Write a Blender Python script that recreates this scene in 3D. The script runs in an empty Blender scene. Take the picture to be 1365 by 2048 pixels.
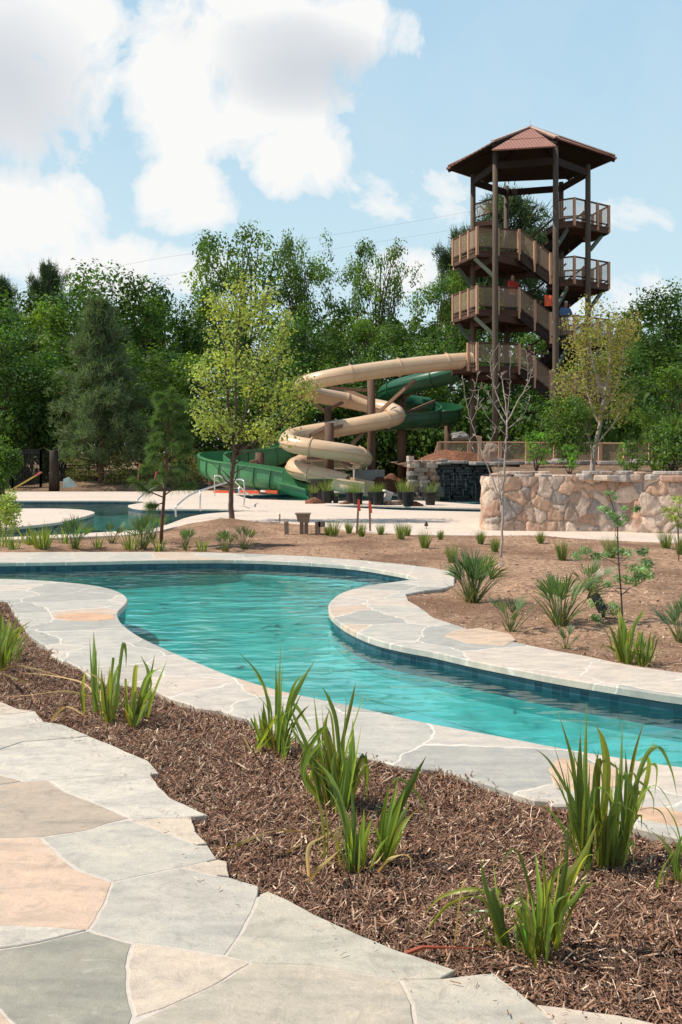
import bpy, math, random
import numpy as np
from mathutils import Vector, Matrix, noise as mnoise
from mathutils.geometry import delaunay_2d_cdt

random.seed(7)
rng = np.random.default_rng(11)
scene = bpy.context.scene
COL = scene.collection
F, HZ, HC, CX = 1900.0, 905.0, 1.65, 682.5

def g(px, py, z=0.0):
    Y = F * (HC - z) / (py - HZ)
    return ((px - CX) / F * Y, Y)

def at(px, py, Y):
    return ((px - CX) / F * Y, Y, HC + (HZ - py) / F * Y)

# ------------------------------------------------------------ objects
def col_attr(me, cols):
    a = me.color_attributes.new('col', 'FLOAT_COLOR', 'POINT')
    c = np.ones((len(me.vertices), 4), dtype=np.float32)
    c[:, :3] = cols
    a.data.foreach_set('color', c.ravel())

def mk(name, V, Fc, mat, parent=None, loc=None, smooth=False, col=None):
    """one mesh object; V is in world coordinates, loc is the object's base"""
    V = np.asarray(V, dtype=np.float64).reshape(-1, 3)
    if parent is not None:
        base = np.array(parent['_w'])
        if loc is None:
            loc = base
    if loc is None:
        loc = np.array((V[:, 0].mean(), V[:, 1].mean(), V[:, 2].min()))
    loc = np.array(loc, dtype=float)
    me = bpy.data.meshes.new(name)
    L = V - loc
    if isinstance(Fc, np.ndarray):
        n, k = Fc.shape
        me.vertices.add(len(L)); me.vertices.foreach_set('co', L.ravel())
        me.loops.add(n * k); me.loops.foreach_set('vertex_index', Fc.astype(np.int32).ravel())
        me.polygons.add(n)
        me.polygons.foreach_set('loop_start', np.arange(0, n * k, k, dtype=np.int32))
        me.polygons.foreach_set('loop_total', np.full(n, k, dtype=np.int32))
        me.update(calc_edges=True)
    else:
        me.from_pydata([tuple(v) for v in L], [], [tuple(int(i) for i in f) for f in Fc])
        me.update()
    if smooth:
        me.polygons.foreach_set('use_smooth', [True] * len(me.polygons))
    col_attr(me, col if col is not None else np.ones((len(V), 3)))
    me.materials.append(mat)
    o = bpy.data.objects.new(name, me)
    COL.objects.link(o)
    if parent is not None:
        o.parent = parent
        o.location = tuple(loc - np.array(parent['_w']))
    else:
        o.location = tuple(loc)
    o['_w'] = [float(c) for c in loc]
    return o

def tag(o, label=None, cat=None, group=None, kind=None):
    if label: o['label'] = label
    if cat: o['category'] = cat
    if group: o['group'] = group
    if kind: o['kind'] = kind
    return o

def thing(name, loc, label, cat, group=None):
    o = bpy.data.objects.new(name, None)
    COL.objects.link(o)
    o.location = loc
    o.empty_display_size = 0.2
    o['_w'] = [float(c) for c in loc]
    return tag(o, label, cat, group)

def kids(o):
    return [c for c in bpy.data.objects if c.parent == o]

def copy_tree(o, loc, rz=0.0, s=(1, 1, 1), label=None):
    c = o.copy(); COL.objects.link(c)
    c.location = loc; c.rotation_euler = (0, 0, rz); c.scale = s
    if label: c['label'] = label
    for ch in o['_kids'] if '_kids' in o else []:
        pass
    for ch in kids(o):
        d = ch.copy(); COL.objects.link(d); d.parent = c
        for gch in kids(ch):
            e = gch.copy(); COL.objects.link(e); e.parent = d
    return c

class MB:
    def __init__(self):
        self.V = []; self.F = []; self.C = []
    def add(self, V, Fc, c=(1, 1, 1)):
        n = len(self.V)
        for v in V:
            self.V.append(tuple(v)); self.C.append(c)
        for f in Fc:
            self.F.append(tuple(int(i) + n for i in f))
    def hexa(self, P, c=(1, 1, 1)):
        # P: 4 bottom, 4 top
        self.add(P, [(3, 2, 1, 0), (4, 5, 6, 7), (0, 1, 5, 4), (1, 2, 6, 5), (2, 3, 7, 6), (3, 0, 4, 7)], c)
    def box(self, c0, size, rz=0.0, c=(1, 1, 1), tilt=None):
        x, y, z = size[0] / 2, size[1] / 2, size[2] / 2
        P = [(-x, -y, -z), (x, -y, -z), (x, y, -z), (-x, y, -z), (-x, -y, z), (x, -y, z), (x, y, z), (-x, y, z)]
        M = Matrix.Rotation(rz, 3, 'Z')
        if tilt: M = M @ Matrix.Rotation(tilt[0], 3, 'X') @ Matrix.Rotation(tilt[1], 3, 'Y')
        self.hexa([tuple(M @ Vector(p) + Vector(c0)) for p in P], c)
    def beam(self, a, b, w, h, c=(1, 1, 1), up=(0, 0, 1)):
        a = Vector(a); b = Vector(b); d = (b - a).normalized()
        up = Vector(up)
        if abs(d.dot(up)) > 0.97: up = Vector((0, 1, 0))
        s = d.cross(up).normalized(); u = s.cross(d).normalized()
        s = s * w / 2; u = u * h / 2
        self.hexa([a - s - u, a + s - u, b + s - u, b - s - u, a - s + u, a + s + u, b + s + u, b - s + u], c)
    def tube(self, pts, rad, seg=8, c=(1, 1, 1), cap=True):
        V, Fc = tube(pts, rad, seg, cap)
        self.add(V, Fc, c)
    def prism(self, poly, z0, z1, c=(1, 1, 1)):
        n = len(poly)
        a = sum(poly[i][0] * poly[(i + 1) % n][1] - poly[(i + 1) % n][0] * poly[i][1] for i in range(n))
        if a < 0: poly = poly[::-1]
        V = [(p[0], p[1], z0) for p in poly] + [(p[0], p[1], z1) for p in poly]
        Fc = [tuple(range(n))[::-1], tuple(range(n, 2 * n))]
        for i in range(n):
            j = (i + 1) % n
            Fc.append((i, j, n + j, n + i))
        self.add(V, Fc, c)
    def build(self, name, mat, parent=None, loc=None, smooth=False):
        return mk(name, self.V, self.F, mat, parent, loc, smooth, np.array(self.C))

def frames(pts):
    P = [Vector(p) for p in pts]
    n = len(P); T = []
    for i in range(n):
        t = (P[min(i + 1, n - 1)] - P[max(i - 1, 0)])
        T.append(t.normalized() if t.length > 1e-9 else Vector((0, 0, 1)))
    ref = Vector((0, 0, 1)) if abs(T[0].z) < 0.9 else Vector((1, 0, 0))
    N = []
    u = (ref - T[0] * ref.dot(T[0])).normalized()
    for i in range(n):
        u = (u - T[i] * u.dot(T[i]))
        u = u.normalized() if u.length > 1e-6 else Vector((1, 0, 0))
        N.append(u.copy())
    return P, T, N

def tube(pts, rad, seg=8, cap=True):
    P, T, N = frames(pts)
    n = len(P)
    if not hasattr(rad, '__len__'): rad = [rad] * n
    V = []; Fc = []
    for i in range(n):
        b = T[i].cross(N[i])
        for k in range(seg):
            a = 2 * math.pi * k / seg
            V.append(P[i] + (N[i] * math.cos(a) + b * math.sin(a)) * rad[i])
    for i in range(n - 1):
        for k in range(seg):
            k2 = (k + 1) % seg
            Fc.append((i * seg + k, i * seg + k2, (i + 1) * seg + k2, (i + 1) * seg + k))
    if cap:
        Fc.append(tuple(range(seg))[::-1]); Fc.append(tuple((n - 1) * seg + k for k in range(seg)))
    return V, Fc

def spline(pts, n=8):
    """Catmull-Rom through pts (tuples of any length)"""
    P = [np.array(p, dtype=float) for p in pts]
    P = [2 * P[0] - P[1]] + P + [2 * P[-1] - P[-2]]
    out = []
    for i in range(1, len(P) - 2):
        a, b, c, d = P[i - 1], P[i], P[i + 1], P[i + 2]
        for k in range(n):
            t = k / n
            out.append(0.5 * ((2 * b) + (-a + c) * t + (2 * a - 5 * b + 4 * c - d) * t * t + (-a + 3 * b - 3 * c + d) * t ** 3))
    out.append(P[-2])
    return out

def jag(poly, amp=0.01, step=0.12, seed=0, closed=True):
    """subdivide a closed xy polygon and roughen its edges"""
    r = random.Random(seed); out = []
    n = len(poly)
    for i in range(n if closed else n - 1):
        a = poly[i]; b = poly[(i + 1) % n]
        L = math.hypot(b[0] - a[0], b[1] - a[1])
        k = max(1, min(60, int(L / step)))
        nx, ny = -(b[1] - a[1]) / max(L, 1e-6), (b[0] - a[0]) / max(L, 1e-6)
        for j in range(k):
            t = j / k
            d = 0 if j == 0 else r.uniform(-amp, amp)
            out.append((a[0] + (b[0] - a[0]) * t + nx * d, a[1] + (b[1] - a[1]) * t + ny * d))
    if not closed: out.append(tuple(poly[-1]))
    return out

def inside(P, poly):
    x, y = P[:, 0], P[:, 1]
    res = np.zeros(len(P), bool)
    n = len(poly)
    for i in range(n):
        x1, y1 = poly[i]; x2, y2 = poly[(i + 1) % n]
        c = ((y1 > y) != (y2 > y))
        if y1 == y2: continue
        xi = (x2 - x1) * (y - y1) / (y2 - y1) + x1
        res ^= c & (x < xi)
    return res

def fill(outer, holes=(), pts=None):
    V = []; E = []
    for poly in [outer] + list(holes):
        s = len(V); n = len(poly)
        V += [Vector((p[0], p[1])) for p in poly]
        E += [(s + i, s + (i + 1) % n) for i in range(n)]
    if pts is not None and len(pts):
        pts = np.asarray(pts)
        m = inside(pts, outer)
        for h in holes: m &= ~inside(pts, h)
        V += [Vector((float(p[0]), float(p[1]))) for p in pts[m]]
    v, e, f, _, _, _ = delaunay_2d_cdt(V, E, [], 0, 1e-5)
    v = np.array([(a[0], a[1]) for a in v])
    f = np.array([t for t in f if len(t) == 3])
    c = v[f].mean(axis=1)
    m = inside(c, outer)
    for h in holes: m &= ~inside(c, h)
    f = f[m]
    # orient upwards
    a = v[f[:, 1]] - v[f[:, 0]]; b = v[f[:, 2]] - v[f[:, 0]]
    neg = (a[:, 0] * b[:, 1] - a[:, 1] * b[:, 0]) < 0
    f[neg] = f[neg][:, ::-1]
    return v, f

# value noise
_tab = rng.random((256, 256))
def vn(x, y, s=0):
    x = np.asarray(x, float) + s * 17.3; y = np.asarray(y, float) + s * 9.7
    xi = np.floor(x).astype(int); yi = np.floor(y).astype(int)
    fx = x - xi; fy = y - yi
    fx = fx * fx * (3 - 2 * fx); fy = fy * fy * (3 - 2 * fy)
    t = lambda a, b: _tab[a % 256, b % 256]
    return (t(xi, yi) * (1 - fx) + t(xi + 1, yi) * fx) * (1 - fy) + (t(xi, yi + 1) * (1 - fx) + t(xi + 1, yi + 1) * fx) * fy
def fbm(x, y, s=0, o=4):
    r = 0; a = 0.5; t = 0
    for k in range(o):
        r = r + a * vn(x * 2 ** k, y * 2 ** k, s + k); t += a; a *= 0.5
    return r / t

# ------------------------------------------------------------ materials
class NT:
    def __init__(self, name):
        self.m = bpy.data.materials.new(name); self.m.use_nodes = True
        self.t = self.m.node_tree; self.t.nodes.clear()
        self.out = self.n('ShaderNodeOutputMaterial')
        self.pos = self.n('ShaderNodeNewGeometry').outputs['Position']
    def n(self, typ, ins=None, **kw):
        nd = self.t.nodes.new(typ)
        for k, v in kw.items(): setattr(nd, k, v)
        for k, v in (ins or {}).items():
            s = nd.inputs[k]
            if isinstance(v, bpy.types.NodeSocket): self.t.links.new(v, s)
            else: s.default_value = v
        return nd
    def noise(self, scale, detail=4, rough=0.55, vec=None, dist=0.0, out='Fac'):
        return self.n('ShaderNodeTexNoise', {'Vector': vec if vec is not None else self.pos, 'Scale': scale, 'Detail': detail, 'Roughness': rough, 'Distortion': dist}).outputs[out]
    def map(self, scale, vec=None):
        return self.n('ShaderNodeMapping', {'Vector': vec if vec is not None else self.pos, 'Scale': scale}).outputs[0]
    def ramp(self, fac, stops, interp='LINEAR'):
        r = self.n('ShaderNodeValToRGB', {'Fac': fac})
        r.color_ramp.interpolation = interp
        el = r.color_ramp.elements
        while len(el) < len(stops): el.new(0.5)
        for e, (p, c) in zip(el, stops):
            e.position = p
            e.color = (c, c, c, 1) if not hasattr(c, '__len__') else (*c, 1)
        return r.outputs[0]
    def mix(self, f, a, b, bt='MIX'):
        m = self.n('ShaderNodeMix', data_type='RGBA', blend_type=bt)
        for k, v in ((0, f), (6, a), (7, b)):
            if isinstance(v, bpy.types.NodeSocket): self.t.links.new(v, m.inputs[k])
            else: m.inputs[k].default_value = v if k == 0 else (*v, 1) if len(v) == 3 else v
        return m.outputs[2]
    def math(self, op, a, b=0.0, c=0.0):
        return self.n('ShaderNodeMath', {0: a, 1: b, 2: c}, operation=op).outputs[0]
    def bump(self, h, strength=0.5, dist=0.02, normal=None):
        d = {'Height': h, 'Strength': strength, 'Distance': dist}
        if normal is not None: d['Normal'] = normal
        return self.n('ShaderNodeBump', d).outputs[0]
    def attr(self):
        return self.n('ShaderNodeAttribute', attribute_name='col').outputs['Color']
    def bsdf(self, color, rough=0.7, normal=None, metal=0.0, spec=0.4, **kw):
        d = {'Base Color': (*color, 1) if isinstance(color, tuple) else color, 'Roughness': rough, 'Metallic': metal, 'Specular IOR Level': spec}
        if normal is not None: d['Normal'] = normal
        b = self.n('ShaderNodeBsdfPrincipled', d)
        return b.outputs[0]
    def done(self, sh):
        self.t.links.new(sh, self.out.inputs[0]); return self.m

def m_simple(name, color, rough=0.6, metal=0.0, var=0.15, scale=8, bump=0.2, use_attr=True, spec=0.4, stretch=(1, 1, 1)):
    t = NT(name)
    v = t.map(stretch)
    nz = t.noise(scale, 5, 0.6, v)
    c = t.mix(1.0, (*color,), t.ramp(nz, [(0.25, 1 - var), (0.75, 1 + var)]), 'MULTIPLY')
    if use_attr: c = t.mix(1.0, c, t.attr(), 'MULTIPLY')
    nrm = t.bump(nz, bump, 0.01) if bump else None
    return t.done(t.bsdf(c, rough, nrm, metal, spec))

def m_leaf(name, color, trans=(1.3, 1.5, 0.5), tf=0.4, rough=0.5):
    t = NT(name)
    c = t.mix(1.0, (*color,), t.attr(), 'MULTIPLY')
    d = t.bsdf(c, rough, spec=0.35 if rough < .45 else .12)
    tc = t.mix(1.0, c, tuple(trans), 'MULTIPLY')
    tr = t.n('ShaderNodeBsdfTranslucent', {'Color': tc}).outputs[0]
    return t.done(t.n('ShaderNodeMixShader', {0: tf, 1: d, 2: tr}).outputs[0])

def m_flag(name, scale, stretch, edge=0.02, bright=1.0, joint=(0.72, 0.64, 0.55)):
    """flagstones: voronoi cells with pale mortar joints"""
    t = NT(name)
    wob = t.noise(2.2, 3, 0.5, out='Color')
    p = t.n('ShaderNodeVectorMath', {0: wob, 1: (0.5, 0.5, 0.5)}, operation='SUBTRACT').outputs[0]
    p = t.n('ShaderNodeVectorMath', {0: p, 1: (0.35, 0.35, 0.0)}, operation='MULTIPLY').outputs[0]
    p = t.n('ShaderNodeVectorMath', {0: p, 1: t.pos}, operation='ADD').outputs[0]
    p = t.n('ShaderNodeMapping', {'Vector': p, 'Scale': stretch, 'Rotation': (0, 0, 0.5)}).outputs[0]
    p = t.n('ShaderNodeVectorMath', {0: p, 1: (1, 1, 0)}, operation='MULTIPLY').outputs[0]
    vo = t.n('ShaderNodeTexVoronoi', {'Vector': p, 'Scale': scale, 'Randomness': 1.0}, voronoi_dimensions='2D')
    ed = t.n('ShaderNodeTexVoronoi', {'Vector': p, 'Scale': scale, 'Randomness': 1.0}, voronoi_dimensions='2D', feature='DISTANCE_TO_EDGE').outputs['Distance']
    sep = t.n('ShaderNodeSeparateColor', {0: vo.outputs['Color']})
    b = bright
    stone = t.ramp(sep.outputs[0], [(0.0, (0.52 * b, 0.485 * b, 0.43 * b)), (0.3, (0.57 * b, 0.51 * b, 0.445 * b)), (0.55, (0.43 * b, 0.41 * b, 0.37 * b)),
                                    (0.72, (0.61 * b, 0.52 * b, 0.44 * b)), (0.92, (0.60 * b, 0.47 * b, 0.37 * b)), (0.96, (0.50 * b, 0.45 * b, 0.385 * b))], 'CONSTANT')
    n1 = t.noise(5, 6, 0.62, t.map((1, 2.2, 1)))
    n2 = t.noise(40, 4, 0.6)
    stone = t.mix(1.0, stone, t.ramp(n1, [(0.3, (0.78, 0.79, 0.80)), (0.7, (1.16, 1.12, 1.06))]), 'MULTIPLY')
    stone = t.mix(1.0, stone, t.ramp(n2, [(0.3, 0.93), (0.7, 1.07)]), 'MULTIPLY')
    n5 = t.noise(8, 8, 0.75, None, 1.2); stone = t.mix(t.ramp(n5, [(0.55, 0.0), (0.70, 0.40)]), stone, (0.28, 0.24, 0.195))
    jm = t.math('LESS_THAN', t.math('ADD', ed, t.math('MULTIPLY', t.noise(18, 2), 0.012)), edge)
    c = t.mix(jm, stone, (*joint,))
    h = t.math('ADD', t.math('MULTIPLY', t.math('MINIMUM', ed, 0.05), 6.0), t.math('MULTIPLY', n1, 0.5))
    return t.done(t.bsdf(c, 0.72, t.bump(h, 0.3, 0.015), spec=0.3))

M = {}
M['coping'] = m_flag('flagstone_coping', 1.45, (1, 1, 1), 0.017)

def mat_path():
    t = NT('path_stone')
    n1 = t.noise(3.0, 7, 0.62, t.n('ShaderNodeMapping', {'Vector': t.pos, 'Scale': (1, 2.6, 1), 'Rotation': (0, 0, 0.25)}).outputs[0], 0.7)
    n2 = t.noise(26, 5, 0.65)
    n3 = t.noise(1.1, 3, 0.5)
    c = t.mix(1.0, t.mix(1.0, t.attr(), (1.03, 0.985, 0.92), 'MULTIPLY'), t.ramp(n1, [(0.28, (0.70, 0.71, 0.72)), (0.5, (0.98, 0.97, 0.96)), (0.74, (1.20, 1.14, 1.06))]), 'MULTIPLY')
    c = t.mix(1.0, c, t.ramp(n2, [(0.3, 0.92), (0.72, 1.08)]), 'MULTIPLY')
    c = t.mix(t.ramp(n3, [(0.5, 0.0), (0.72, 0.35)]), c, (0.58, 0.46, 0.36))
    n4 = t.noise(170, 3, 0.7); c = t.mix(1.0, c, t.ramp(n4, [(0.3, 0.88), (0.7, 1.12)]), 'MULTIPLY')
    n5 = t.noise(9, 8, 0.75, None, 1.2); c = t.mix(t.ramp(n5, [(0.52, 0.0), (0.70, 0.55)]), c, (0.27, 0.235, 0.19))
    n6 = t.noise(6, 8, 0.75, t.map((1, 3, 1)), 1.0); c = t.mix(t.ramp(n6, [(0.58, 0.0), (0.75, 0.5)]), c, (0.70, 0.62, 0.54))
    h = t.math('ADD', t.math('MULTIPLY', n1, 1.2), t.math('ADD', t.math('MULTIPLY', n2, 0.25), t.math('MULTIPLY', n5, 0.5)))
    return t.done(t.bsdf(c, 0.68, t.bump(h, 0.6, 0.014), spec=0.3))
M['path'] = mat_path()
M['mortar'] = m_simple('mortar', (0.60, 0.52, 0.445), 0.9, var=0.15, scale=30, bump=0.4, use_attr=False)

def mat_soil(name, c0, c1, c2, sc=1.0, bs=0.7):
    t = NT(name)
    a = t.noise(0.55 * sc, 5, 0.6)
    b = t.noise(14 * sc, 6, 0.7)
    d = t.noise(60 * sc, 3, 0.6)
    c = t.mix(t.ramp(a, [(0.42, 0.0), (0.60, 1.0)]), c0, c1)
    c = t.mix(t.ramp(b, [(0.42, 0.75), (0.56, 0.0)]), c, c2)
    c = t.mix(1.0, c, t.ramp(d, [(0.3, 0.8), (0.7, 1.18)]), 'MULTIPLY')
    h = t.math('ADD', b, t.math('MULTIPLY', d, 0.35))
    return t.done(t.bsdf(c, 0.95, t.bump(h, bs, 0.04), spec=0.1))
M['soil'] = mat_soil('dry_soil', (0.52, 0.325, 0.21), (0.25, 0.145, 0.09), (0.20, 0.115, 0.075))
M['ground'] = mat_soil('ground_soil', (0.30, 0.19, 0.12), (0.20, 0.13, 0.09), (0.10, 0.07, 0.045), 0.4)
M['mulchbase'] = mat_soil('mulch_base', (0.13, 0.08, 0.058), (0.09, 0.055, 0.04), (0.05, 0.03, 0.022), 3.0, 1.0)
M['red_dirt'] = mat_soil('red_dirt', (0.30, 0.13, 0.075), (0.22, 0.10, 0.06), (0.10, 0.05, 0.03), 1.0)

def mat_chip():
    t = NT('wood_chips')
    nz = t.noise(90, 3, 0.6, t.map((1, 1, 1)))
    c = t.mix(1.0, t.attr(), t.ramp(nz, [(0.3, 0.7), (0.7, 1.3)]), 'MULTIPLY')
    return t.done(t.bsdf(c, 0.75, spec=0.3))
M['chip'] = mat_chip()

def mat_deck():
    t = NT('pool_deck')
    n1 = t.noise(0.5, 5, 0.6); n2 = t.noise(9, 5, 0.65)
    c = t.mix(t.ramp(n1, [(0.35, 0.0), (0.65, 1.0)]), (0.74, 0.59, 0.48), (0.66, 0.54, 0.445))
    c = t.mix(1.0, c, t.ramp(n2, [(0.3, 0.86), (0.7, 1.1)]), 'MULTIPLY')
    p = t.n('ShaderNodeVectorMath', {0: t.pos, 1: (1, 1, 0)}, operation='MULTIPLY').outputs[0]
    ed = t.n('ShaderNodeTexVoronoi', {'Vector': p, 'Scale': 0.8}, voronoi_dimensions='2D', feature='DISTANCE_TO_EDGE').outputs['Distance']
    c = t.mix(t.math('MULTIPLY', t.math('LESS_THAN', ed, 0.02), 0.35), c, (0.5, 0.42, 0.36))
    return t.done(t.bsdf(c, 0.8, t.bump(n2, 0.2, 0.01), spec=0.25))
M['deck'] = mat_deck()

def mat_tile():
    t = NT('waterline_tile')
    sep = t.n('ShaderNodeSeparateXYZ', {0: t.pos})
    s = t.n('ShaderNodeSeparateColor', {0: t.attr()}).outputs[0]
    cb = t.n('ShaderNodeCombineXYZ', {0: s, 1: sep.outputs[2]}).outputs[0]
    br = t.n('ShaderNodeTexBrick', {'Vector': cb, 'Color1': (0.010, 0.045, 0.07, 1), 'Color2': (0.035, 0.10, 0.13, 1), 'Mortar': (0.05, 0.10, 0.12, 1), 'Scale': 1.0,
                                    'Mortar Size': 0.003, 'Brick Width': 0.075, 'Row Height': 0.075, 'Bias': 0.1})
    br.offset = 0.0
    pl = t.mix(t.noise(3, 4), (0.04, 0.36, 0.365), (0.07, 0.45, 0.44))
    f = t.math('GREATER_THAN', sep.outputs[2], -0.235)
    c = t.mix(f, pl, br.outputs[0])
    return t.done(t.bsdf(c, 0.25, spec=0.5))
M['tile'] = mat_tile()

def mat_floor(name, a, b):
    t = NT(name)
    # net of sunlight focused by ripples, painted into the plaster colour
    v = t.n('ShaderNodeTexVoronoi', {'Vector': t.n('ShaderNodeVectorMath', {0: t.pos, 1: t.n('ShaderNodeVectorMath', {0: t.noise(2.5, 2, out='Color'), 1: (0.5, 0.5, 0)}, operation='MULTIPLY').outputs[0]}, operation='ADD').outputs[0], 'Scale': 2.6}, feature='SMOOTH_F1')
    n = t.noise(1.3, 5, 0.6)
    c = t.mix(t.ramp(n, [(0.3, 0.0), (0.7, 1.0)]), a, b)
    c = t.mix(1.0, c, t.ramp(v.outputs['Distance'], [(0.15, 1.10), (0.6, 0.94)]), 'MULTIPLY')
    return t.done(t.bsdf(c, 0.8, spec=0.1))
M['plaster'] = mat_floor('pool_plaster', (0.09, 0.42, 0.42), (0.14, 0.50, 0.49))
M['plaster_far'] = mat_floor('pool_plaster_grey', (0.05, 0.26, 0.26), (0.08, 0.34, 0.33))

def mat_water(name, tint, sx=1.0):
    t = NT(name)
    n1 = t.noise(3.4, 1, 0.4, t.map((0.8, 1.5, 1)), 0.0)
    n2 = t.noise(9, 1, 0.5, t.map((0.8, 1.4, 1)), 0.0)
    n3 = t.noise(0.9, 2, 0.5, t.map((1, 1.3, 1)))
    amp = t.ramp(t.noise(0.6, 2, 0.5), [(0.35, 0.45), (0.65, 1.25)])
    h = t.math('MULTIPLY', amp, t.math('ADD', t.math('MULTIPLY', t.math('SUBTRACT', n1, .5), 0.50), t.math('ADD', t.math('MULTIPLY', t.math('SUBTRACT', n2, .5), 0.08), t.math('MULTIPLY', t.math('SUBTRACT', n3, .5), 0.5))))
    nrm = t.bump(h, 1.0 * sx, 0.062)
    fr = t.n('ShaderNodeFresnel', {'IOR': 1.5, 'Normal': nrm}).outputs[0]
    gl = t.n('ShaderNodeBsdfGlossy', {'Color': (0.95, 0.98, 1, 1), 'Roughness': 0.10, 'Normal': nrm}).outputs[0]
    tr = t.n('ShaderNodeBsdfTransparent', {'Color': (*tint, 1)}).outputs[0]
    return t.done(t.n('ShaderNodeMixShader', {0: fr, 1: tr, 2: gl}).outputs[0])
M['water'] = mat_water('water', (0.72, 0.97, 0.97))
M['water_far'] = mat_water('water_far', (0.75, 0.95, 0.93), 0.8)

def mat_wood(name, c0, c1, stretch, sc=6, rough=0.75):
    t = NT(name)
    n = t.noise(sc, 6, 0.65, t.map(stretch), 0.3)
    c = t.mix(t.ramp(n, [(0.3, 0.0), (0.7, 1.0)]), c0, c1)
    c = t.mix(1.0, c, t.attr(), 'MULTIPLY')
    return t.done(t.bsdf(c, rough, t.bump(n, 0.35, 0.01), spec=0.2))
M['pole'] = mat_wood('weathered_pole', (0.15, 0.115, 0.085), (0.085, 0.06, 0.045), (4, 4, 0.3))
M['deckwood'] = mat_wood('brown_timber', (0.12, 0.068, 0.048), (0.08, 0.043, 0.032), (2, 2, 2))
M['darkwood'] = mat_wood('dark_timber', (0.04, 0.026, 0.02), (0.025, 0.017, 0.014), (2, 2, 2))
M['railwood'] = mat_wood('cedar_timber', (0.62, 0.38, 0.25), (0.48, 0.27, 0.17), (5, 5, 0.4))
M['bark'] = mat_wood('bark', (0.16, 0.11, 0.08), (0.07, 0.05, 0.04), (5, 5, 1))
M['barkpale'] = mat_wood('pale_bark', (0.52, 0.45, 0.38), (0.33, 0.27, 0.22), (5, 5, 1), 8)
M['barkred'] = mat_wood('red_bark', (0.20, 0.10, 0.06), (0.10, 0.05, 0.035), (5, 5, 1))

def mat_mesh():
    t = NT('wire_mesh')
    sep = t.n('ShaderNodeSeparateXYZ', {0: t.pos})
    a = t.math('ABSOLUTE', t.math('SINE', t.math('MULTIPLY', t.math('ADD', sep.outputs[0], sep.outputs[1]), 118.0)))
    b = t.math('ABSOLUTE', t.math('SINE', t.math('MULTIPLY', sep.outputs[2], 118.0)))
    w = t.math('MAXIMUM', t.math('GREATER_THAN', a, 0.95), t.math('GREATER_THAN', b, 0.95))
    d = t.bsdf((0.55, 0.39, 0.27), 0.7, spec=0.2)
    tr = t.n('ShaderNodeBsdfTransparent').outputs[0]
    return t.done(t.n('ShaderNodeMixShader', {0: w, 1: tr, 2: d}).outputs[0])
M['mesh'] = mat_mesh()

def mat_roof():
    t = NT('corrugated_roof')
    sep = t.n('ShaderNodeSeparateXYZ', {0: t.pos})
    w = t.math('SINE', t.math('MULTIPLY', sep.outputs[0], 48.0))
    n = t.noise(1.5, 5, 0.6)
    c = t.mix(t.ramp(n, [(0.3, 0.0), (0.7, 1.0)]), (0.34, 0.155, 0.105), (0.40, 0.20, 0.145))
    c = t.mix(1.0, c, t.attr(), 'MULTIPLY')
    return t.done(t.bsdf(c, 0.55, t.bump(w, 0.4, 0.02), spec=0.3))
M['roof'] = mat_roof()
M['ridge'] = m_simple('ridge_cap', (0.62, 0.46, 0.38), 0.5)

def mat_fibre(name, c0, c1, rough=0.28):
    t = NT(name)
    n = t.noise(1.2, 5, 0.6)
    st = t.noise(3, 6, 0.7, t.map((1, 1, 0.25)))
    c = t.mix(t.ramp(n, [(0.3, 0.0), (0.7, 1.0)]), c0, c1)
    c = t.mix(t.ramp(st, [(0.55, 0.0), (0.8, 0.35)]), c, tuple(x * 0.55 for x in c0))
    c = t.mix(1.0, c, t.attr(), 'MULTIPLY')
    return t.done(t.bsdf(c, rough, spec=0.45))
M['tan'] = mat_fibre('tan_fibreglass', (0.68, 0.46, 0.28), (0.74, 0.53, 0.35))
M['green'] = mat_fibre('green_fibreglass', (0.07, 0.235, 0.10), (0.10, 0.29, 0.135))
M['greenshaded'] = mat_fibre('shaded_green_fibreglass', (0.016, 0.085, 0.038), (0.024, 0.11, 0.05))  # same green with the trees' shade put into the colour, for the upper run
M['steel'] = m_simple('steel_rail', (0.72, 0.70, 0.66), 0.3, 0.85, var=0.05, bump=0)
M['black'] = m_simple('black_plastic', (0.018, 0.017, 0.016), 0.5, var=0.3, bump=0.1)
M['blackmetal'] = m_simple('black_metal', (0.02, 0.018, 0.016), 0.5, var=0.2, bump=0)
M['boxbrown'] = m_simple('brown_box', (0.27, 0.20, 0.15), 0.6, bump=0.2)
M['orange'] = m_simple('orange_tape', (0.85, 0.13, 0.05), 0.6, var=0.1)
M['stakewood'] = mat_wood('stake_wood', (0.46, 0.30, 0.19), (0.33, 0.20, 0.12), (5, 5, 0.6))
M['concrete'] = m_simple('concrete', (0.36, 0.33, 0.30), 0.85, var=0.25, scale=3, bump=0.3)
M['yellow'] = m_simple('yellow_paint', (0.72, 0.50, 0.10), 0.6)
M['pinkflag'] = m_simple('pink_flag', (0.75, 0.16, 0.18), 0.6)
M['sheet'] = m_simple('grey_green_sheet', (0.35, 0.45, 0.42), 0.5)
M['cable'] = m_simple('cable', (0.45, 0.48, 0.5), 0.6)
M['white'] = m_simple('white_plastic', (0.75, 0.72, 0.68), 0.5)
M['hat'] = m_simple('white_hat', (0.75, 0.74, 0.72), 0.5, use_attr=False)

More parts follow.
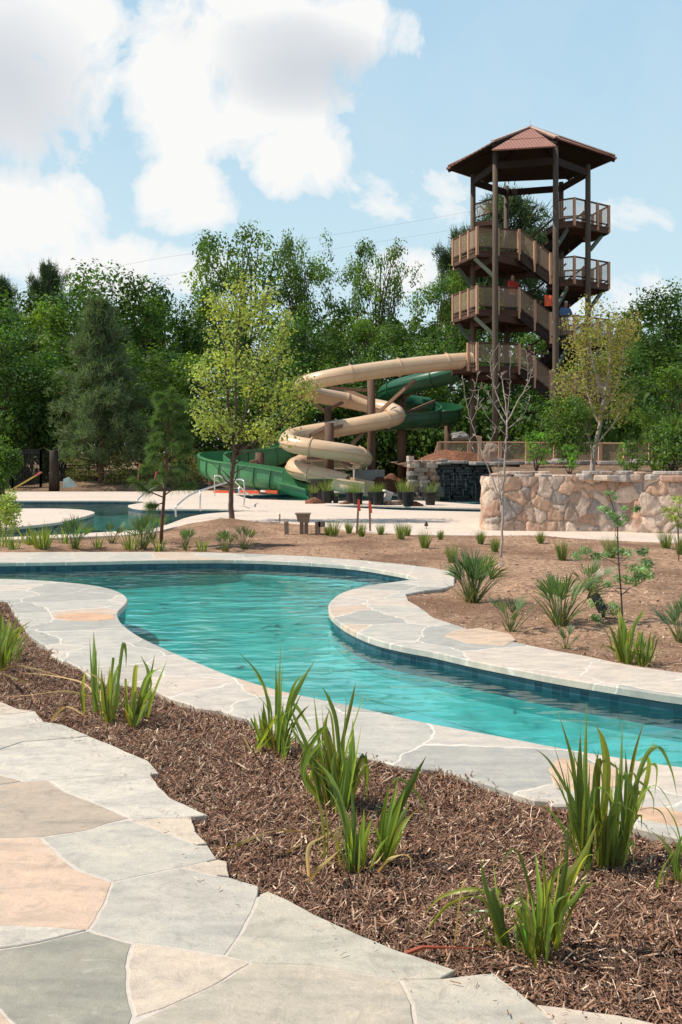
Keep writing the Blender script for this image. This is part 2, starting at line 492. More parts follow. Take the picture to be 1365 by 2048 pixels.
def mat_rock(name, tint=1.0, wet=False):
    t = NT(name)
    n1 = t.noise(2.2, 6, 0.62); n2 = t.noise(13, 7, 0.7)
    c = t.mix(1.0, t.attr(), t.ramp(n1, [(0.3, 0.85), (0.7, 1.12)]), 'MULTIPLY')
    c = t.mix(1.0, c, t.ramp(n2, [(0.3, 0.78), (0.7, 1.15)]), 'MULTIPLY')
    n3 = t.noise(9, 6, 0.7, t.map((2.2, 2.2, 0.6)), 0.6); c = t.mix(1.0, c, t.ramp(n3, [(0.35, 0.86), (0.65, 1.12)]), 'MULTIPLY')
    h = t.math('ADD', t.math('MULTIPLY', n1, 0.5), t.math('ADD', t.math('MULTIPLY', n2, 0.45), t.math('MULTIPLY', n3, 0.5)))
    return t.done(t.bsdf(c, 0.12 if wet else 0.85, t.bump(h, 0.9, 0.045), spec=0.6 if wet else 0.2))
M['rock'] = mat_rock('wall_rock')
M['wetrock'] = mat_rock('wet_rock', wet=True)
M['foam'] = m_simple('foam', (0.8, 0.85, 0.85), 0.5)

M['leaf_dark'] = m_leaf('leaf_dark', (0.072, 0.138, 0.038), (1.4, 1.5, .45), tf=0.33)
M['leaf_mid'] = m_leaf('leaf_mid', (0.110, 0.188, 0.050), (1.4, 1.5, .45), tf=0.38)
M['leaf_young'] = m_leaf('leaf_young', (0.36, 0.40, 0.15), tf=0.45)
M['leaf_gold'] = m_leaf('leaf_gold', (0.40, 0.32, 0.13), tf=0.42)
M['leaf_bush'] = m_leaf('leaf_bush', (0.115, 0.20, 0.05), tf=0.4)
M['leaf_bright'] = m_leaf('leaf_bright', (0.16, 0.32, 0.06), tf=.42)
M['leaf_olive'] = m_leaf('leaf_olive', (0.23, 0.24, 0.10), tf=.35)
M['leaf_pale'] = m_leaf('leaf_pale', (0.26, 0.36, 0.20), tf=0.4)
M['needle'] = m_leaf('needle', (0.135, 0.185, 0.095), tf=0.3)
M['needle_far'] = m_leaf('needle_far', (0.09, 0.125, 0.06), tf=0.25)
M['needle_young'] = m_leaf('needle_young', (0.13, 0.20, 0.07), tf=0.35)
M['blade'] = m_leaf('iris_blade', (0.18, 0.265, 0.075), (1.7, 1.6, 0.5), tf=0.45, rough=0.3)
M['dry'] = m_leaf('dry_blade', (0.66, 0.53, 0.23), (1.1, 1.0, 0.5), tf=0.3)
M['palm'] = m_leaf('palmetto_leaf', (0.12, 0.19, 0.075), tf=0.3, rough=0.35)
M['grass'] = m_leaf('grass_blade', (0.20, 0.26, 0.08), tf=0.4)
M['skin'] = m_simple('skin', (0.42, 0.24, 0.17), 0.6, use_attr=False)
M['redcloth'] = m_simple('red_cloth', (0.55, 0.06, 0.04), 0.8, use_attr=False)
M['darkred'] = m_simple('dark_red_cloth', (0.15, 0.022, 0.02), 0.8, use_attr=False)
M['bluecloth'] = m_simple('blue_cloth', (0.12, 0.22, 0.42), 0.8, use_attr=False)
M['jeans'] = m_simple('dark_trousers', (0.05, 0.05, 0.07), 0.85, use_attr=False)
M['hair'] = m_simple('hair', (0.03, 0.02, 0.015), 0.7, use_attr=False)
# ============================================================ SETTING
def offset(poly, d):
    """move a closed xy polygon inwards by d"""
    n = len(poly)
    a = sum(poly[i][0] * poly[(i + 1) % n][1] - poly[(i + 1) % n][0] * poly[i][1] for i in range(n))
    s = 1 if a > 0 else -1
    out = []
    for i in range(n):
        p0 = Vector(poly[i - 1]); p1 = Vector(poly[i]); p2 = Vector(poly[(i + 1) % n])
        e1 = (p1 - p0); e2 = (p2 - p1)
        if e1.length < 1e-7: e1 = e2
        if e2.length < 1e-7: e2 = e1
        e1 = e1.normalized(); e2 = e2.normalized()
        n1 = Vector((-e1.y, e1.x)) * s; n2 = Vector((-e2.y, e2.x)) * s
        nn = n1 + n2
        nn = nn.normalized() if nn.length > 0.2 else n1
        k = 1 / max(0.5, nn.dot(n1))
        q = p1 + nn * d * k
        out.append((q.x, q.y))
    return out

def slab(poly, z, thick, bev=0.006, holes=(), pts=None):
    """flat stone slab with rounded arris: V, F"""
    inner = offset(poly, bev)
    hin = [offset(h, -bev) for h in holes]
    v, f = fill(inner, hin, pts)
    V = [(p[0], p[1], z) for p in v]; Fc = [tuple(t) for t in f]
    for outp, inn, sgn in [(poly, inner, 1)] + [(h, hi, -1) for h, hi in zip(holes, hin)]:
        n = len(outp); s = len(V)
        a = sum(outp[i][0] * outp[(i + 1) % n][1] - outp[(i + 1) % n][0] * outp[i][1] for i in range(n))
        V += [(p[0], p[1], z) for p in inn] + [(p[0], p[1], z - bev) for p in outp] + [(p[0], p[1], z - thick) for p in outp]
        for i in range(n):
            j = (i + 1) % n
            for k in (0, 1):
                q = (s + (k + 1) * n + i, s + (k + 1) * n + j, s + k * n + j, s + k * n + i)
                if (a < 0) != (sgn < 0): q = q[::-1]
                Fc.append(q)
    return V, Fc

G = lambda pts, z=0.0: [g(x, y, z) for x, y in pts]
def smooth_px(pts, n=5):
    return [tuple(p) for p in spline(pts, n)]

# --- edges read off the photograph, laid out on the ground
far_in = smooth_px([(-500, 1127), (-200, 1127), (0, 1125), (150, 1123), (300, 1120), (450, 1119), (540, 1121), (640, 1126), (720, 1133), (790, 1144), (825, 1151)], 5)
pen_in = smooth_px([(838, 1157), (800, 1163), (735, 1172), (690, 1185), (668, 1200), (662, 1214), (670, 1232), (700, 1254), (750, 1276), (810, 1291), (865, 1301), (950, 1320), (1026, 1335), (1110, 1351), (1200, 1366), (1290, 1380), (1365, 1391), (1550, 1412), (1900, 1440), (2600, 1490), (3400, 1550)], 5)
near_in = smooth_px([(-500, 1146), (-200, 1153), (0, 1158), (60, 1160), (150, 1167), (205, 1175), (238, 1186), (251, 1198), (246, 1210), (233, 1222), (232, 1235), (243, 1251), (270, 1271), (303, 1288), (359, 1313), (400, 1330), (462, 1354), (564, 1384), (700, 1413), (840, 1445), (1000, 1475), (1131, 1500), (1297, 1527), (1365, 1537), (1550, 1562), (1900, 1600), (2600, 1670), (3400, 1750)], 5)
far_out = [(-500, 1108), (-200, 1107), (0, 1105), (150, 1104), (300, 1104), (420, 1105), (540, 1109), (620, 1113), (700, 1119), (790, 1127), (866, 1136), (908, 1145), (906, 1170), (880, 1177), (850, 1180), (808, 1188), (813, 1201), (838, 1216), (867, 1237), (938, 1261), (1011, 1281), (1103, 1301), (1176, 1314), (1268, 1333), (1365, 1347), (1550, 1372), (1900, 1405), (2600, 1450), (3400, 1505)]
near_out = [(-500, 1188), (-200, 1196), (0, 1200), (20, 1203), (46, 1244), (62, 1265), (110, 1300), (133, 1306), (110, 1308), (159, 1331), (172, 1338), (195, 1362), (241, 1367), (308, 1372), (338, 1390), (400, 1413), (446, 1418), (500, 1434), (560, 1458), (640, 1487), (708, 1506), (813, 1530), (879, 1535), (883, 1533), (986, 1566), (1073, 1595), (1106, 1597), (1112, 1606), (1143, 1605), (1200, 1625), (1259, 1645), (1272, 1649), (1365, 1672), (1550, 1716), (1900, 1800), (2600, 1950), (3400, 2120)]
path_edge = [(-300, 1388), (0, 1403), (38, 1418), (72, 1422), (90, 1444), (128, 1450), (180, 1472), (226, 1490), (267, 1508), (297, 1521), (320, 1546), (302, 1549), (318, 1572), (341, 1595), (382, 1614), (420, 1631), (385, 1634), (395, 1665), (418, 1688), (436, 1716), (456, 1723), (461, 1754), (520, 1772), (518, 1788), (536, 1782), (574, 1798), (631, 1829), (700, 1860), (800, 1902), (914, 1941), (883, 1959), (990, 1947), (1065, 2005), (1131, 2015), (1235, 2030), (1365, 2058), (1600, 2110)]

river = G(far_in + pen_in) + G(near_in)[::-1]
cop_far = G(far_in + pen_in) + jag(G(far_out)[::-1], 0.012, 0.15, 3, False)
cop_near = G(near_in) + jag(G(near_out)[::-1], 0.012, 0.12, 4, False)

# second stretch of the river, its island, the splash pool and the channel beyond the deck
pool2_px = smooth_px([(-600, 1001), (-200, 1001), (0, 1001), (150, 1001), (260, 1001), (300, 1003), (275, 1007), (258, 1011), (285, 1017), (350, 1018), (440, 1018), (500, 1020), (515, 1022), (460, 1024), (410, 1028), (372, 1036), (336, 1049), (300, 1058), (230, 1063), (119, 1069), (0, 1075), (-250, 1085), (-600, 1100)], 4)
isle_px = smooth_px([(-560, 1020), (-200, 1018), (24, 1017), (110, 1017), (160, 1019), (185, 1023), (186, 1027), (160, 1035), (119, 1044), (60, 1051), (0, 1056), (-200, 1066), (-560, 1082)], 4)
pool3_px = smooth_px([(470, 990), (560, 987), (660, 986), (760, 987), (826, 993), (900, 996), (975, 996), (1060, 996), (1075, 1002), (975, 1009), (900, 1005), (826, 1001), (700, 1002), (600, 1001), (500, 998)], 3)
chan_px = [(640, 1011), (720, 1010), (800, 1012), (880, 1014), (980, 1016), (1080, 1017), (1090, 1024), (980, 1024), (880, 1022), (800, 1020), (720, 1016)]
pool2, isle, pool3, chan = G(pool2_px), G(isle_px), G(pool3_px), G(chan_px)

# --- ground to the horizon
big = [(-900, -60), (900, -60), (900, 1500), (-900, 1500)]
gx, gy = np.meshgrid(np.linspace(-45, 45, 70), np.linspace(30, 90, 60))
gp = np.stack([gx.ravel(), gy.ravel()], 1)
v, f = fill(big, [river, pool2, pool3, chan], gp)
z = np.full(len(v), -0.075)
far = (v[:, 1] > 45) & (v[:, 1] < 95)
z[far] += fbm(v[far, 0] * 0.4, v[far, 1] * 0.4, 2) * 0.5 * np.clip((v[far, 1] - 45) / 6, 0, 1)
ground = tag(mk('ground', np.c_[v, z], f, M['ground'], loc=(0, 0, 0), smooth=True), kind='structure')

# --- coping
def structure(name, V, Fc, mat, smooth=False, col=None):
    return tag(mk(name, V, Fc, mat, loc=(0, 0, 0), smooth=smooth, col=col), kind='structure')
def join(parts):
    V = []; Fc = []
    for v, f in parts:
        n = len(V); V += [tuple(p) for p in v]; Fc += [tuple(int(i) + n for i in q) for q in f]
    return V, Fc
structure('pool_coping', *join([slab(offset(cop_far, -0.025), 0.0, 0.055, 0.009), slab(offset(cop_near, -0.025), 0.0, 0.055, 0.009)]), M['coping'])

def wall_strip(poly, z0, z1, closed=True, steps=1):
    n = len(poly); V = []; Fc = []
    for p in poly: V += [(p[0], p[1], z0), (p[0], p[1], z1)]
    V += [V[0], V[1]]
    for i in range(n if closed else n - 1):
        j = i + 1
        Fc.append((2 * i, 2 * j, 2 * j + 1, 2 * i + 1))
    return V, Fc

def basin(poly, name, mat, floor=-0.46, holes=(), wm='water', wz=-0.115):
    V, Fc = wall_strip(poly, floor + .14, -0.056)
    for h in holes:
        V, Fc = join([(V, Fc), wall_strip(h, floor + .14, -0.056)])
    s = 0; S = [0, 0]
    for i in range(2, len(V), 2):
        s += math.dist(V[i], V[i - 2]); S += [s, s]
    structure(name + '_wall', V, Fc, M['tile'], col=np.repeat(np.array(S)[:, None], 3, axis=1))
    # coved foot of the wall, then the flat floor
    rings = [(0.0, .14), (.05, .07), (.13, .02), (.24, 0.0)]
    inner = offset(poly, .24)
    hin = [offset(h, -.24) for h in holes]
    CV = []; CF = []
    for P_, sg in [(poly, 1)] + [(h, -1) for h in holes]:
        n = len(P_); s = len(CV)
        for d_, z_ in rings: CV += [(p[0], p[1], floor + z_) for p in (offset(P_, d_ * sg) if d_ else P_)]
        for k in range(3):
            for i in range(n):
                j = (i + 1) % n; q = (s + k * n + i, s + k * n + j, s + (k + 1) * n + j, s + (k + 1) * n + i)
                a_, b_, c_ = (np.array(CV[q[m]]) for m in (0, 1, 2))
                CF.append(q if np.cross(b_ - a_, c_ - a_)[2] >= 0 else q[::-1])
    v, f = fill(poly, holes)
    FV, FF = join([(np.c_[v, np.full(len(v), floor - .004)], f), (CV, CF)])
    structure(name + '_floor', FV, FF, mat)
    structure(name + '_water', np.c_[v, np.full(len(v), wz)], f, M[wm])
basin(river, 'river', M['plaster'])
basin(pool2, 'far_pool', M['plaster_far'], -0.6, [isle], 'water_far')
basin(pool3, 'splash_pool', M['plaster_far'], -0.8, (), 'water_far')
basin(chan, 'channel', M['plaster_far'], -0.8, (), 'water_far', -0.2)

# underwater bench that follows the far wall of the cove
bench = smooth_px([(440, 1117.5), (540, 1120), (640, 1124.5), (740, 1134), (842, 1156), (800, 1165), (775, 1168), (768, 1161), (745, 1151), (690, 1139), (620, 1129), (540, 1122)], 4)
V, Fc = slab(G(bench), -0.22, 0.26, 0.02)
structure('river_step', V, Fc, m_simple('step_plaster', (0.09, 0.47, 0.47), 0.7, use_attr=False))

# single coloured stones let into the coping
acc = []; accc = []
for k, (c_, px) in enumerate([((0.66, 0.42, 0.29), [(104, 1234), (150, 1226), (200, 1226), (229, 1230), (229, 1238), (196, 1242), (140, 1242)]),
                              ((0.62, 0.48, 0.38), [(905, 1262), (960, 1256), (1020, 1268), (1032, 1280), (1010, 1292), (940, 1288), (890, 1272)]),
                              ((0.64, 0.46, 0.34), [(1098, 1538), (1118, 1516), (1170, 1524), (1250, 1545), (1240, 1572), (1180, 1590), (1110, 1572)]),
                              ((0.62, 0.43, 0.31), [(1232, 1612), (1330, 1616), (1400, 1636), (1400, 1660), (1290, 1640)])]):
    V, Fc = slab(jag(G(px), .004, .08, 60 + k), 0.0035, 0.01, 0.003); n = len(acc)
    acc.append((V, Fc)); accc += [c_] * len(V)
structure('coping_accent', *join(acc), M['path'], col=np.array(accc))

# --- deck
soil_north = [(-600, 1106), (-300, 1090), (0, 1080), (119, 1075), (250, 1070), (310, 1064), (350, 1054), (395, 1046), (500, 1042), (560, 1043), (632, 1050), (720, 1062), (830, 1069), (1000, 1071), (1132, 1079), (1365, 1085), (1600, 1089), (1900, 1092), (2600, 1096), (3400, 1099)]
deck_px = [(-900, 984), (-500, 984), (0, 983), (330, 983), (420, 977), (640, 974), (800, 978), (815, 984), (1100, 984), (1100, 1050), (1900, 1058), (3400, 1066)] + soil_north[::-1] + [(-900, 1106)]
isle_deck = offset(isle, -0.02)
dk = join([slab(G(deck_px), 0.0, 0.05, 0.008, [offset(pool2, 0.02), offset(pool3, 0.02), offset(chan, 0.02)]), slab(isle_deck, 0.0, 0.06, 0.008)])
structure('pool_deck', *dk, M['deck'])

# --- near flagstone path, every stone with its own outline and colour
SG, SL, ST, SP, SD, SW = (0.52, 0.50, 0.455), (0.60, 0.565, 0.515), (0.60, 0.52, 0.44), (0.64, 0.485, 0.385), (0.33, 0.325, 0.285), (0.46, 0.39, 0.325)
stones = [
 (ST, [(-300, 1388), (0, 1403), (38, 1418), (72, 1422), (30, 1428), (0, 1430), (-300, 1425)]),
 (SL, [(-300, 1425), (0, 1430), (30, 1428), (72, 1422), (90, 1444), (60, 1450), (0, 1459), (-300, 1470)]),
 (SG, [(-300, 1470), (0, 1459), (60, 1450), (90, 1444), (128, 1450), (180, 1472), (150, 1476), (46, 1484), (0, 1500), (-300, 1515)]),
 (SL, [(-300, 1515), (0, 1500), (46, 1484), (150, 1476), (180, 1472), (226, 1490), (267, 1508), (297, 1521), (320, 1546), (302, 1549), (256, 1547), (97, 1561), (45, 1563), (0, 1550), (-300, 1545)]),
 (SW, [(-300, 1545), (0, 1550), (45, 1563), (0, 1570), (-300, 1580)]),
 (SL, [(97, 1561), (256, 1547), (302, 1549), (318, 1572), (341, 1595), (382, 1614), (420, 1631), (385, 1634), (287, 1639), (261, 1636), (195, 1608), (133, 1585)]),
 (SW, [(-300, 1580), (0, 1570), (45, 1563), (97, 1561), (133, 1585), (195, 1608), (261, 1636), (215, 1647), (169, 1662), (82, 1675), (0, 1677), (-300, 1675)]),
 (ST, [(261, 1639), (287, 1639), (385, 1634), (395, 1665), (418, 1688), (395, 1690)]),
 (SG, [(82, 1675), (169, 1662), (215, 1647), (261, 1640), (395, 1690), (418, 1690), (436, 1718), (364, 1735), (297, 1749), (226, 1764), (159, 1741), (118, 1711)]),
 (ST, [(364, 1735), (436, 1719), (456, 1723), (461, 1753), (420, 1749)]),
 (SP, [(-300, 1675), (0, 1677), (82, 1675), (118, 1711), (159, 1741), (226, 1764), (210, 1808), (179, 1860), (92, 1854), (0, 1852), (-300, 1850)]),
 ((0.50, 0.485, 0.45), [(226, 1764), (297, 1749), (364, 1735), (420, 1749), (461, 1754), (520, 1772), (518, 1789), (503, 1829), (477, 1875), (451, 1912), (333, 1893), (267, 1886), (190, 1866), (179, 1860), (210, 1808)]),
 ((0.52, 0.495, 0.43), [(518, 1789), (536, 1782), (574, 1798), (631, 1829), (700, 1860), (800, 1902), (914, 1941), (883, 1959), (800, 1961), (700, 1944), (615, 1931), (505, 1927), (451, 1912), (477, 1875), (503, 1829)]),
 (SL, [(-300, 1850), (0, 1852), (92, 1854), (179, 1860), (77, 1886), (0, 1899), (-300, 1925)]),
 (SD, [(-300, 1925), (0, 1899), (77, 1886), (179, 1860), (190, 1866), (267, 1886), (254, 1931), (256, 1983), (269, 2029), (262, 2052), (100, 2200), (31, 2052), (0, 2018), (-300, 1990)]),
 (ST, [(267, 1886), (333, 1893), (451, 1912), (505, 1927), (446, 1962), (390, 1990), (328, 2018), (269, 2036), (269, 2029), (256, 1983), (254, 1931)]),
 ((0.50, 0.455, 0.39), [(505, 1927), (615, 1931), (700, 1944), (800, 1961), (825, 2009), (831, 2052), (840, 2200), (120, 2200), (262, 2052), (328, 2018), (390, 1990), (446, 1962)]),
 ((0.52, 0.49, 0.435), [(800, 1961), (883, 1959), (990, 1947), (1065, 2005), (1075, 2012), (1106, 2045), (1200, 2200), (840, 2200), (831, 2052), (825, 2009)]),
 (ST, [(1070, 2008), (1131, 2015), (1235, 2030), (1365, 2058), (1600, 2110), (1600, 2200), (1200, 2200), (1106, 2045)]),
 (SP, [(-300, 1990), (0, 2018), (31, 2052), (100, 2200), (-300, 2200)]),
 (SG, [(-900, 2200), (120, 2200), (180, 2700), (-900, 2700)]), (SL, [(120, 2200), (1000, 2200), (1100, 2700), (180, 2700)]),
 (ST, [(1000, 2200), (1600, 2200), (2300, 2320), (2300, 2700), (1100, 2700)]),
 (SG, [(-900, 1370), (-300, 1388), (-300, 1515), (-900, 1530)]), (SW, [(-900, 1530), (-300, 1515), (-300, 1675), (-900, 1690)]),
 (SL, [(-900, 1690), (-300, 1675), (-300, 1925), (-900, 1925)]), (SG, [(-900, 1925), (-300, 1925), (-300, 2200), (-900, 2200)]),
 (SP, [(1600, 2110), (2300, 2180), (2300, 2320), (1600, 2200)])]
PV = []; PF = []; PC = []
for k, (c, px) in enumerate(stones):
    w = jag(G(px), 0.0035, 0.05, k)
    w = offset(w, 0.0045)
    w = [(p[0] + 0.004 * (vn(p[0] * 9, p[1] * 9, 5) - .5), p[1] + 0.004 * (vn(p[0] * 9, p[1] * 9, 8) - .5)) for p in w]
    zt = 0.002 + random.uniform(-0.002, 0.003)
    V, Fc = slab(w, zt, 0.052, 0.003)
    n = len(PV); PV += V; PF += [tuple(int(i) + n for i in q) for q in Fc]; PC += [c] * len(V)
structure('path', PV, PF, M['path'], col=np.array(PC))
pe = [(x - 14, y + 3) for x, y in path_edge]
V, Fc = slab(offset(G(pe + [(2300, 2190), (2300, 2700), (-900, 2700), (-900, 1375)]), 0.02), -0.0015, 0.05, 0.002)
structure('path_mortar', V, Fc, M['mortar'])

# --- mulch bed
def px_grid(x0, x1, y0, y1, sx, sy, z=0.0):
    xs, ys = np.meshgrid(np.arange(x0, x1, sx), np.arange(y0, y1, sy))
    xs = xs.ravel() + rng.uniform(-.35, .35, xs.size) * sx; ys = ys.ravel() + rng.uniform(-.35, .35, ys.size) * sy
    Y = F * (HC - z) / (ys - HZ)
    return np.stack([(xs - CX) / F * Y, Y], 1)
mulch_poly = G([(-900, 1180)] + near_out + [(3400, 2500), (2300, 2180)] + path_edge[::-1] + [(-900, 1370)])
def mulch_h(x, y):
    return -0.038 + 0.05 * (fbm(x * 1.8, y * 1.8, 3) - 0.5) + 0.028 * (fbm(x * 14, y * 14, 5) - 0.5)
# the sheet runs a little under both edges of stone
mv, mf = fill(offset(mulch_poly, -0.03), (), px_grid(-320, 2300, 1195, 2240, 9, 6))
structure('mulch_bed', np.c_[mv, np.minimum(mulch_h(mv[:, 0], mv[:, 1]), -0.012)], mf, M['mulchbase'], smooth=True)

def chips(n, area, region, zf, lmin, lmax, wmin, wmax, pal, pw, tiltmax=0.45, up=0.0):
    """curled slivers of bark: 6-vertex ridged chips"""
    x0, x1, y0, y1 = area
    P = []; tot = 0
    while tot < n:
        xs = rng.uniform(x0, x1, n * 2); ys = rng.uniform(y0, y1, n * 2)
        q = np.stack([xs, ys], 1)
        keep = np.abs(q[:, 0]) < (q[:, 1] * 0.50 + 0.7)
        q = q[keep]
        # thin out with distance, where chips are too small to see
        q = q[rng.random(len(q)) < np.clip((6.0 / q[:, 1]) ** 1.5, 0, 1)]
        q = q[inside(q, region)]
        P.append(q); tot += len(q)
        if not len(q): break
    P = np.concatenate(P)[:n]; n = len(P)
    sz = rng.random(n) ** 2
    L = lmin + (lmax - lmin) * sz; W = (wmin + (wmax - wmin) * rng.random(n) ** 1.5)
    a = rng.uniform(0, 2 * np.pi, n); ti = rng.normal(0, tiltmax, n); ro = rng.normal(0, 0.5, n)
    d = np.stack([np.cos(a) * np.cos(ti), np.sin(a) * np.cos(ti), np.sin(ti)], 1)
    s0 = np.stack([-np.sin(a), np.cos(a), np.zeros(n)], 1)
    u0 = np.cross(d, s0)
    s = s0 * np.cos(ro)[:, None] + u0 * np.sin(ro)[:, None]
    u = np.cross(d, s); u[u[:, 2] < 0] *= -1
    c = np.c_[P, zf(P[:, 0], P[:, 1]) + up + np.abs(np.sin(ti)) * L * 0.35 + rng.random(n) * 0.010]
    h = (W * 0.35)[:, None]; L = L[:, None] / 2; W = W[:, None] / 2
    tp = rng.uniform(0.3, 1.0, (n, 1))
    V = np.stack([c - d * L - s * W * tp, c - d * L * 1.05 + u * h, c - d * L + s * W, c + d * L - s * W, c + d * L * 1.08 + u * h * .6, c + d * L + s * W * tp], 1).reshape(-1, 3)
    b = np.arange(n)[:, None] * 6
    Fq = np.concatenate([b + np.array([0, 3, 4, 1]), b + np.array([1, 4, 5, 2])])
    k = rng.choice(len(pal), n, p=pw)
    C = np.array(pal)[k] * rng.uniform(0.7, 1.3, (n, 1))
    return V, Fq, np.repeat(C, 6, axis=0)
pal = [(0.145, 0.072, 0.044), (0.27, 0.145, 0.09), (0.40, 0.24, 0.155), (0.74, 0.54, 0.38), (0.34, 0.155, 0.085)]
V, Fq, C = chips(140000, (-4.2, 5.0, 2.6, 13), offset(mulch_poly, -0.004), mulch_h, 0.008, 0.075, 0.002, 0.0085, pal, [.27, .33, .25, .10, .05])
tag(mk('mulch_chips', V, Fq, M['chip'], loc=(0, 0, 0), col=C), 'dark brown shredded bark mulch filling the bed beside the flagstones', 'mulch', kind='stuff')

# scraps of mulch kicked onto the stones
edge_zone = [tuple(p) for p in offset(mulch_poly, -0.16)]
def out_h(x, y): return np.full(len(x), 0.006)
q1 = chips(5200, (-3.6, 3.2, 2.6, 10), edge_zone, out_h, 0.006, 0.035, 0.002, 0.006, pal, [.25, .35, .25, .1, .05], .15)
ctr = q1[0].reshape(-1, 6, 3).mean(axis=1); keep = (~inside(ctr[:, :2], offset(mulch_poly, 0.0))) & (~inside(ctr[:, :2], river)) & (rng.random(len(ctr)) < .33)
kk = np.where(keep)[0]; Vs = q1[0].reshape(-1, 6, 3)[kk].reshape(-1, 3); b0 = np.arange(len(kk))[:, None] * 6
tag(mk('mulch_scraps', Vs, np.concatenate([b0 + np.array([0, 3, 4, 1]), b0 + np.array([1, 4, 5, 2])]), M['chip'], loc=(0, 0, 0), col=q1[2].reshape(-1, 6, 3)[kk].reshape(-1, 3)), 'small scraps of bark mulch spilled onto the edges of the flagstones', 'mulch', kind='stuff')

# --- dry soil bed across the river
soil_poly = G(soil_north + far_out[::-1])
MOUNDS = [(*g(465, 1050), 0.75, 0.16), (*g(415, 1056), 0.5, 0.07), (*g(520, 1058), 0.5, 0.06), (*g(1000, 1120), 0.25, 0.05), (*g(1045, 1180), 0.16, 0.09),
          (*g(1100, 1085), 1.6, 0.06), (*g(1300, 1180), 1.2, 0.10), (*g(1000, 1215), 0.5, 0.05), (*g(1200, 1250), 0.6, 0.06), (*g(572, 1062), 0.14, 0.06),
          (*g(150, 1092), 0.8, 0.05), (*g(330, 1088), 0.5, 0.06), (*g(750, 1090), 1.6, 0.05)]
def soil_h(x, y):
    h = -0.03 + 0.10 * (fbm(x * 0.9, y * 0.9, 12) - 0.45) + 0.035 * (fbm(x * 5, y * 5, 15) - 0.5)
    for mx, my, r, a in MOUNDS:
        h = h + a * np.exp(-(((x - mx) ** 2 + (y - my) ** 2) / r ** 2)) * (0.75 + 0.5 * fbm(x * 7, y * 7, 9))
    return h
SZ = lambda x, y: float(soil_h(np.array([x]), np.array([y]))[0])
sv, sf = fill(offset(soil_poly, -0.01), (), px_grid(-560, 2500, 1042, 1440, 7, 2.6))
structure('soil_bed', np.c_[sv, soil_h(sv[:, 0], sv[:, 1])], sf, M['soil'], smooth=True)
pal2 = [(0.46, 0.31, 0.215), (0.36, 0.23, 0.16), (0.55, 0.41, 0.30), (0.20, 0.125, 0.085)]
V, Fq, C = chips(9000, (-9, 9, 5.5, 21), offset(soil_poly, 0.03), soil_h, 0.008, 0.05, 0.006, 0.022, pal2, [.4, .25, .2, .15], 0.3)
tag(mk('soil_clods', V, Fq, M['chip'], loc=(0, 0, 0), col=C), 'small clods and leaf litter scattered over the dry soil bed', 'soil clods', kind='stuff')

# --- raised terrace behind the retaining wall
terr = [(3.35, 20.7), (9, 19.6), (16, 18.4), (32, 24), (34, 60), (2.4, 60), (2.4, 34.2), (5.35, 34.0)]
v, f = fill(terr, (), np.stack([a.ravel() for a in np.meshgrid(np.linspace(2.5, 20, 70), np.linspace(20.5, 50, 90))], 1))
structure('terrace_ground', np.c_[v, 1.12 + 0.16 * (fbm(v[:, 0] * 1.2, v[:, 1] * 1.2, 4) - .4) + 0.004 * np.maximum(v[:, 1] - 34, 0)], f, M['ground'], smooth=True)
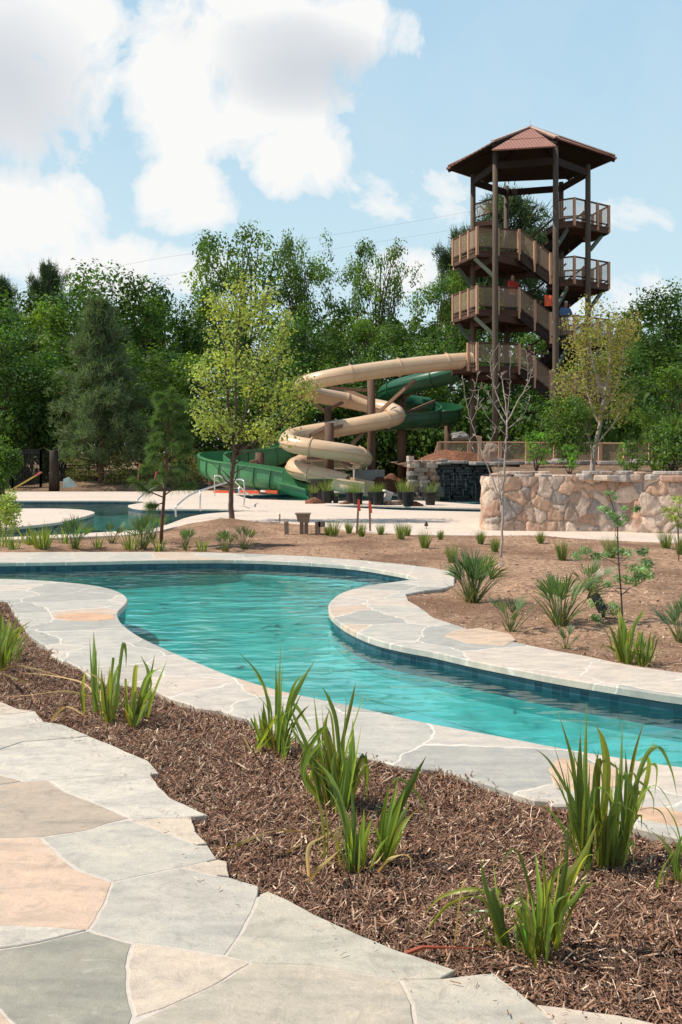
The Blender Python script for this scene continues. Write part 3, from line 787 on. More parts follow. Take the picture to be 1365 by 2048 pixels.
# ============================================================ STONE WALLS
def stone_face(line, z0, z1, cell, name, parent, mat, pal, batter=0.04, res=0.026, seed=0, depth=0.022):
    """rubble wall face: warped voronoi stones as real relief, one colour per stone"""
    r = np.random.default_rng(seed)
    LN = np.array([tuple(q) for q in spline(line, 12)]) if len(line) > 2 else np.array(line, float)
    SL_ = np.r_[0, np.cumsum(np.hypot(*(LN[1:] - LN[:-1]).T))]; L = SL_[-1]; H = z1 - z0
    nx = int(L / res) + 1; nz = int(H / res) + 1
    u, w = np.meshgrid(np.linspace(0, L, nx), np.linspace(0, H, nz))
    k = int(L * H / (cell * cell)) + 4
    S = np.stack([r.uniform(-.2, L + .2, k), r.uniform(-.15, H + .15, k)], 1)
    uu = u + 0.09 * (fbm(u * 4, w * 4, 3 + seed) - .5) * 2; ww = w + 0.09 * (fbm(u * 3, w * 3, 6 + seed) - .5) * 2
    D = np.sqrt((uu.ravel()[:, None] - S[:, 0]) ** 2 + ((ww.ravel()[:, None] - S[:, 1]) * 0.85) ** 2)
    idx = np.argsort(D, axis=1)[:, :2]
    d1 = np.take_along_axis(D, idx[:, :1], 1)[:, 0]; d2 = np.take_along_axis(D, idx[:, 1:2], 1)[:, 0]
    e = np.clip((d2 - d1) / 0.035, 0, 1)
    out = r.uniform(0.5, 1.2, k)[idx[:, 0]] * depth * e + 0.018 * e + 0.035 * (fbm(u.ravel() * 5, w.ravel() * 5, 2 + seed) - .5) + 0.045 * (fbm(u.ravel() * 17, w.ravel() * 7, 22 + seed) - .5)
    tx = r.uniform(-.08, .08, k)[idx[:, 0]]; out = out + tx * (u.ravel() - S[idx[:, 0], 0])
    out = out - batter * w.ravel(); ur = u.ravel()
    bx = np.interp(ur, SL_, LN[:, 0]); by = np.interp(ur, SL_, LN[:, 1])
    dx = np.interp(ur + .1, SL_, LN[:, 0]) - np.interp(ur - .1, SL_, LN[:, 0]); dy = np.interp(ur + .1, SL_, LN[:, 1]) - np.interp(ur - .1, SL_, LN[:, 1])
    q = np.hypot(dx, dy); P = np.stack([bx + dy / q * out, by - dx / q * out, z0 + w.ravel()], 1)
    C = np.array(pal)[r.integers(0, len(pal), k)][idx[:, 0]] * r.uniform(0.85, 1.15, k)[idx[:, 0]][:, None]
    jm = (e < 0.45)[:, None]
    C = np.where(jm, C * 0.6 + np.array((0.20, 0.145, 0.11)) * .5, C)
    i, j = np.meshgrid(np.arange(nx - 1), np.arange(nz - 1))
    a = (j * nx + i).ravel()
    Fq = np.stack([a, a + 1, a + nx + 1, a + nx], 1)
    return mk(name, P, Fq, mat, parent, smooth=True, col=C)

rock_pal = [(0.66, 0.48, 0.37), (0.74, 0.57, 0.45), (0.62, 0.39, 0.28), (0.56, 0.48, 0.41), (0.70, 0.46, 0.32), (0.50, 0.37, 0.29), (0.76, 0.60, 0.48), (0.45, 0.39, 0.35)]

def rough_slab(mb, c, size, rz, col, seed, n=9, tilt=(0, 0)):
    """irregular flat rock: jittered outline, bevelled top"""
    r = random.Random(seed)
    M3 = Matrix.Rotation(rz, 3, 'Z') @ Matrix.Rotation(tilt[0], 3, 'X') @ Matrix.Rotation(tilt[1], 3, 'Y')
    rings = []
    for zz, k in ((-0.5, 0.93), (-0.3, 1.0), (0.3, 0.985), (0.5, 0.91)):
        ring = []
        for i in range(n):
            a = 2 * math.pi * i / n
            ca, sa = math.cos(a), math.sin(a)
            q = max(abs(ca), abs(sa)) ** 0.65
            rr = k * (1 / q) * 0.5
            rnd = random.Random(seed * 31 + i)
            rr *= rnd.uniform(0.82, 1.08)
            ring.append(Vector((ca * rr * size[0], sa * rr * size[1], (zz + r.uniform(-.08, .08)) * size[2])))
        rings.append(ring)
    V = [tuple(M3 @ p + Vector(c)) for ring in rings for p in ring]
    Fc = [tuple(range(n))[::-1], tuple(3 * n + i for i in range(n))]
    for k in range(3):
        for i in range(n):
            j = (i + 1) % n
            Fc.append((k * n + i, k * n + j, (k + 1) * n + j, (k + 1) * n + i))
    mb.add(V, Fc, col)

wl0 = g(975, 1060); wl1 = g(1365, 1067); wl2 = (13.5, 18.3)
rw = thing('retaining_wall', (wl0[0], wl0[1], 0), 'curving retaining wall of pink and grey rubble stone at the right of the deck', 'stone wall')
ztop = 1.22
rock_pal = [tuple(min(.85, v * .93) for v in q) for q in rock_pal]
stone_face([(3.75, 23.2), (3.15, 21.2), wl0, (3.9, 20.02), (4.9, 19.9), (5.9, 19.85), wl1, wl2], -0.05, ztop - 0.08, 0.25, 'wall_face', rw, M['rock'], rock_pal, seed=3)
cap = MB(); r_ = random.Random(5)
pts = [(wl0[0] - 0.05, wl0[1] + .1), (4.9, 19.97), wl1, wl2]
def along(pts, t):
    Ls = [math.dist(pts[i], pts[i + 1]) for i in range(len(pts) - 1)]; s = t
    for i, L in enumerate(Ls):
        if s <= L or i == len(Ls) - 1:
            k = s / L; a = pts[i]; b = pts[i + 1]
            return a[0] + (b[0] - a[0]) * k, a[1] + (b[1] - a[1]) * k, math.atan2(b[1] - a[1], b[0] - a[0])
        s -= L
t = 0.15; k = 0
while t < 10.2:
    w = r_.uniform(0.28, 0.62)
    x, y, a = along(pts, t + w / 2)
    rough_slab(cap, (x, y + 0.17, ztop - 0.10 + r_.uniform(-.01, .015)), (w * 1.12, 0.46, r_.uniform(.11, .15)), a + r_.uniform(-.05, .05), random.choice(rock_pal), 40 + k, 11)
    if r_.random() < 0.8:
        x, y, a = along(pts, t + w * r_.uniform(.3, .9))
        rough_slab(cap, (x + .05, y + 0.2, ztop - 0.005 + r_.uniform(-.01, .02)), (w * r_.uniform(.9, 1.4), 0.42, r_.uniform(.05, .08)), a, random.choice(rock_pal), 140 + k, 10)
    t += w * 0.93; k += 1
cap.build('cap_stones', M['rock'], rw, smooth=False)

# waterfall wall: black wet ledges between paler rock shoulders
wf = thing('waterfall_wall', (3.6, 33.7, 0), 'tall black wet stone waterfall wall behind the splash pool', 'waterfall')
mb = MB(); r_ = random.Random(9)
x = 3.0
z = -0.1
while z < 1.22:
    h = r_.uniform(0.05, 0.12); x = 3.28
    while x < 6.2:
        w = r_.uniform(0.25, 0.8)
        v = r_.uniform(0.6, 1.6)
        rough_slab(mb, (x + w / 2, 33.9 + r_.uniform(-.09, .09), z + h / 2), (w, 0.5, h * 1.15), r_.uniform(-.04, .04), (0.020 * v, 0.024 * v, 0.026 * v), r_.randint(0, 99999), 8)
        x += w * 0.93
    z += h * 0.93
mb.build('wet_face', M['wetrock'], wf)
mb = MB()
for k in range(26):
    x = r_.uniform(3.5, 5.3); zt = r_.uniform(0.3, 1.15); L = r_.uniform(0.15, 0.6)
    mb.tube([(x, 33.56, zt), (x + r_.uniform(-.01, .01), 33.53, zt - L / 2), (x, 33.52, max(-.1, zt - L))], [0.002, 0.005, 0.002], 5, (0.5, 0.5, 0.5))
mb.build('falling_water', M['foam'], wf)
mb = MB()
for k in range(60):
    x = r_.uniform(3.6, 5.2); mb.box((x, 33.45 + r_.uniform(-.12, .08), -0.108 + r_.uniform(0, .012)), (r_.uniform(.03, .16), .03, .012))
mb.build('foam', M['foam'], wf)
# pale shoulder of stacked rocks
sh = thing('rock_shoulder', (2.6, 33.6, 0), 'pale stacked rock pier left of the black waterfall', 'rock pier')
mb = MB(); z = -0.08
while z < 1.3:
    h = r_.uniform(0.09, 0.22); x = 2.32
    while x < 3.3:
        w = r_.uniform(0.22, 0.5); c = random.choice(rock_pal); v = r_.uniform(0.4, 0.8)
        rough_slab(mb, (x + w / 2, 33.65 + r_.uniform(-.1, .1), z + h / 2), (w, 0.5, h * 1.08), r_.uniform(-.1, .1), tuple(q * v for q in c), r_.randint(0, 99999), 9)
        x += w * 0.9
    z += h * 0.93
rough_slab(mb, (2.45, 33.7, 1.42), (0.28, 0.3, 0.2), 0.1, rock_pal[0], 5, 9)
mb.build('stacked_rock', M['rock'], sh)
# ledge of flat rocks on top
led = thing('rock_ledge', (4, 33.6, 1.2), 'row of flat grey ledge stones along the top of the waterfall', 'ledge stones')
mb = MB(); x = 2.5
while x < 11.5:
    w = r_.uniform(0.5, 1.1); v = r_.uniform(0.75, 1.15)
    rough_slab(mb, (x + w / 2, 33.65 + r_.uniform(-.1, .3) - max(0, x - 5.5) * 0.35, 1.27 + r_.uniform(-.02, .05)), (w, 0.7, r_.uniform(.08, .15)), r_.uniform(-.15, .15), (0.33 * v, 0.28 * v, 0.25 * v), r_.randint(0, 99999), 10)
    if r_.random() < 0.5:
        rough_slab(mb, (x + w / 2 + .1, 34.0 - max(0, x - 5.5) * 0.35, 1.38), (w * .7, 0.5, .09), r_.uniform(-.2, .2), (0.36 * v, 0.31 * v, 0.28 * v), r_.randint(0, 99999), 9)
    x += w * 0.85
mb.build('ledge_stone', M['rock'], led)
# boulders behind
def boulder(c, s, col, label, seed):
    import bmesh
    bm = bmesh.new(); bmesh.ops.create_icosphere(bm, subdivisions=3, radius=1)
    V = []
    for v in bm.verts:
        p = v.co; n = mnoise.noise(p * 1.3 + Vector((seed, 0, 0))) * 0.35 + mnoise.noise(p * 3.1 + Vector((0, seed, 0))) * 0.14
        q = p * (1 + n)
        V.append((c[0] + q.x * s[0], c[1] + q.y * s[1], c[2] + q.z * s[2]))
    Fc = [tuple(v.index for v in f.verts) for f in bm.faces]; bm.free()
    return tag(mk('boulder', V, Fc, M['rock'], loc=(c[0], c[1], c[2] - s[2]), col=np.tile(np.array(col), (len(V), 1))), label, 'boulder')
boulder(at(920, 873, 38), (0.38, 0.4, 0.2), (0.30, 0.27, 0.24), 'grey boulder behind the wooden rail, left of the tower foot', 3)
boulder(at(982, 910, 36.5), (0.36, 0.3, 0.46), (0.42, 0.32, 0.25), 'tan upright boulder behind the wooden rail under the tower', 8)
def mound(px, Y, z, rx, rz, label, mat='red_dirt', ry=None, seed=1):
    X, _, _ = at(px, 0, Y); ry = ry or rx * 0.7
    n = 36; V = []; Fc = []
    for i in range(n):
        for j in range(n):
            u = -1 + 2 * i / (n - 1); v = -1 + 2 * j / (n - 1); r2 = u * u + v * v
            h = max(0, 1 - r2) ** 0.8 * (0.65 + 0.7 * float(fbm(np.array([u * 3 + seed]), np.array([v * 3]), 2)[0])) + 0.12 * (float(vn(np.array([u * 9 + seed]), np.array([v * 9]), 4)[0]) - .5) * (r2 < 1)
            V.append((X + u * rx, Y + v * ry, z - 0.03 + h * rz))
    for i in range(n - 1):
        for j in range(n - 1):
            Fc.append((i * n + j, (i + 1) * n + j, (i + 1) * n + j + 1, i * n + j + 1))
    return tag(mk('dirt_mound', V, Fc, M[mat], loc=(X, Y, z), smooth=True), label, 'dirt mound')
mound(905, 34.9, 1.2, 1.5, 0.55, 'red dirt heap on top of the waterfall wall')
mound(775, 39.5, 0.0, 1.3, 0.7, 'brown dirt heap beside the tan slide outlet', seed=5)
mound(720, 43.5, 0.0, 3.0, 0.4, 'low dark dirt bank behind the slide columns', 'ground', seed=9)
mb = MB(); mb.box((*at(738, 0, 39.6)[:2], 0.45), (1.25, 0.6, 0.95), 0.1)
tag(mb.build('concrete_block', M['concrete']), 'grey concrete footing block beside the tan slide', 'concrete block')

# ============================================================ TOWER
CXT, CYT, RT = 7.94, 40.0, 2.38
posts = [(CXT + RT * math.cos(math.radians(-16 + 60 * k)), CYT + RT * math.sin(math.radians(-16 + 60 * k))) for k in range(6)]
tw = thing('slide_tower', (CXT, CYT, 1.1), 'tall open timber slide tower with stairs and rust red metal roof', 'slide tower')
ztops = [13.55, 13.5, 13.5, 13.55, 13.75, 13.8]
for k, (x, y) in enumerate(posts):
    mb = MB()
    mb.tube([(x, y, 0.9), (x, y, 5), (x, y, 9), (x, y, ztops[k])], [0.135, 0.13, 0.12, 0.11], 12)
    mb.build('pole', M['pole'], tw, smooth=True)
# roof
ap = at(1061, 254, 40)
rc = {'fl': at(986, 283, 37.6), 'fr': at(1115, 275, 37.4), 'r': at(1231, 313, 39.4), 'br': at(1140, 352, 42.0), 'bl': at(972, 359, 42.2), 'l': at(896, 334, 40.4)}
order = ['fl', 'fr', 'r', 'br', 'bl', 'l']
roof = None
for k in range(6):
    a = Vector(rc[order[k]]); b = Vector(rc[order[(k + 1) % 6]]); c = Vector(ap)
    n = (a - c).cross(b - c).normalized()
    if n.z < 0: n = -n
    dz = Vector((0, 0, -0.10 if k in (2, 3, 4) else 0.0))
    # eave sheet runs slightly past the hips
    e = (b - a).normalized() * 0.12
    mb = MB()
    if k == 0:   # the front sheet hangs lower than its neighbours
        a = Vector(at(984, 299, 36.7)); b = Vector(at(1113, 291, 36.5)); e *= 0
    P = [a - e + dz, b + e + dz, c + dz * .2]
    N = 10
    top = []; bot = []
    V = []; Fc = []
    for q in (Vector((0, 0, 0)), n * -0.05):
        V += [tuple(p + q) for p in P]
    mb.add(V, [(0, 1, 2), (5, 4, 3), (0, 3, 4, 1), (1, 4, 5, 2), (2, 5, 3, 0)])
    o = mb.build('roof_panel', M['roof'], tw)
    mb = MB(); q0 = [p + (Vector(ap) - p) * .02 - n * .055 for p in P[:2]] + [P[2] - n * .055]
    q1 = [p - n * .05 for p in q0]
    mb.add([tuple(p) for p in q0 + q1], [(0, 1, 2), (5, 4, 3), (0, 3, 4, 1), (1, 4, 5, 2), (2, 5, 3, 0)]); mb.build('roof_shade', M['darkwood'], tw)  # dark sheet added under each panel to stand for the roof's own shade
mb = MB()
for key in ('fl', 'fr', 'r', 'l'):
    mb.beam(Vector(ap) + Vector((0, 0, .03)), Vector(rc[key]) + Vector((0, 0, .04)), 0.18, 0.04)
mb.build('ridge_cap', M['ridge'], tw)
mb = MB()
for k in range(6):
    x, y = posts[k]; x2, y2 = posts[(k + 1) % 6]
    mb.beam((x, y, 13.22), (x2, y2, 13.22), 0.09, 0.28)
    rk = Vector(rc[['r', 'br', 'bl', 'l', 'fl', 'fr'][k]]) - Vector((0, 0, .14))
    mb.beam(rk, Vector(ap) - Vector((0, 0, .2)), 0.08, 0.2)
for k in range(6):
    a = Vector(rc[order[k]]); b = Vector(rc[order[(k + 1) % 6]]); c = Vector(ap)
    for q in (0.3, 0.55, 0.8):
        p1 = c.lerp(a, q) - Vector((0, 0, .13)); p2 = c.lerp(b, q) - Vector((0, 0, .13))
        mb.beam(p1, p2, 0.06, 0.12)
mb.build('roof_framing', M['darkwood'], tw)
mb = MB(); mb.tube([ap, (ap[0], ap[1], ap[2] + 0.28)], 0.012, 6); mb.build('lightning_rod', M['steel'], tw)

def platform(poly, z, name='landing'):
    mb = MB()
    mb.prism(poly, z - 0.06, z)
    inn = offset(poly, 0.06)
    n = len(poly)
    for i in range(n):
        a = inn[i]; b = inn[(i + 1) % n]
        mb.beam((a[0], a[1], z - 0.165), (b[0], b[1], z - 0.165), 0.07, 0.21)
    xs = [p[0] for p in poly]; ys = [p[1] for p in poly]
    y = min(ys) + 0.3
    P = np.array([[0, 0]])
    while y < max(ys) - 0.1:
        xx = np.linspace(min(xs), max(xs), 60); m = inside(np.stack([xx, np.full(60, y)], 1), inn)
        if m.sum() > 3: mb.beam((xx[m][0], y, z - 0.17), (xx[m][-1], y, z - 0.17), 0.05, 0.19)
        y += 0.42
    return mb.build(name, M['deckwood'], tw)

def railing(pts, spots=None, h=0.92, name='railing', parent=None, drop=0.0, pw=0.10, mat='railwood'):
    """pts: floor-level polyline (x,y,z); a child post at every point and between"""
    root = MB(); pm = MB(); P = []
    for i in range(len(pts) - 1):
        a = Vector(pts[i]); b = Vector(pts[i + 1])
        L = (b - a).length; k = max(1, round(L / 0.85))
        for j in range(k + (1 if i == len(pts) - 2 else 0)):
            P.append(a.lerp(b, j / k))
        up = Vector((0, 0, 1))
        root.beam(a + up * h, b + up * h, 0.05, 0.06)
        root.beam(a + up * 0.12, b + up * 0.12, 0.04, 0.05)
        pm.add([a + up * 0.12, b + up * 0.12, b + up * (h - .03), a + up * (h - .03)], [(0, 1, 2, 3)])
    o = root.build(name, M['deckwood'], parent or tw)
    o['_p'] = 1
    q = pm.build('mesh_panel', M['mesh'], o)
    for p in P:
        mb = MB(); s = random.uniform(0.9, 1.08)
        mb.box((p.x, p.y, p.z + (h + 0.04 - drop - 0.22) / 2), (pw, pw, h + 0.04 + drop + 0.22 - 0.02), 0.25, (s, s, s))
        mb.build('railing_post', M[mat], o)
    return o

Lz = [9.90, 7.50, 5.19]; Rz = [11.20, 8.80, 6.37, 4.0]
for i, z in enumerate(Lz):
    poly = [(4.79, 40.9), (5.52, 38.6), (7.35, 39.15), (7.6, 40.6), (8.9, 42.9), (5.7, 43.2)]
    if i == 2: poly = [(4.72, 40.9), (4.6, 39.3), (5.52, 38.6), (7.35, 39.15), (7.6, 40.6), (8.9, 42.9), (5.7, 43.2)]
    platform(poly, z)
    if i < 2:
        railing([(5.0, 41.9, z), (4.83, 40.9, z), (5.54, 38.64, z), (7.33, 39.19, z)])
    else:
        railing([(5.2, 38.85, z), (5.54, 38.64, z), (7.33, 39.19, z)])
for i, z in enumerate(Rz):
    poly = [(9.0, 39.35), (9.6, 39.05), (11.42, 40.35), (11.1, 41.9), (9.3, 42.4), (8.75, 40.6)]
    platform(poly, z)
    railing([(8.95, 39.5, z), (9.6, 39.1, z), (11.38, 40.38, z), (11.08, 41.85, z), (9.9, 42.2, z)])

def flight(a, b, w, side, rail=True, n=7):
    """stairs from a down to b (centre of edges); w horizontal width vector"""
    a = Vector(a); b = Vector(b); w = Vector((w[0], w[1], 0))
    mb = MB()
    for s in (0, 1):
        mb.beam(a + w * s - Vector((0, 0, .16)), b + w * s - Vector((0, 0, .16)), 0.07, 0.30)
    V = [a - Vector((0, 0, .22)), b - Vector((0, 0, .22)), b + w - Vector((0, 0, .22)), a + w - Vector((0, 0, .22))]
    mb.add(V + [v + Vector((0, 0, .04)) for v in V], [(0, 1, 2, 3), (7, 6, 5, 4)])
    d = (b - a)
    for k in range(n):
        p = a + d * ((k + .5) / n); p.z = a.z + d.z * (k + 1) / (n + 1)
        hd = Vector((d.x, d.y, 0)).normalized() * 0.15
        q = [p - hd, p + hd, p + hd + w, p - hd + w]
        mb.hexa([tuple(v) for v in q] + [tuple(v + Vector((0, 0, .04))) for v in q])
    mb.build('stair_flight', M['darkwood'], tw)
    if rail:
        railing([tuple(a), tuple(b)], h=0.92, drop=0.12)
for i, z in enumerate(Lz):
    zb = Rz[i + 1]
    flight((7.35, 39.15, z), (8.55, 38.75, zb + 0.05), (0.35, 1.1), 1)
for i in range(3):
    flight((10.55, 41.2, Rz[i] - .02), (9.0, 42.6, Lz[i] + .03), (-1.0, -0.75), 1, n=8)
    # handrail seen through the frame
    mb = MB(); mb.beam((9.6, 40.5, Rz[i] + .9), (8.1, 41.85, Lz[i] + .95), 0.05, 0.07); mb.build('handrail', M['deckwood'], tw)
# short high landing at the back
mb = MB(); mb.prism([(5.7, 41.2), (6.7, 40.8), (7.1, 42.2), (6.0, 42.5)], 11.45, 11.65); mb.build('landing', M['deckwood'], tw)
railing([(5.7, 41.2, 11.68), (6.7, 40.8, 11.9)], h=0.7, mat='deckwood', pw=0.06)
# diagonal braces, green-grey
mb_m = m_simple('brace_timber', (0.085, 0.10, 0.07), 0.8)
def brace(a, b):
    mb = MB(); mb.beam(a, b, 0.09, 0.16); mb.build('brace', mb_m, tw)
for z in Lz[:2]:
    brace((posts[4][0], posts[4][1] + .1, z - 1.15), (posts[4][0] - .75, posts[4][1] + .5, z - .32))
    brace((posts[3][0], posts[3][1], z - 1.2), (posts[3][0] - .65, posts[3][1] + .1, z - .32))
for z in Rz[:3]:
    brace((posts[5][0] + .1, posts[5][1] + .1, z - 1.3), (posts[5][0] + .85, posts[5][1] + 1.6, z - .32))
    brace((posts[0][0] + .1, posts[0][1], z - 1.15), (posts[0][0] + 0.85, posts[0][1] + 1.1, z - .34))
# girts tying the poles at the levels
for z in Lz:
    mb = MB()
    for a, b in ((3, 4), (2, 3), (1, 2), (4, 1)):
        mb.beam((*posts[a], z - .4), (*posts[b], z - .4), .08, .24)
    mb.build('girt', M['deckwood'], tw)
# orange sheet over the railing
mb = MB()
x0, y0 = 8.28, 38.70
N = 6
for i in range(N):
    for j in range(N):
        pass
V = []; Fc = []
for i in range(7):
    for j in range(8):
        V.append((x0 + 0.33 * i / 6, y0 - 0.03 - 0.03 * math.sin(i * 1.4 + j * .5), 8.05 - 0.44 * j / 7 + 0.015 * math.sin(i * 2)))
for i in range(6):
    for j in range(7): Fc.append((i * 8 + j, i * 8 + j + 1, (i + 1) * 8 + j + 1, (i + 1) * 8 + j))
tag(mk('safety_vest', V, Fc, M['orange'], loc=(x0, y0, 7.6), smooth=True), 'bright orange cloth hung on the stair railing of the tower', 'orange cloth')

# ============================================================ PEOPLE on the tower
def skin_chain(name, nodes, edges, mat, parent, sub=2):
    """nodes: (x,y,z,r)"""
    me = bpy.data.meshes.new(name)
    base = Vector(parent['_w'])
    me.from_pydata([tuple(Vector(n[:3])) for n in nodes], edges, [])
    o = bpy.data.objects.new(name, me); COL.objects.link(o); o.parent = parent
    me.materials.append(mat)
    sk = o.modifiers.new('skin', 'SKIN')
    for i, n in enumerate(nodes):
        sv_ = me.skin_vertices[0].data[i]; sv_.radius = (n[3], n[3] if len(n) < 5 else n[4])
    me.skin_vertices[0].data[0].use_root = True
    s = o.modifiers.new('sub', 'SUBSURF'); s.levels = sub; s.render_levels = sub
    me.color_attributes.new('col', 'FLOAT_COLOR', 'POINT')
    for d in me.color_attributes['col'].data: d.color = (1, 1, 1, 1)
    return o
def person(loc, rz, label, shirt, hat=None, bend=0.0, arm_up=0.0):
    p = thing('person', loc, label, 'person')
    p.rotation_euler = (0, 0, rz)
    b = bend
    hip = (0, 0, .92); ch = (0, -.28 * b, 1.28); nk = (0, -.42 * b, 1.48); hd = (0, -.50 * b - .02, 1.62); tp = (0, -.54 * b - .02, 1.71)
    nodes = [(*hip, .13, .10), (*ch, .16, .11), (*nk, .055), (*hd, .085, .10), (*tp, .07, .08)]
    edges = [(0, 1), (1, 2), (2, 3), (3, 4)]
    arms = []
    for s in (-1, 1):
        sh_ = (s * .19, ch[1], 1.40); el = (s * .25, ch[1] - .10 - .1 * arm_up, 1.14 + .08 * arm_up); wr = (s * .18, ch[1] - .30, 1.05 + .14 * arm_up)
        i = len(nodes); nodes += [(*sh_, .055), (*el, .042), (*wr, .03), (wr[0] * .9, wr[1] - .09, wr[2] + .01, .035, .02)]
        edges += [(1, i), (i, i + 1), (i + 1, i + 2), (i + 2, i + 3)]
        arms.append((sh_, el))
        j = len(nodes)
        for q in range(4):
            nodes.append((wr[0] * .9 + (q - 1.5) * .017, wr[1] - .165 - .008 * (q in (1, 2)), wr[2] - .01, .009)); edges.append((i + 3, j + q))
        nodes.append((wr[0] * .9 - s * .05, wr[1] - .10, wr[2] + .02, .010)); edges.append((i + 3, j + 4))
        k = len(nodes); nodes += [(s * .10, 0, .86, .085), (s * .11, -.02, .48, .06), (s * .12, .02, .09, .04), (s * .12, -.12, .04, .035)]
        edges += [(0, k), (k, k + 1), (k + 1, k + 2), (k + 2, k + 3)]
    skin_chain('body', nodes, edges, M['skin'], p, 2)
    sn = [(*hip[:2], .88, .155, .125), (*ch, .185, .135), (0, nk[1] * .95, 1.43, .10, .09)]; se = [(0, 1), (1, 2)]
    for sh_, el in arms:
        i = len(sn); sn += [(*sh_, .075), (*el, .06)]; se += [(1, i), (i, i + 1)]
    skin_chain('shirt', sn, se, M[shirt], p, 2)
    tn = [(0, 0, .93, .15, .12)]; te = []
    for s in (-1, 1):
        i = len(tn); tn += [(s * .10, 0, .82, .10), (s * .11, -.02, .48, .078), (s * .12, .02, .12, .065)]; te += [(0, i), (i, i + 1), (i + 1, i + 2)]
    skin_chain('trousers', tn, te, M['jeans'], p, 2)
    skin_chain('hard_hat' if hat else 'hair', [(hd[0], hd[1] + .01, 1.66, .105, .12), (tp[0], tp[1], 1.745, .075, .085)], [(0, 1)], hat or M['hair'], p, 2)
    return p
person((7.2, 39.9, 7.40), 0.5, 'person in a red shirt standing behind the middle left railing of the tower', 'redcloth')
person((7.85, 39.6, 4.45), -0.3, 'person in a dark red shirt going down the lowest tower stairs', 'darkred', arm_up=.6)
person((9.45, 40.2, 6.30), 0.2, 'person in a blue shirt and white hard hat on the lower right landing', 'bluecloth', M['hat'], bend=.3)
# ============================================================ SLIDES
def slide_path(pts, n=10):
    return [Vector(at(*p)) for p in [tuple(q) for q in spline(pts, n)]]
def sweep(P, prof, closed):
    """sweep a profile [(side, up)] with level side vectors"""
    V = []; Fc = []; n = len(P); k = len(prof); FR = []
    for i in range(n):
        t = (P[min(i + 1, n - 1)] - P[max(0, i - 1)]).normalized()
        s = t.cross(Vector((0, 0, 1))).normalized(); u = s.cross(t).normalized()
        FR.append((t, s, u))
        for a, b in (prof(i / (n - 1)) if callable(prof) else prof): V.append(P[i] + s * a + u * b)
    k = len(V) // n
    for i in range(n - 1):
        for j in range(k if closed else k - 1):
            j2 = (j + 1) % k
            Fc.append((i * k + j, i * k + j2, (i + 1) * k + j2, (i + 1) * k + j))
    return V, Fc, FR
def circ(r, n=24): return [(r * math.cos(2 * math.pi * i / n), r * math.sin(2 * math.pi * i / n)) for i in range(n)]
def arclen(P):
    s = [0]
    for i in range(1, len(P)): s.append(s[-1] + (P[i] - P[i - 1]).length)
    return s
def tube_slide(root, P, r, mat, every=2.1, name='tube', first=1.0, open_end=True):
    V, Fc, FR = sweep(P, circ(r), True)
    V2, F2, _ = sweep(P, circ(r - .03), True)
    n = len(V); VV = V + V2; FF = Fc + [tuple(i + n for i in q[::-1]) for q in F2]
    k = 24; m = len(P) - 1
    for e in (0, m):
        for j in range(k):
            j2 = (j + 1) % k
            FF.append((e * k + j, e * k + j2, n + e * k + j2, n + e * k + j))
    mk(name, VV, FF, mat, root, smooth=True)
    # lengthwise seam flange on both sides
    mb = MB()
    for sgn in (-1, 1):
        V, Fc, _ = sweep(P, [(sgn * (r - .01), .012), (sgn * (r + .035), .012), (sgn * (r + .035), -.012), (sgn * (r - .01), -.012)], True)
        mb.add(V, Fc, (.85, .82, .8))
    mb.build('seam', mat, root)
    s = arclen(P); nxt = first
    for i in range(1, len(P) - 1):
        if s[i] >= nxt:
            t, sd, u = FR[i]
            mb = MB()
            ring = lambda rr, off: [P[i] + t * off + sd * a + u * b for a, b in circ(rr)]
            R = [ring(r - .005, -.035), ring(r + .035, -.035), ring(r + .035, .035), ring(r - .005, .035)]
            V = [v for q in R for v in q]; Fc = []
            for q in range(3):
                for j in range(24):
                    j2 = (j + 1) % 24
                    Fc.append((q * 24 + j, q * 24 + j2, (q + 1) * 24 + j2, (q + 1) * 24 + j))
            mb.add(V, Fc, (.92, .9, .88))
            mb.tube([P[i] + u * (r + .02), P[i] + u * (r + .08)], .035, 6, (.9, .88, .85))
            mb.build('flange', mat, root)
            nxt += every
def flume(root, P, r, hgt, mat, every=1.0, name='flume', ribs=True, ra=1.0):
    def prof(rr, lip):
        pts = []
        if lip: pts += [(-rr - .07, hgt + .03), (-rr - .07, hgt - .03)]
        pts += [(-rr, hgt - .03)] if lip else [(-rr, hgt + .03)]
        for i in range(13):
            a = math.pi + math.pi * i / 12
            pts.append((rr * math.cos(a), rr * math.sin(a) * ra))
        pts += [(rr, hgt - .03)] if lip else [(rr, hgt + .03)]
        if lip: pts += [(rr + .07, hgt - .03), (rr + .07, hgt + .03)]
        return pts
    o = prof(r, True); i_ = prof(r - .035, False)
    closed = o + i_[::-1]
    V, Fc, FR = sweep(P, closed, True)
    k = len(closed); m = len(P) - 1
    Fc.append(tuple(range(k))[::-1]); Fc.append(tuple(m * k + j for j in range(k)))
    mk(name, V, Fc, mat, root, smooth=False)
    if not ribs: return
    s = arclen(P); nxt = 0.5
    for i in range(1, len(P) - 1):
        if s[i] >= nxt:
            t, sd, u = FR[i]; mb = MB(); a0 = prof(r, False); a1 = prof(r + .06, False)
            V = []
            for off in (-.02, .02):
                V += [P[i] + t * off + sd * a + u * b for a, b in a0] + [P[i] + t * off + sd * a + u * b for a, b in a1]
            n = len(a0); Fc = []
            for j in range(n - 1):
                Fc += [(j, j + 1, n + j + 1, n + j), (2 * n + j, 3 * n + j, 3 * n + j + 1, 2 * n + j + 1), (n + j, n + j + 1, 3 * n + j + 1, 3 * n + j)]
            mb.add(V, Fc, (.8, .8, .8)); mb.build('rib', mat, root)
            nxt += every

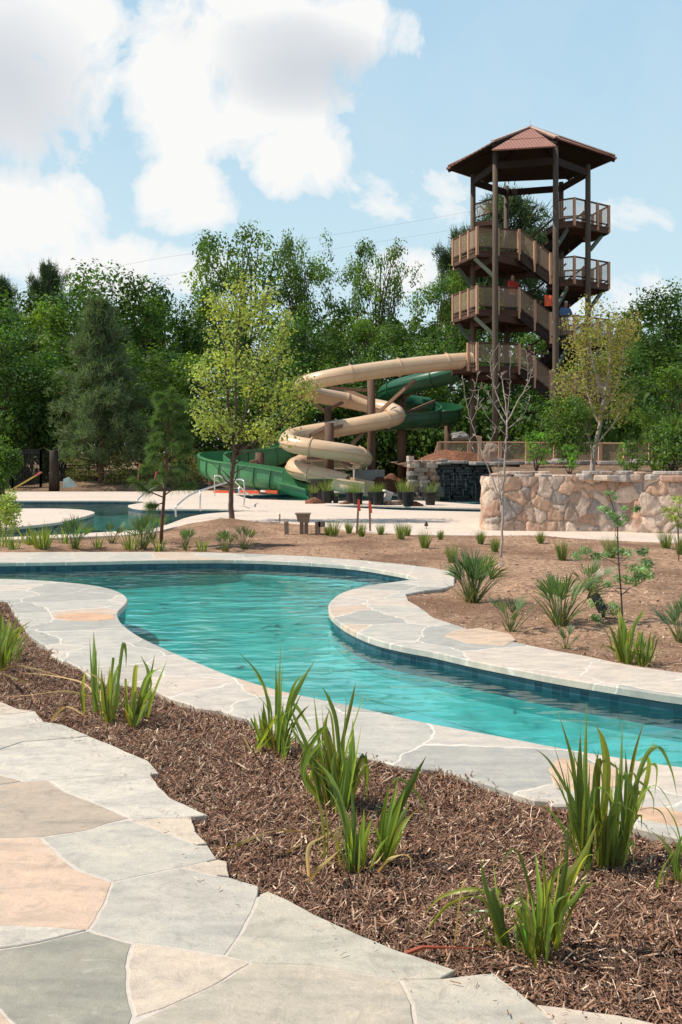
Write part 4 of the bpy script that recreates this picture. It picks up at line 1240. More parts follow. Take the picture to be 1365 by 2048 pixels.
A = [(942, 721, 39.3), (900, 724, 39.0), (830, 731, 38.6), (750, 741, 38.1), (685, 751, 37.8), (634, 761, 38.0), (608, 770, 38.8), (604, 780, 40.0), (634, 790, 41.0), (690, 800, 41.6), (740, 811, 41.5), (780, 820, 40.9), (795, 829, 40.0), (785, 837, 39.3), (740, 846, 38.9),
     (690, 855, 38.8), (640, 863, 38.6), (600, 870, 38.3), (578, 878, 37.7), (580, 886, 37.0), (610, 893, 36.5), (655, 900, 36.3), (700, 907, 36.5), (726, 915, 37.2), (722, 921, 38.1), (690, 922, 38.9), (650, 922, 39.1), (612, 925, 38.9), (590, 932, 38.3), (596, 941, 37.5), (630, 949, 36.9), (665, 957, 36.6), (694, 966, 36.4)]
ts = thing('tube_slide', at(700, 905, 38), 'winding tan enclosed tube water slide dropping from the tower in switchback loops', 'water slide')
PA = slide_path(A, 10)
tube_slide(ts, PA, 0.34, M['tan'])
end = slide_path([(664, 967, 36.7), (690, 971, 36.4), (714, 975, 36.1), (738, 979, 35.9)], 6)
flume(ts, end, 0.46, 0.26, M['tan'], ribs=False, name='outlet_flume', ra=0.6)
# support columns and arms
def column(px, y0, y1, Y, r, arms, parent):
    a = at(px, y0, Y); b = at(px, y1, Y)
    mb = MB(); mb.tube([(a[0], a[1], -0.1), (a[0], a[1], a[2] * .5), a], [r * 1.08, r * 1.04, r], 14)
    o = mb.build('support_column', M['pole2'], parent, smooth=True)
    for q in arms:
        mb = MB(); mb.beam((a[0], a[1], at(0, q[0], Y)[2]), at(*q[1:]), .09, .13); mb.build('arm', M['railwood2'], o)
M['pole2'] = mat_wood('slide_column', (0.17, 0.10, 0.07), (0.11, 0.065, 0.045), (3, 3, .5))
M['railwood2'] = mat_wood('slide_arm', (0.30, 0.185, 0.125), (0.2, 0.12, 0.08), (3, 3, 1))
column(743, 758, 935, 39.9, 0.17, [(781, 660, 776, 39.9), (800, 690, 779, 41), (838, 830, 760, 38.4), (850, 705, 888, 38), (905, 690, 905, 38)], ts)
column(659, 846, 965, 37.8, 0.18, [(850, 618, 872, 38.2), (858, 700, 848, 38.9), (912, 705, 932, 38), (918, 615, 915, 38)], ts)
column(656, 812, 905, 40.6, 0.15, [(820, 690, 803, 41.4), (828, 620, 800, 40.5)], ts)
gs = thing('flume_slide', at(520, 945, 41), 'green water slide behind the tan tube, ending in a big open curve', 'water slide')
T = [(925, 742, 40.6), (890, 752, 41.2), (840, 764, 42.0), (795, 776, 43.0), (772, 788, 44.3), (780, 799, 45.6), (820, 806, 46.3), (862, 812, 46.2)]
PT = slide_path(T, 9); tube_slide(gs, PT, 0.40, M['greenshaded'], first=1.4, every=2.4)
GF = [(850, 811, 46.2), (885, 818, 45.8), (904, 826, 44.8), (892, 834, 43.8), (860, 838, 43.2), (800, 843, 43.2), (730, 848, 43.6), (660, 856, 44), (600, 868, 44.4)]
flume(gs, slide_path(GF, 8), 0.48, 0.28, M['greenshaded'], 1.1, ra=0.85)
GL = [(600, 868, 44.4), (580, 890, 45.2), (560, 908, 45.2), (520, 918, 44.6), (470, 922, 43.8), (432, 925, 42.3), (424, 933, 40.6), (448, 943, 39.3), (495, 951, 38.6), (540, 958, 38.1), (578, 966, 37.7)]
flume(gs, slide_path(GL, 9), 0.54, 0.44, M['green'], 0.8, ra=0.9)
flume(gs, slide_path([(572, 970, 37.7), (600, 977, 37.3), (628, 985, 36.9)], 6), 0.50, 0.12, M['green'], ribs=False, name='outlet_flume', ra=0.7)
column(804, 772, 930, 43.6, 0.19, [(800, 850, 765, 42), (830, 870, 802, 45)], gs)
column(896, 835, 930, 45, 0.16, [(842, 860, 845, 43.6)], gs)
column(520, 905, 960, 42.6, 0.2, [(920, 500, 925, 42)], gs)
column(425, 945, 975, 41.4, 0.16, [], gs)
for k, (x0, x1, Y, lab) in enumerate(((428, 470, 38.9, 'left strip of orange barrier tape lying under the green flume'), (480, 520, 38.2, 'middle strip of orange barrier tape lying under the green flume'), (532, 556, 37.6, 'right strip of orange barrier tape lying under the green flume'))):
    mb = MB(); mb.beam(at(x0, 983, Y), at(x1, 984.5, Y - .3), .08, .12); tag(mb.build('barrier_strip', M['orange']), lab, 'barrier strip', 'orange barrier strips under the flume')

# ============================================================ FENCES AND RAILS
def fence_terr():
    fr = thing('deck_railing', at(1000, 922, 35.5), 'long low cedar railing with wire panels along the terrace edge', 'railing')
    P = [(868, 903, 36.5), (878, 884, 36.5), (1000, 884, 36), (1110, 885, 35.5), (1200, 886, 35.0), (1300, 887, 34.4), (1420, 888, 33.6)]
    L = [at(*p) for p in P]
    pm = MB(); rl = MB()
    for i in range(1, len(L) - 1):
        a, b = Vector(L[i]), Vector(L[i + 1])
        rl.beam(a, b, 0.14, 0.05); 
        rl.beam(a - Vector((0, 0, .68)), b - Vector((0, 0, .68)), 0.05, 0.07)
        pm.add([a - Vector((0, 0, .66)), b - Vector((0, 0, .66)), b, a], [(0, 1, 2, 3)])
        k = round((b - a).length / 1.15)
        for j in range(k):
            p = a.lerp(b, j / k); s = random.uniform(.85, 1.1)
            mb = MB(); mb.box((p.x, p.y - .05, p.z - .42), (.13, .13, .86), 0, (s, s, s)); mb.build('railing_post', M['railwood'], fr)
    rl.beam(at(866, 918, 36.5), L[1], 0.12, 0.05)
    rl.build('top_rail', M['railwood'], fr); pm.build('mesh_panel', M['mesh'], fr)
fence_terr()
mb = MB(); a = at(960, 874, 33.9)
mb.box((a[0], a[1], a[2] - .45), (.12, .12, .95)); mb.beam((a[0] - .22, a[1], a[2] + .07), (a[0] + .06, a[1], a[2] - .02), .2, .03, (1.6, 1.7, 1.8))
tag(mb.build('sign_post', M['railwood']), 'short wooden post with a tilted flat sign plate above the waterfall', 'sign post')

def iron_fence(x0, x1, y0, y1, Y0, Y1, label, posts_px=()):
    fr = thing('iron_fence', (at(x0, y1, Y0)), label, 'fence', 'black iron fence sections')
    rl = MB(); pk = MB()
    n = int(abs(x1 - x0) / 3.0)
    for yy in (y0 + 1, y0 + 6, y1 - 5): rl.beam(at(x0, yy, Y0), at(x1, yy, Y1), .04, .045)
    for i in range(n + 1):
        t = i / n; x = x0 + (x1 - x0) * t; Y = Y0 + (Y1 - Y0) * t
        pk.beam(at(x, y0, Y), at(x, y1, Y), .02, .02, up=(0, 1, 0))
    rl.build('rail', M['blackmetal'], fr); pk.build('pickets', M['blackmetal'], fr)
    for x in (x0, x1):
        Y = Y0 if x == x0 else Y1
        mb = MB(); mb.beam(at(x, y0 - 3, Y), at(x, y1 + 2, Y), .075, .075, up=(0, 1, 0)); mb.build('post', M['blackmetal'], fr)
iron_fence(-40, 26, 899, 980, 42, 42, 'black iron picket fence section at the far left edge')
iron_fence(26, 82, 899, 980, 42, 42, 'black iron picket fence section left of the dark stump')
iron_fence(82, 128, 902, 981, 42, 44, 'black iron picket fence section behind the dark stump')
iron_fence(128, 205, 930, 975, 45, 46, 'low black iron fence section behind the tall pine trunk')

# tapered dark stump of the far left
V, Fc = tube([at(109, 982, 40.8), at(110, 950, 40.8), at(109, 925, 40.8), at(108, 901, 40.8)], [0.24, 0.19, 0.19, 0.18], 12)
def bumpy(V, a, s=3, seed=0):
    return [tuple(Vector(v) + mnoise.noise_vector(Vector(v) * s + Vector((seed, 0, 0))) * a) for v in V]
tag(mk('tree_stump', bumpy(V, .05), Fc, M['bark'], smooth=True, col=np.full((len(V), 3), .35)), 'tall dark broken tree stump beside the iron fence', 'tree stump')
mb = MB(); mb.beam(at(28, 977, 40.5), at(84, 944, 40.8), .07, .07)
tag(mb.build('barrier_bar', M['yellow']), 'slanting yellow barrier bar in front of the iron fence', 'barrier bar')
mb = MB(); mb.beam(at(72, 951, 40.6), at(82, 944, 40.6), .12, .06)
tag(mb.build('pink_flag', M['pinkflag']), 'pink marker tape tied to the yellow bar', 'marker tape')
mb = MB(); mb.hexa([at(126, 976, 41), at(155, 973, 41), at(155, 973, 41.3), at(126, 976, 41.3), at(127, 958, 41.1), at(139, 953, 41.1), at(139, 953, 41.15), at(127, 958, 41.15)])
tag(mb.build('tarp', M['sheet']), 'pale grey green sheet leaning beside the dark stump', 'tarp')
def logpile(pts, label):
    for k, (x0, y0, x1, y1, Y, r, c) in enumerate(pts):
        V, Fc = tube([at(x0, y0, Y), at((x0 + x1) / 2, (y0 + y1) / 2 - .5, Y + .1), at(x1, y1, Y + .2)], [r, r * 1.05, r * .9], 9)
        tag(mk('cut_log', bumpy(V, .02, 2, k), Fc, M['stakewood'], col=np.full((len(V), 3), c)), label[k], 'log', 'cut logs on the far bank')
logpile([(206, 968, 226, 961, 44, .07, 1.2), (222, 970, 238, 969, 44.3, .08, 1.3), (236, 971, 262, 961, 44, .09, 1.3), (244, 965, 258, 956, 44.6, .08, 1.1), (188, 968, 200, 966, 44.8, .07, 1.2)],
        ['pale cut log just right of the tall pine trunk', 'short pale log lying flat between two slanted logs', 'longest pale log slanting up to the right', 'pale log leaning on top of the log heap', 'pale log just left of the tall pine trunk'])
mound(160, 43.5, 0, 3.0, 0.35, 'low brown earth bank at the foot of the tall pine', 'ground', seed=3)
mound(250, 43.5, 0, 3.2, 0.3, 'low brown earth bank right of the tall pine', 'ground', seed=13)
mound(395, 46, 0, 3.5, 0.5, 'low dark earth bank behind the green flume', 'ground', seed=23)
for px, y0, y1, lab in ((279, 925, 945, 'left pink marker flag among the shrubs beyond the pool'), (312, 940, 960, 'right pink marker flag among the shrubs beyond the pool')):
    mb = MB(); mb.beam(at(px - 3, y1 + 20, 40.5), at(px, y0, 40.5), .02, .02); mb.beam(at(px - 2, y1 - 6, 40.45), at(px + 3, y0 + 3, 40.45), .13, .02)
    tag(mb.build('marker_flag', M['pinkflag']), lab, 'marker flag', 'pink marker flags')

# handrails into the far pool
def handrail(main, legs, label, r=.022):
    o = thing('handrail', at(*legs[0][1]), label, 'handrail', 'steel handrails into the far pool')
    mb = MB(); mb.tube([at(*p) for p in [tuple(q) for q in spline(main, 6)]], r, 8); mb.build('rail', M['steel'], o, smooth=True)
    for a, b in legs:
        mb = MB(); mb.tube([at(*a), at(*b)], r * .9, 8); mb.build('leg', M['steel'], o, smooth=True)
handrail([(274, 1006, 27), (275, 1001, 27), (283, 993, 27.2), (300, 980, 27.6), (318, 969, 28), (326, 966, 28.3), (328, 972, 28.4), (328, 985, 28.4)], [((328, 970, 28.4), (328, 1003, 28.4))], 'steel pool handrail partly hidden behind the small pine')
handrail([(352, 1034, 23.2), (352, 1016, 23.2), (358, 1008, 23.3), (378, 992, 23.7), (402, 981, 24.2), (440, 969, 25), (456, 964, 25.3)], [((401, 981, 24.2), (401, 1022, 24.2))], 'steel pool handrail curving down left of the green tree trunk')
handrail([(430, 992, 29.5), (430, 956, 29.5), (434, 951, 29.5), (444, 954, 29), (460, 966, 28)], [((478, 975, 28.5), (478, 992, 28.5))], 'tall hooped steel handrail just behind the green tree')
handrail([(489, 1010, 26.5), (489, 968, 26.5), (485, 960, 26.6), (476, 959, 26.8), (466, 961, 27)], [((466, 961, 27), (466, 1003, 27))], 'hooped steel handrail right of the green tree trunk')
handrail([(470, 962, 28.8), (480, 972, 29.4), (492, 984, 30.2), (505, 991, 31)], [((480, 973, 29.4), (480, 990, 29.4))], 'short steel handrail sloping down toward the splash pool')

# ============================================================ SMALL THINGS ON THE DECK AND SOIL
def potted(px, py, label, h=.36, gh=.5, dark=False):
    Y = g(px, py)[1]; X = g(px, py)[0]
    p = thing('potted_grass', (X, Y, 0), label, 'potted plant', 'nursery pots on the deck')
    mb = MB()
    r0, r1 = h * .36, h * .45
    mb.tube([(X, Y, 0), (X, Y, h * .86), (X, Y, h * .87), (X, Y, h), (X, Y, h * .99), (X, Y, h * .90)], [r0, r1, r1 * 1.09, r1 * 1.09, r1 * .96, r1 * .94], 16)
    mb.build('pot', M['black'], p)
    if gh:
        V, Fq, C = blades((X, Y, h * .85), 60, gh, r1 * .8, .5, .012, seed=int(px))
        mk('grass', V, Fq, M['grass'], p, col=C)
    return p

def blades(c, n, h, r0, spread, w, seed=0, droop=.5, seg=5, wy=(0.7, 1.25), pal=None, hv=(.6, 1.05)):
    """fountain of tapering ribbons"""
    r = np.random.default_rng(seed)
    a = r.uniform(0, 2 * np.pi, n); q = r.random(n) ** .6
    b = np.array(c)[None] + np.stack([np.cos(a) * q * r0, np.sin(a) * q * r0, np.zeros(n)], 1)
    hh = h * r.uniform(hv[0], hv[1], n); sp = spread * (0.15 + q * r.uniform(.4, 1.1, n)); dr = droop * r.uniform(0.1, 1, n) * q
    a2 = a + r.normal(0, .4, n)
    t = np.linspace(0, 1, seg + 1)
    hx = (sp * hh)[:, None] * (t + 0.9 * dr[:, None] * t ** 2)
    z = hh[:, None] * (t - dr[:, None] * t ** 3 * .75)
    ctr = b[:, None, :] + np.stack([np.cos(a2)[:, None] * hx, np.sin(a2)[:, None] * hx, z], 2)
    wd = w * r.uniform(.6, 1.2, n)[:, None] * np.clip(1.05 - t ** 2.2, .04, 1)
    fa = r.uniform(0, np.pi, n)
    sv = np.stack([np.cos(fa), np.sin(fa), np.zeros(n)], 1)[:, None, :]
    L = ctr - sv * wd[:, :, None] / 2; R = ctr + sv * wd[:, :, None] / 2
    V = np.stack([L, R], 2).reshape(n, -1, 3)
    k = 2 * (seg + 1)
    fs = np.array([[2 * i, 2 * i + 1, 2 * i + 3, 2 * i + 2] for i in range(seg)])
    Fq = (fs[None] + (np.arange(n) * k)[:, None, None]).reshape(-1, 4)
    base = r.uniform(wy[0], wy[1], n)
    C = np.ones((n, k, 3)) * base[:, None, None]
    yel = r.random(n) < .18
    C[yel] *= np.array((1.7, 1.25, 1.0))
    return V.reshape(-1, 3), Fq, C.reshape(-1, 3)

for px, py, lab, h, gh in [(628, 1004, 'leaning grass in a black pot at the left end of the pot row', .30, .48), (655, 1006, 'tall arching grass in a large black pot in front of the stacked tubs', .40, .62),
                           (672, 1006, 'small low green plant in a short black pot right of the large one', .22, .14), (702, 1007, 'left pot of the pale grass pair behind the orange topped stakes', .36, .55),
                           (716, 1009, 'right pot of the pale grass pair behind the orange topped stakes', .38, .5), (748, 1009, 'left pot of the bushy grass pair right of the stakes', .4, .42), (757, 1010, 'right pot of the bushy grass pair right of the stakes', .42, .44),
                           (806, 1008, 'left pot of the yellow green grass pair before the rock pier', .4, .55), (817, 1012, 'right pot of the yellow green grass pair before the rock pier', .44, .6),
                           (861, 1010, 'single black pot of grass in front of the waterfall', .40, .5)]:
    potted(px, py, lab, h, gh)
def tubs():
    X, Y = g(643, 1001)
    t_ = thing('stacked_tubs', (X, Y, 0), 'two large black planting tubs stacked unevenly by the slide outlet', 'planting tubs')
    mb = MB(); mb.tube([(X, Y, 0), (X, Y, .42), (X, Y, .43), (X, Y, .47)], [.27, .33, .36, .36], 18); mb.build('tub', M['black'], t_)
    mb = MB(); mb.tube([(X - .04, Y, .42), (X - .02, Y, .66), (X - .02, Y, .67), (X - .02, Y, .74)], [.28, .36, .42, .42], 18); mb.build('tub', M['black'], t_)
tubs()
def dirtpile(px, py, r, lab):
    X, Y = g(px, py); import random as rr
    V, Fc = tube([(X - r, Y, .0), (X, Y, .03), (X + r, Y, .0)], [r * .3, r * .6, r * .25], 8)
    tag(mk('soil_spill', bumpy(V, .05, 6, px), Fc, M['red_dirt'], smooth=True), lab, 'spilled soil', 'spilled soil on the deck')
dirtpile(630, 1007, .3, 'spilled soil around the leftmost pot'); dirtpile(690, 1008, .16, 'small spill of soil left of the stakes')
dirtpile(832, 1012, .22, 'spilled soil between the two rightmost pot groups'); dirtpile(782, 1010, .2, 'spilled soil beside the tipped white box')
mb = MB(); X, Y = g(774, 1009); mb.box((X, Y, .20), (.22, .2, .34), .3, (1, .92, .85), (0, .35)); mb.box((X + .04, Y, .40), (.30, .26, .06), .3, (1, 1, 1), (0, .35))
tag(mb.build('white_box', M['white']), 'small tipped white box between the potted grasses', 'box')
mb = MB(); X, Y = g(781, 1010); mb.box((X + .07, Y, .06), (.36, .2, .12), .1, (.75, .62, .52)); mb.box((X + .3, Y, .08), (.1, .15, .15), .4, (.6, .5, .4))
tag(mb.build('brick_pile', M['concrete']), 'little pile of tan bricks beside the white box', 'bricks')

for px, yt, yb, lab, lean in ((717, 1000, 1066, 'left wooden survey stake with orange tape at its top', 3), (740, 1004, 1067, 'right wooden survey stake with an orange ribbon', -1)):
    Y = g(px, yb, SZ(*g(px, yb)))[1]
    s_ = thing('survey_stake', at(px, yb, Y), lab, 'survey stake', 'orange topped survey stakes')
    mb = MB(); mb.beam(at(px - lean, yb + 4, Y), at(px + lean * .3, yt, Y), .042, .02, up=(0, 1, 0)); mb.build('stake', M['stakewood'], s_)
    mb = MB(); mb.beam(at(px + lean * .1, yt + 14, Y - .004), at(px + lean * .3, yt - 1, Y - .004), .048, .028, up=(0, 1, 0))
    mb.beam(at(px + 3, yt + 22, Y - .02), at(px + 1, yt + 6, Y - .02), .045, .01, up=(0, 1, 0)); mb.build('orange_tape', M['orange'], s_)

def irrigation():
    Y = g(607, 1064)[1]
    c = at(607, 1064, Y)
    b = thing('utility_box', c, 'brown weathered utility box standing on two short posts', 'utility box')
    mb = MB(); mb.hexa([at(596, 1044, Y), at(619, 1046, Y), at(619, 1046, Y + .22), at(596, 1044, Y + .22), at(592, 1027, Y - .03), at(621, 1027, Y - .03), at(621, 1027, Y + .25), at(592, 1027, Y + .25)])
    mb.beam(at(591, 1027, Y + .1), at(622, 1027, Y + .1), .32, .025, (1.1, 1.1, 1.1)); mb.build('box', M['boxbrown'], b)
    for x in (604, 613):
        mb = MB(); mb.beam(at(x, 1070, Y + .1), at(x, 1044, Y + .1), .08, .08, (.85, .8, .8), up=(0, 1, 0)); mb.build('post', M['boxbrown'], b)
    Y = g(574, 1064)[1]
    mb = MB(); mb.beam(at(574, 1068, Y), at(573, 1044, Y), .085, .085, up=(0, 1, 0)); mb.tube([at(569, 1046, Y), at(577, 1044, Y)], .05, 8)
    tag(mb.build('irrigation_post', M['boxbrown']), 'short brown pipe stub in a mound left of the utility box', 'pipe stub')
    Y = g(638, 1065)[1]
    mb = MB(); mb.beam(at(636, 1067, Y), at(636, 1043, Y), .11, .09, up=(0, 1, 0)); mb.box(at(644, 1048, Y), (.14, .09, .12)); mb.tube([at(646, 1043, Y), at(646, 1053, Y)], .035, 8)
    tag(mb.build('power_outlet_post', M['boxbrown']), 'short brown outlet post right of the utility box', 'outlet post')
irrigation()
mb = MB(); Y = g(560, 1043)[1]; mb.beam(at(560, 1044, Y), at(560, 1028, Y), .03, .03, up=(0, 1, 0))
tag(mb.build('stub_stake', M['stakewood']), 'tiny bare wooden stake at the deck edge left of the utility box', 'stake')
mb = MB(); Y = g(853, 1058)[1]; mb.tube([at(853, 1058, Y), at(853, 1044, Y)], .008, 5); mb.tube([at(853, 1052, Y), at(853, 1043, Y)], [.05, .012], 8)
tag(mb.build('path_light', M['blackmetal']), 'small dark spike light standing on the deck edge', 'spike light')
# little black uplight by the leafy sapling
def uplight():
    Y = g(1198, 1240)[1]; c = at(1198, 1240, Y)
    u = thing('garden_uplight', c, 'small black garden spotlight behind the pale leafy sapling', 'garden light')
    mb = MB(); mb.tube([at(1207, 1258, Y), at(1207, 1222, Y)], .018, 8); mb.build('spike', M['black'], u)
    mb = MB(); mb.tube([at(1190, 1190, Y + .05), at(1207, 1222, Y - .03)], [.045, .05], 12); mb.build('lamp_head', M['black'], u)
uplight()

# power lines
for pts, lab in (([(-300, 640, 75), (0, 587, 75), (300, 520, 74), (640, 474, 73), (935, 424, 72), (1008, 408, 71.5)], 'upper thin power line crossing the sky behind the tower'),
                 ([(-300, 645, 75), (60, 600, 75), (330, 552, 74), (640, 502, 73), (905, 460, 72), (1008, 440, 71.5)], 'lower thin power line crossing the sky behind the tower')):
    V, Fc = tube([at(*p) for p in [tuple(q) for q in spline(pts, 6)]], .008, 5)
    tag(mk('power_line', V, Fc, M['cable']), lab, 'power line', 'power lines')
# ============================================================ VEGETATION
def leaves(P, N, size, mul, seed=0, aspect=1.7, droop=0.0, jit=.9):
    """diamond leaves at points P, facing roughly N"""
    r = np.random.default_rng(seed); n = len(P)
    nn = N + r.normal(0, jit, (n, 3)); nn /= np.linalg.norm(nn, axis=1)[:, None] + 1e-9
    d = r.normal(0, 1, (n, 3)); d[:, 2] -= droop
    d -= nn * (d * nn).sum(1)[:, None]; d /= np.linalg.norm(d, axis=1)[:, None] + 1e-9
    s = np.cross(nn, d)
    sz = (size * r.uniform(.6, 1.25, n))[:, None]
    V = np.stack([P - d * sz * .5, P + s * sz / aspect * .5 + d * sz * .05, P + d * sz * .5, P - s * sz / aspect * .5 + d * sz * .05], 1).reshape(-1, 3)
    Fq = (np.arange(n)[:, None] * 4 + np.arange(4))
    C = np.repeat(mul * r.uniform(.85, 1.18, (n, 1)), 4, axis=0)
    return V, Fq, C

def clump_crown(centres, radii, per, size, seed=0, flat=.75, tone=.35, tint=None, **kw):
    r = np.random.default_rng(seed); PP = []; NN = []; MM = []
    for c, R in zip(centres, radii):
        k = max(6, int(per * (R ** 2) * r.uniform(.7, 1.2)))
        d = r.normal(0, 1, (k, 3)); d /= np.linalg.norm(d, axis=1)[:, None]
        q = R * (0.35 + .75 * r.random(k) ** .6)[:, None]
        p = d * q * (1 + .35 * np.sin(d[:, :1] * 5 + c[0] * 3) * np.cos(d[:, 1:2] * 4 + c[1])) * np.array((1, 1, flat))
        PP.append(p + c); NN.append(d * .8 + np.array((0, 0, .5))); 
        t = 1 + r.normal(0, tone * .6)
        m = np.ones((k, 3)) * max(.5, t)
        if tint is not None and r.random() < .3: m = m * np.array(tint)
        MM.append(m)
    return leaves(np.concatenate(PP), np.concatenate(NN), size, np.concatenate(MM), seed + 1, **kw)

def limb(mb, a, b, r0, r1, seed, bend=.15, seg=6, n=6):
    r = random.Random(seed); a = Vector(a); b = Vector(b); L = (b - a).length
    pts = []; off = Vector((r.uniform(-1, 1), r.uniform(-1, 1), r.uniform(-.3, .8))) * L * bend
    off2 = Vector((r.uniform(-1, 1), r.uniform(-1, 1), r.uniform(-.5, .5))) * L * bend * .4
    for i in range(n + 1):
        t = i / n
        pts.append(a.lerp(b, t) + off * math.sin(math.pi * t) * (1 - t * .4) + off2 * math.sin(2 * math.pi * t))
    mb.tube(pts, [r0 + (r1 - r0) * (i / n) ** .8 for i in range(n + 1)], seg)
    return pts

def deciduous(seed, H=12, R=3.6, low=.12, nlimb=13, nclump=70, per=170, size=.20, flat=.75, rc=(.7, 1.25), lobes=5, open_=0.0, fmax=.93, lr=(.38, .56)):
    """returns trunk mesh builder and crown arrays around the origin"""
    r = random.Random(seed); rn = np.random.default_rng(seed)
    mb = MB()
    top = Vector((r.uniform(-.4, .4), r.uniform(-.4, .4), H * .82))
    tp = limb(mb, (0, 0, -.2), top, H * .019, H * .004, seed, .04, 8, 10)
    # uneven envelope: billowing lobes spread over the crown, clumps sit on their outer sides
    lob = []
    zc = H * (low + 1) / 2 * .98; hz = H * (1 - low) / 2
    for k in range(lobes):
        a = k * 2.4 + r.uniform(-.4, .4); f = (k + .5) / lobes * 2 - 1
        f = max(-1, min(fmax, f + r.uniform(-.12, .12))); q = R * (1 - abs(f) ** 4) ** .5 * r.uniform(.45, .72)
        rl = R * r.uniform(*lr)
        lob.append((math.cos(a) * q, math.sin(a) * q, zc + f * (hz - rl * .8), rl))
    C = []; Rr = []; TN = []
    for k in range(nclump):
        li = k % len(lob); x, y, z, q = lob[li]
        d = rn.normal(0, 1, 3) + np.array((x / R, y / R, .45)) * 1.3; d /= np.linalg.norm(d)
        rr = q * r.uniform(.55, 1.0)
        p = np.array((x + d[0] * rr, y + d[1] * rr, z + d[2] * rr * .9))
        p[2] = min(max(p[2], H * low), H - .3)
        C.append(p); Rr.append(r.uniform(*rc))
    for k in range(0, nclump, max(1, nclump // (nlimb * 2))):
        t = min(.95, max(.1, (C[k][2] / H) * r.uniform(.45, .8)))
        a = tp[int(t * 10)]
        limb(mb, a, C[k], H * .0075, H * .0015, seed * 7 + k, .12, 5, 5)
    V, Fq, Cc = clump_crown(C, Rr, per, size, seed, flat, tone=.5, tint=(1.4, 1.25, .8), jit=.4)
    return mb, V, Fq, Cc

def tree_thing(name, loc, mb, cr, mt, ml, label, cat='tree', group=None, leafname='crown'):
    t_ = thing(name, (0, 0, 0), label, cat, group)
    if mb is not None: mb.build('trunk', M[mt], t_, smooth=True)
    mk(leafname, cr[0], cr[1], M[ml], t_, col=cr[2])
    t_.location = loc; t_['_w'] = list(loc)
    return t_

# --- prototypes, each placed once as a real tree, then copied
protoA = deciduous(1, 12, 3.7, lobes=15, nclump=105, size=.24, rc=(.7, 1.15), per=165)
protoB = deciduous(2, 12, 3.3, low=.1, lobes=17, nclump=110, size=.22, rc=(.6, 1.05), per=190)
protoC = deciduous(3, 12, 3.0, low=.58, nclump=84, per=200, rc=(.42, .8), lobes=9, size=.20, fmax=.75, lr=(.5, .68))     # open crown, gaps of sky
protoD = deciduous(5, 12, 4.2, low=.05, nclump=120, per=150, lobes=18, size=.25, rc=(.7, 1.2))
def pine(seed, H=9, R=2.5, low=.12, whorls=16, size=.26, dens=46, tuft=.30, droop=.0, conic=1.0, bare=0.0, nleaf=26):
    r = random.Random(seed); rn = np.random.default_rng(seed); mb = MB()
    tp = limb(mb, (0, 0, -.2), (r.uniform(-.1, .1) * H * .1, 0, H * .99), H * .018, H * .002, seed, .015, 8, 12)
    P = []; D = []
    for w in range(whorls):
        t = low + (1 - low) * (w / whorls) ** 1.0
        z = H * t; base = tp[min(12, int(t * 12))]; base = Vector((base.x, base.y, z))
        prof = ((1 - t) ** (.75 * conic) * (.55 + .45 * min(1, (t - low + .08) / .18)) + .06) if conic > 0 else (math.sin(math.pi * min(1, max(0.05, (t - low) / (1 - low) * .8 + .18))) ** .7)
        nb = r.randint(4, 6)
        for k in range(nb):
            a = 2 * math.pi * (k + r.uniform(-.3, .3)) / nb + w * 1.1
            L = R * prof * r.uniform(.7, 1.12)
            e = base + Vector((math.cos(a) * L, math.sin(a) * L, L * r.uniform(.18, .5) - droop * L))
            pts = limb(mb, base, e, H * .004, H * .001, seed + w * 9 + k, .10, 4, 5)
            for q in range(int(3 + L * 5)):
                s_ = r.uniform(.3, 1.05) if L > .5 else r.uniform(.1, 1.05)
                i = min(4, int(s_ * 5)); c = pts[i].lerp(pts[i + 1], min(1, s_ * 5 - i))
                c = c + Vector((r.gauss(0, .12 * L), r.gauss(0, .12 * L), r.gauss(.03, .05 * L + .03)))
                P.append(c); D.append(((e - base).normalized() + Vector((r.uniform(-.5, .5), r.uniform(-.5, .5), r.uniform(.1, .9)))).normalized())
    P.append(Vector((tp[-1].x, tp[-1].y, H))); D.append(Vector((0, 0, 1)))
    P = np.array([tuple(p) for p in P]); D = np.array([tuple(d) for d in D]); n = len(P); k = nleaf
    c = np.repeat(P, k, 0); d0 = np.repeat(D, k, 0)
    dd = d0 * .55 + rn.normal(0, .62, (n * k, 3)); dd /= np.linalg.norm(dd, axis=1)[:, None]
    s = np.cross(dd, rn.normal(0, 1, (n * k, 3))); s /= np.linalg.norm(s, axis=1)[:, None]
    L = size * rn.uniform(.6, 1.15, (n * k, 1)); w = size * .065
    c = c + rn.normal(0, size * .35, (n * k, 3))
    V = np.stack([c - s * w, c + s * w, c + dd * L + s * w * .3, c + dd * L - s * w * .3], 1).reshape(-1, 3)
    Fq = np.arange(n * k)[:, None] * 4 + np.arange(4)
    tone = np.repeat(rn.uniform(.65, 1.35, n), k)
    C = np.repeat(tone[:, None] * rn.uniform(.8, 1.2, (n * k, 1)) * np.ones(3), 4, axis=0)
    return mb, V, Fq, C

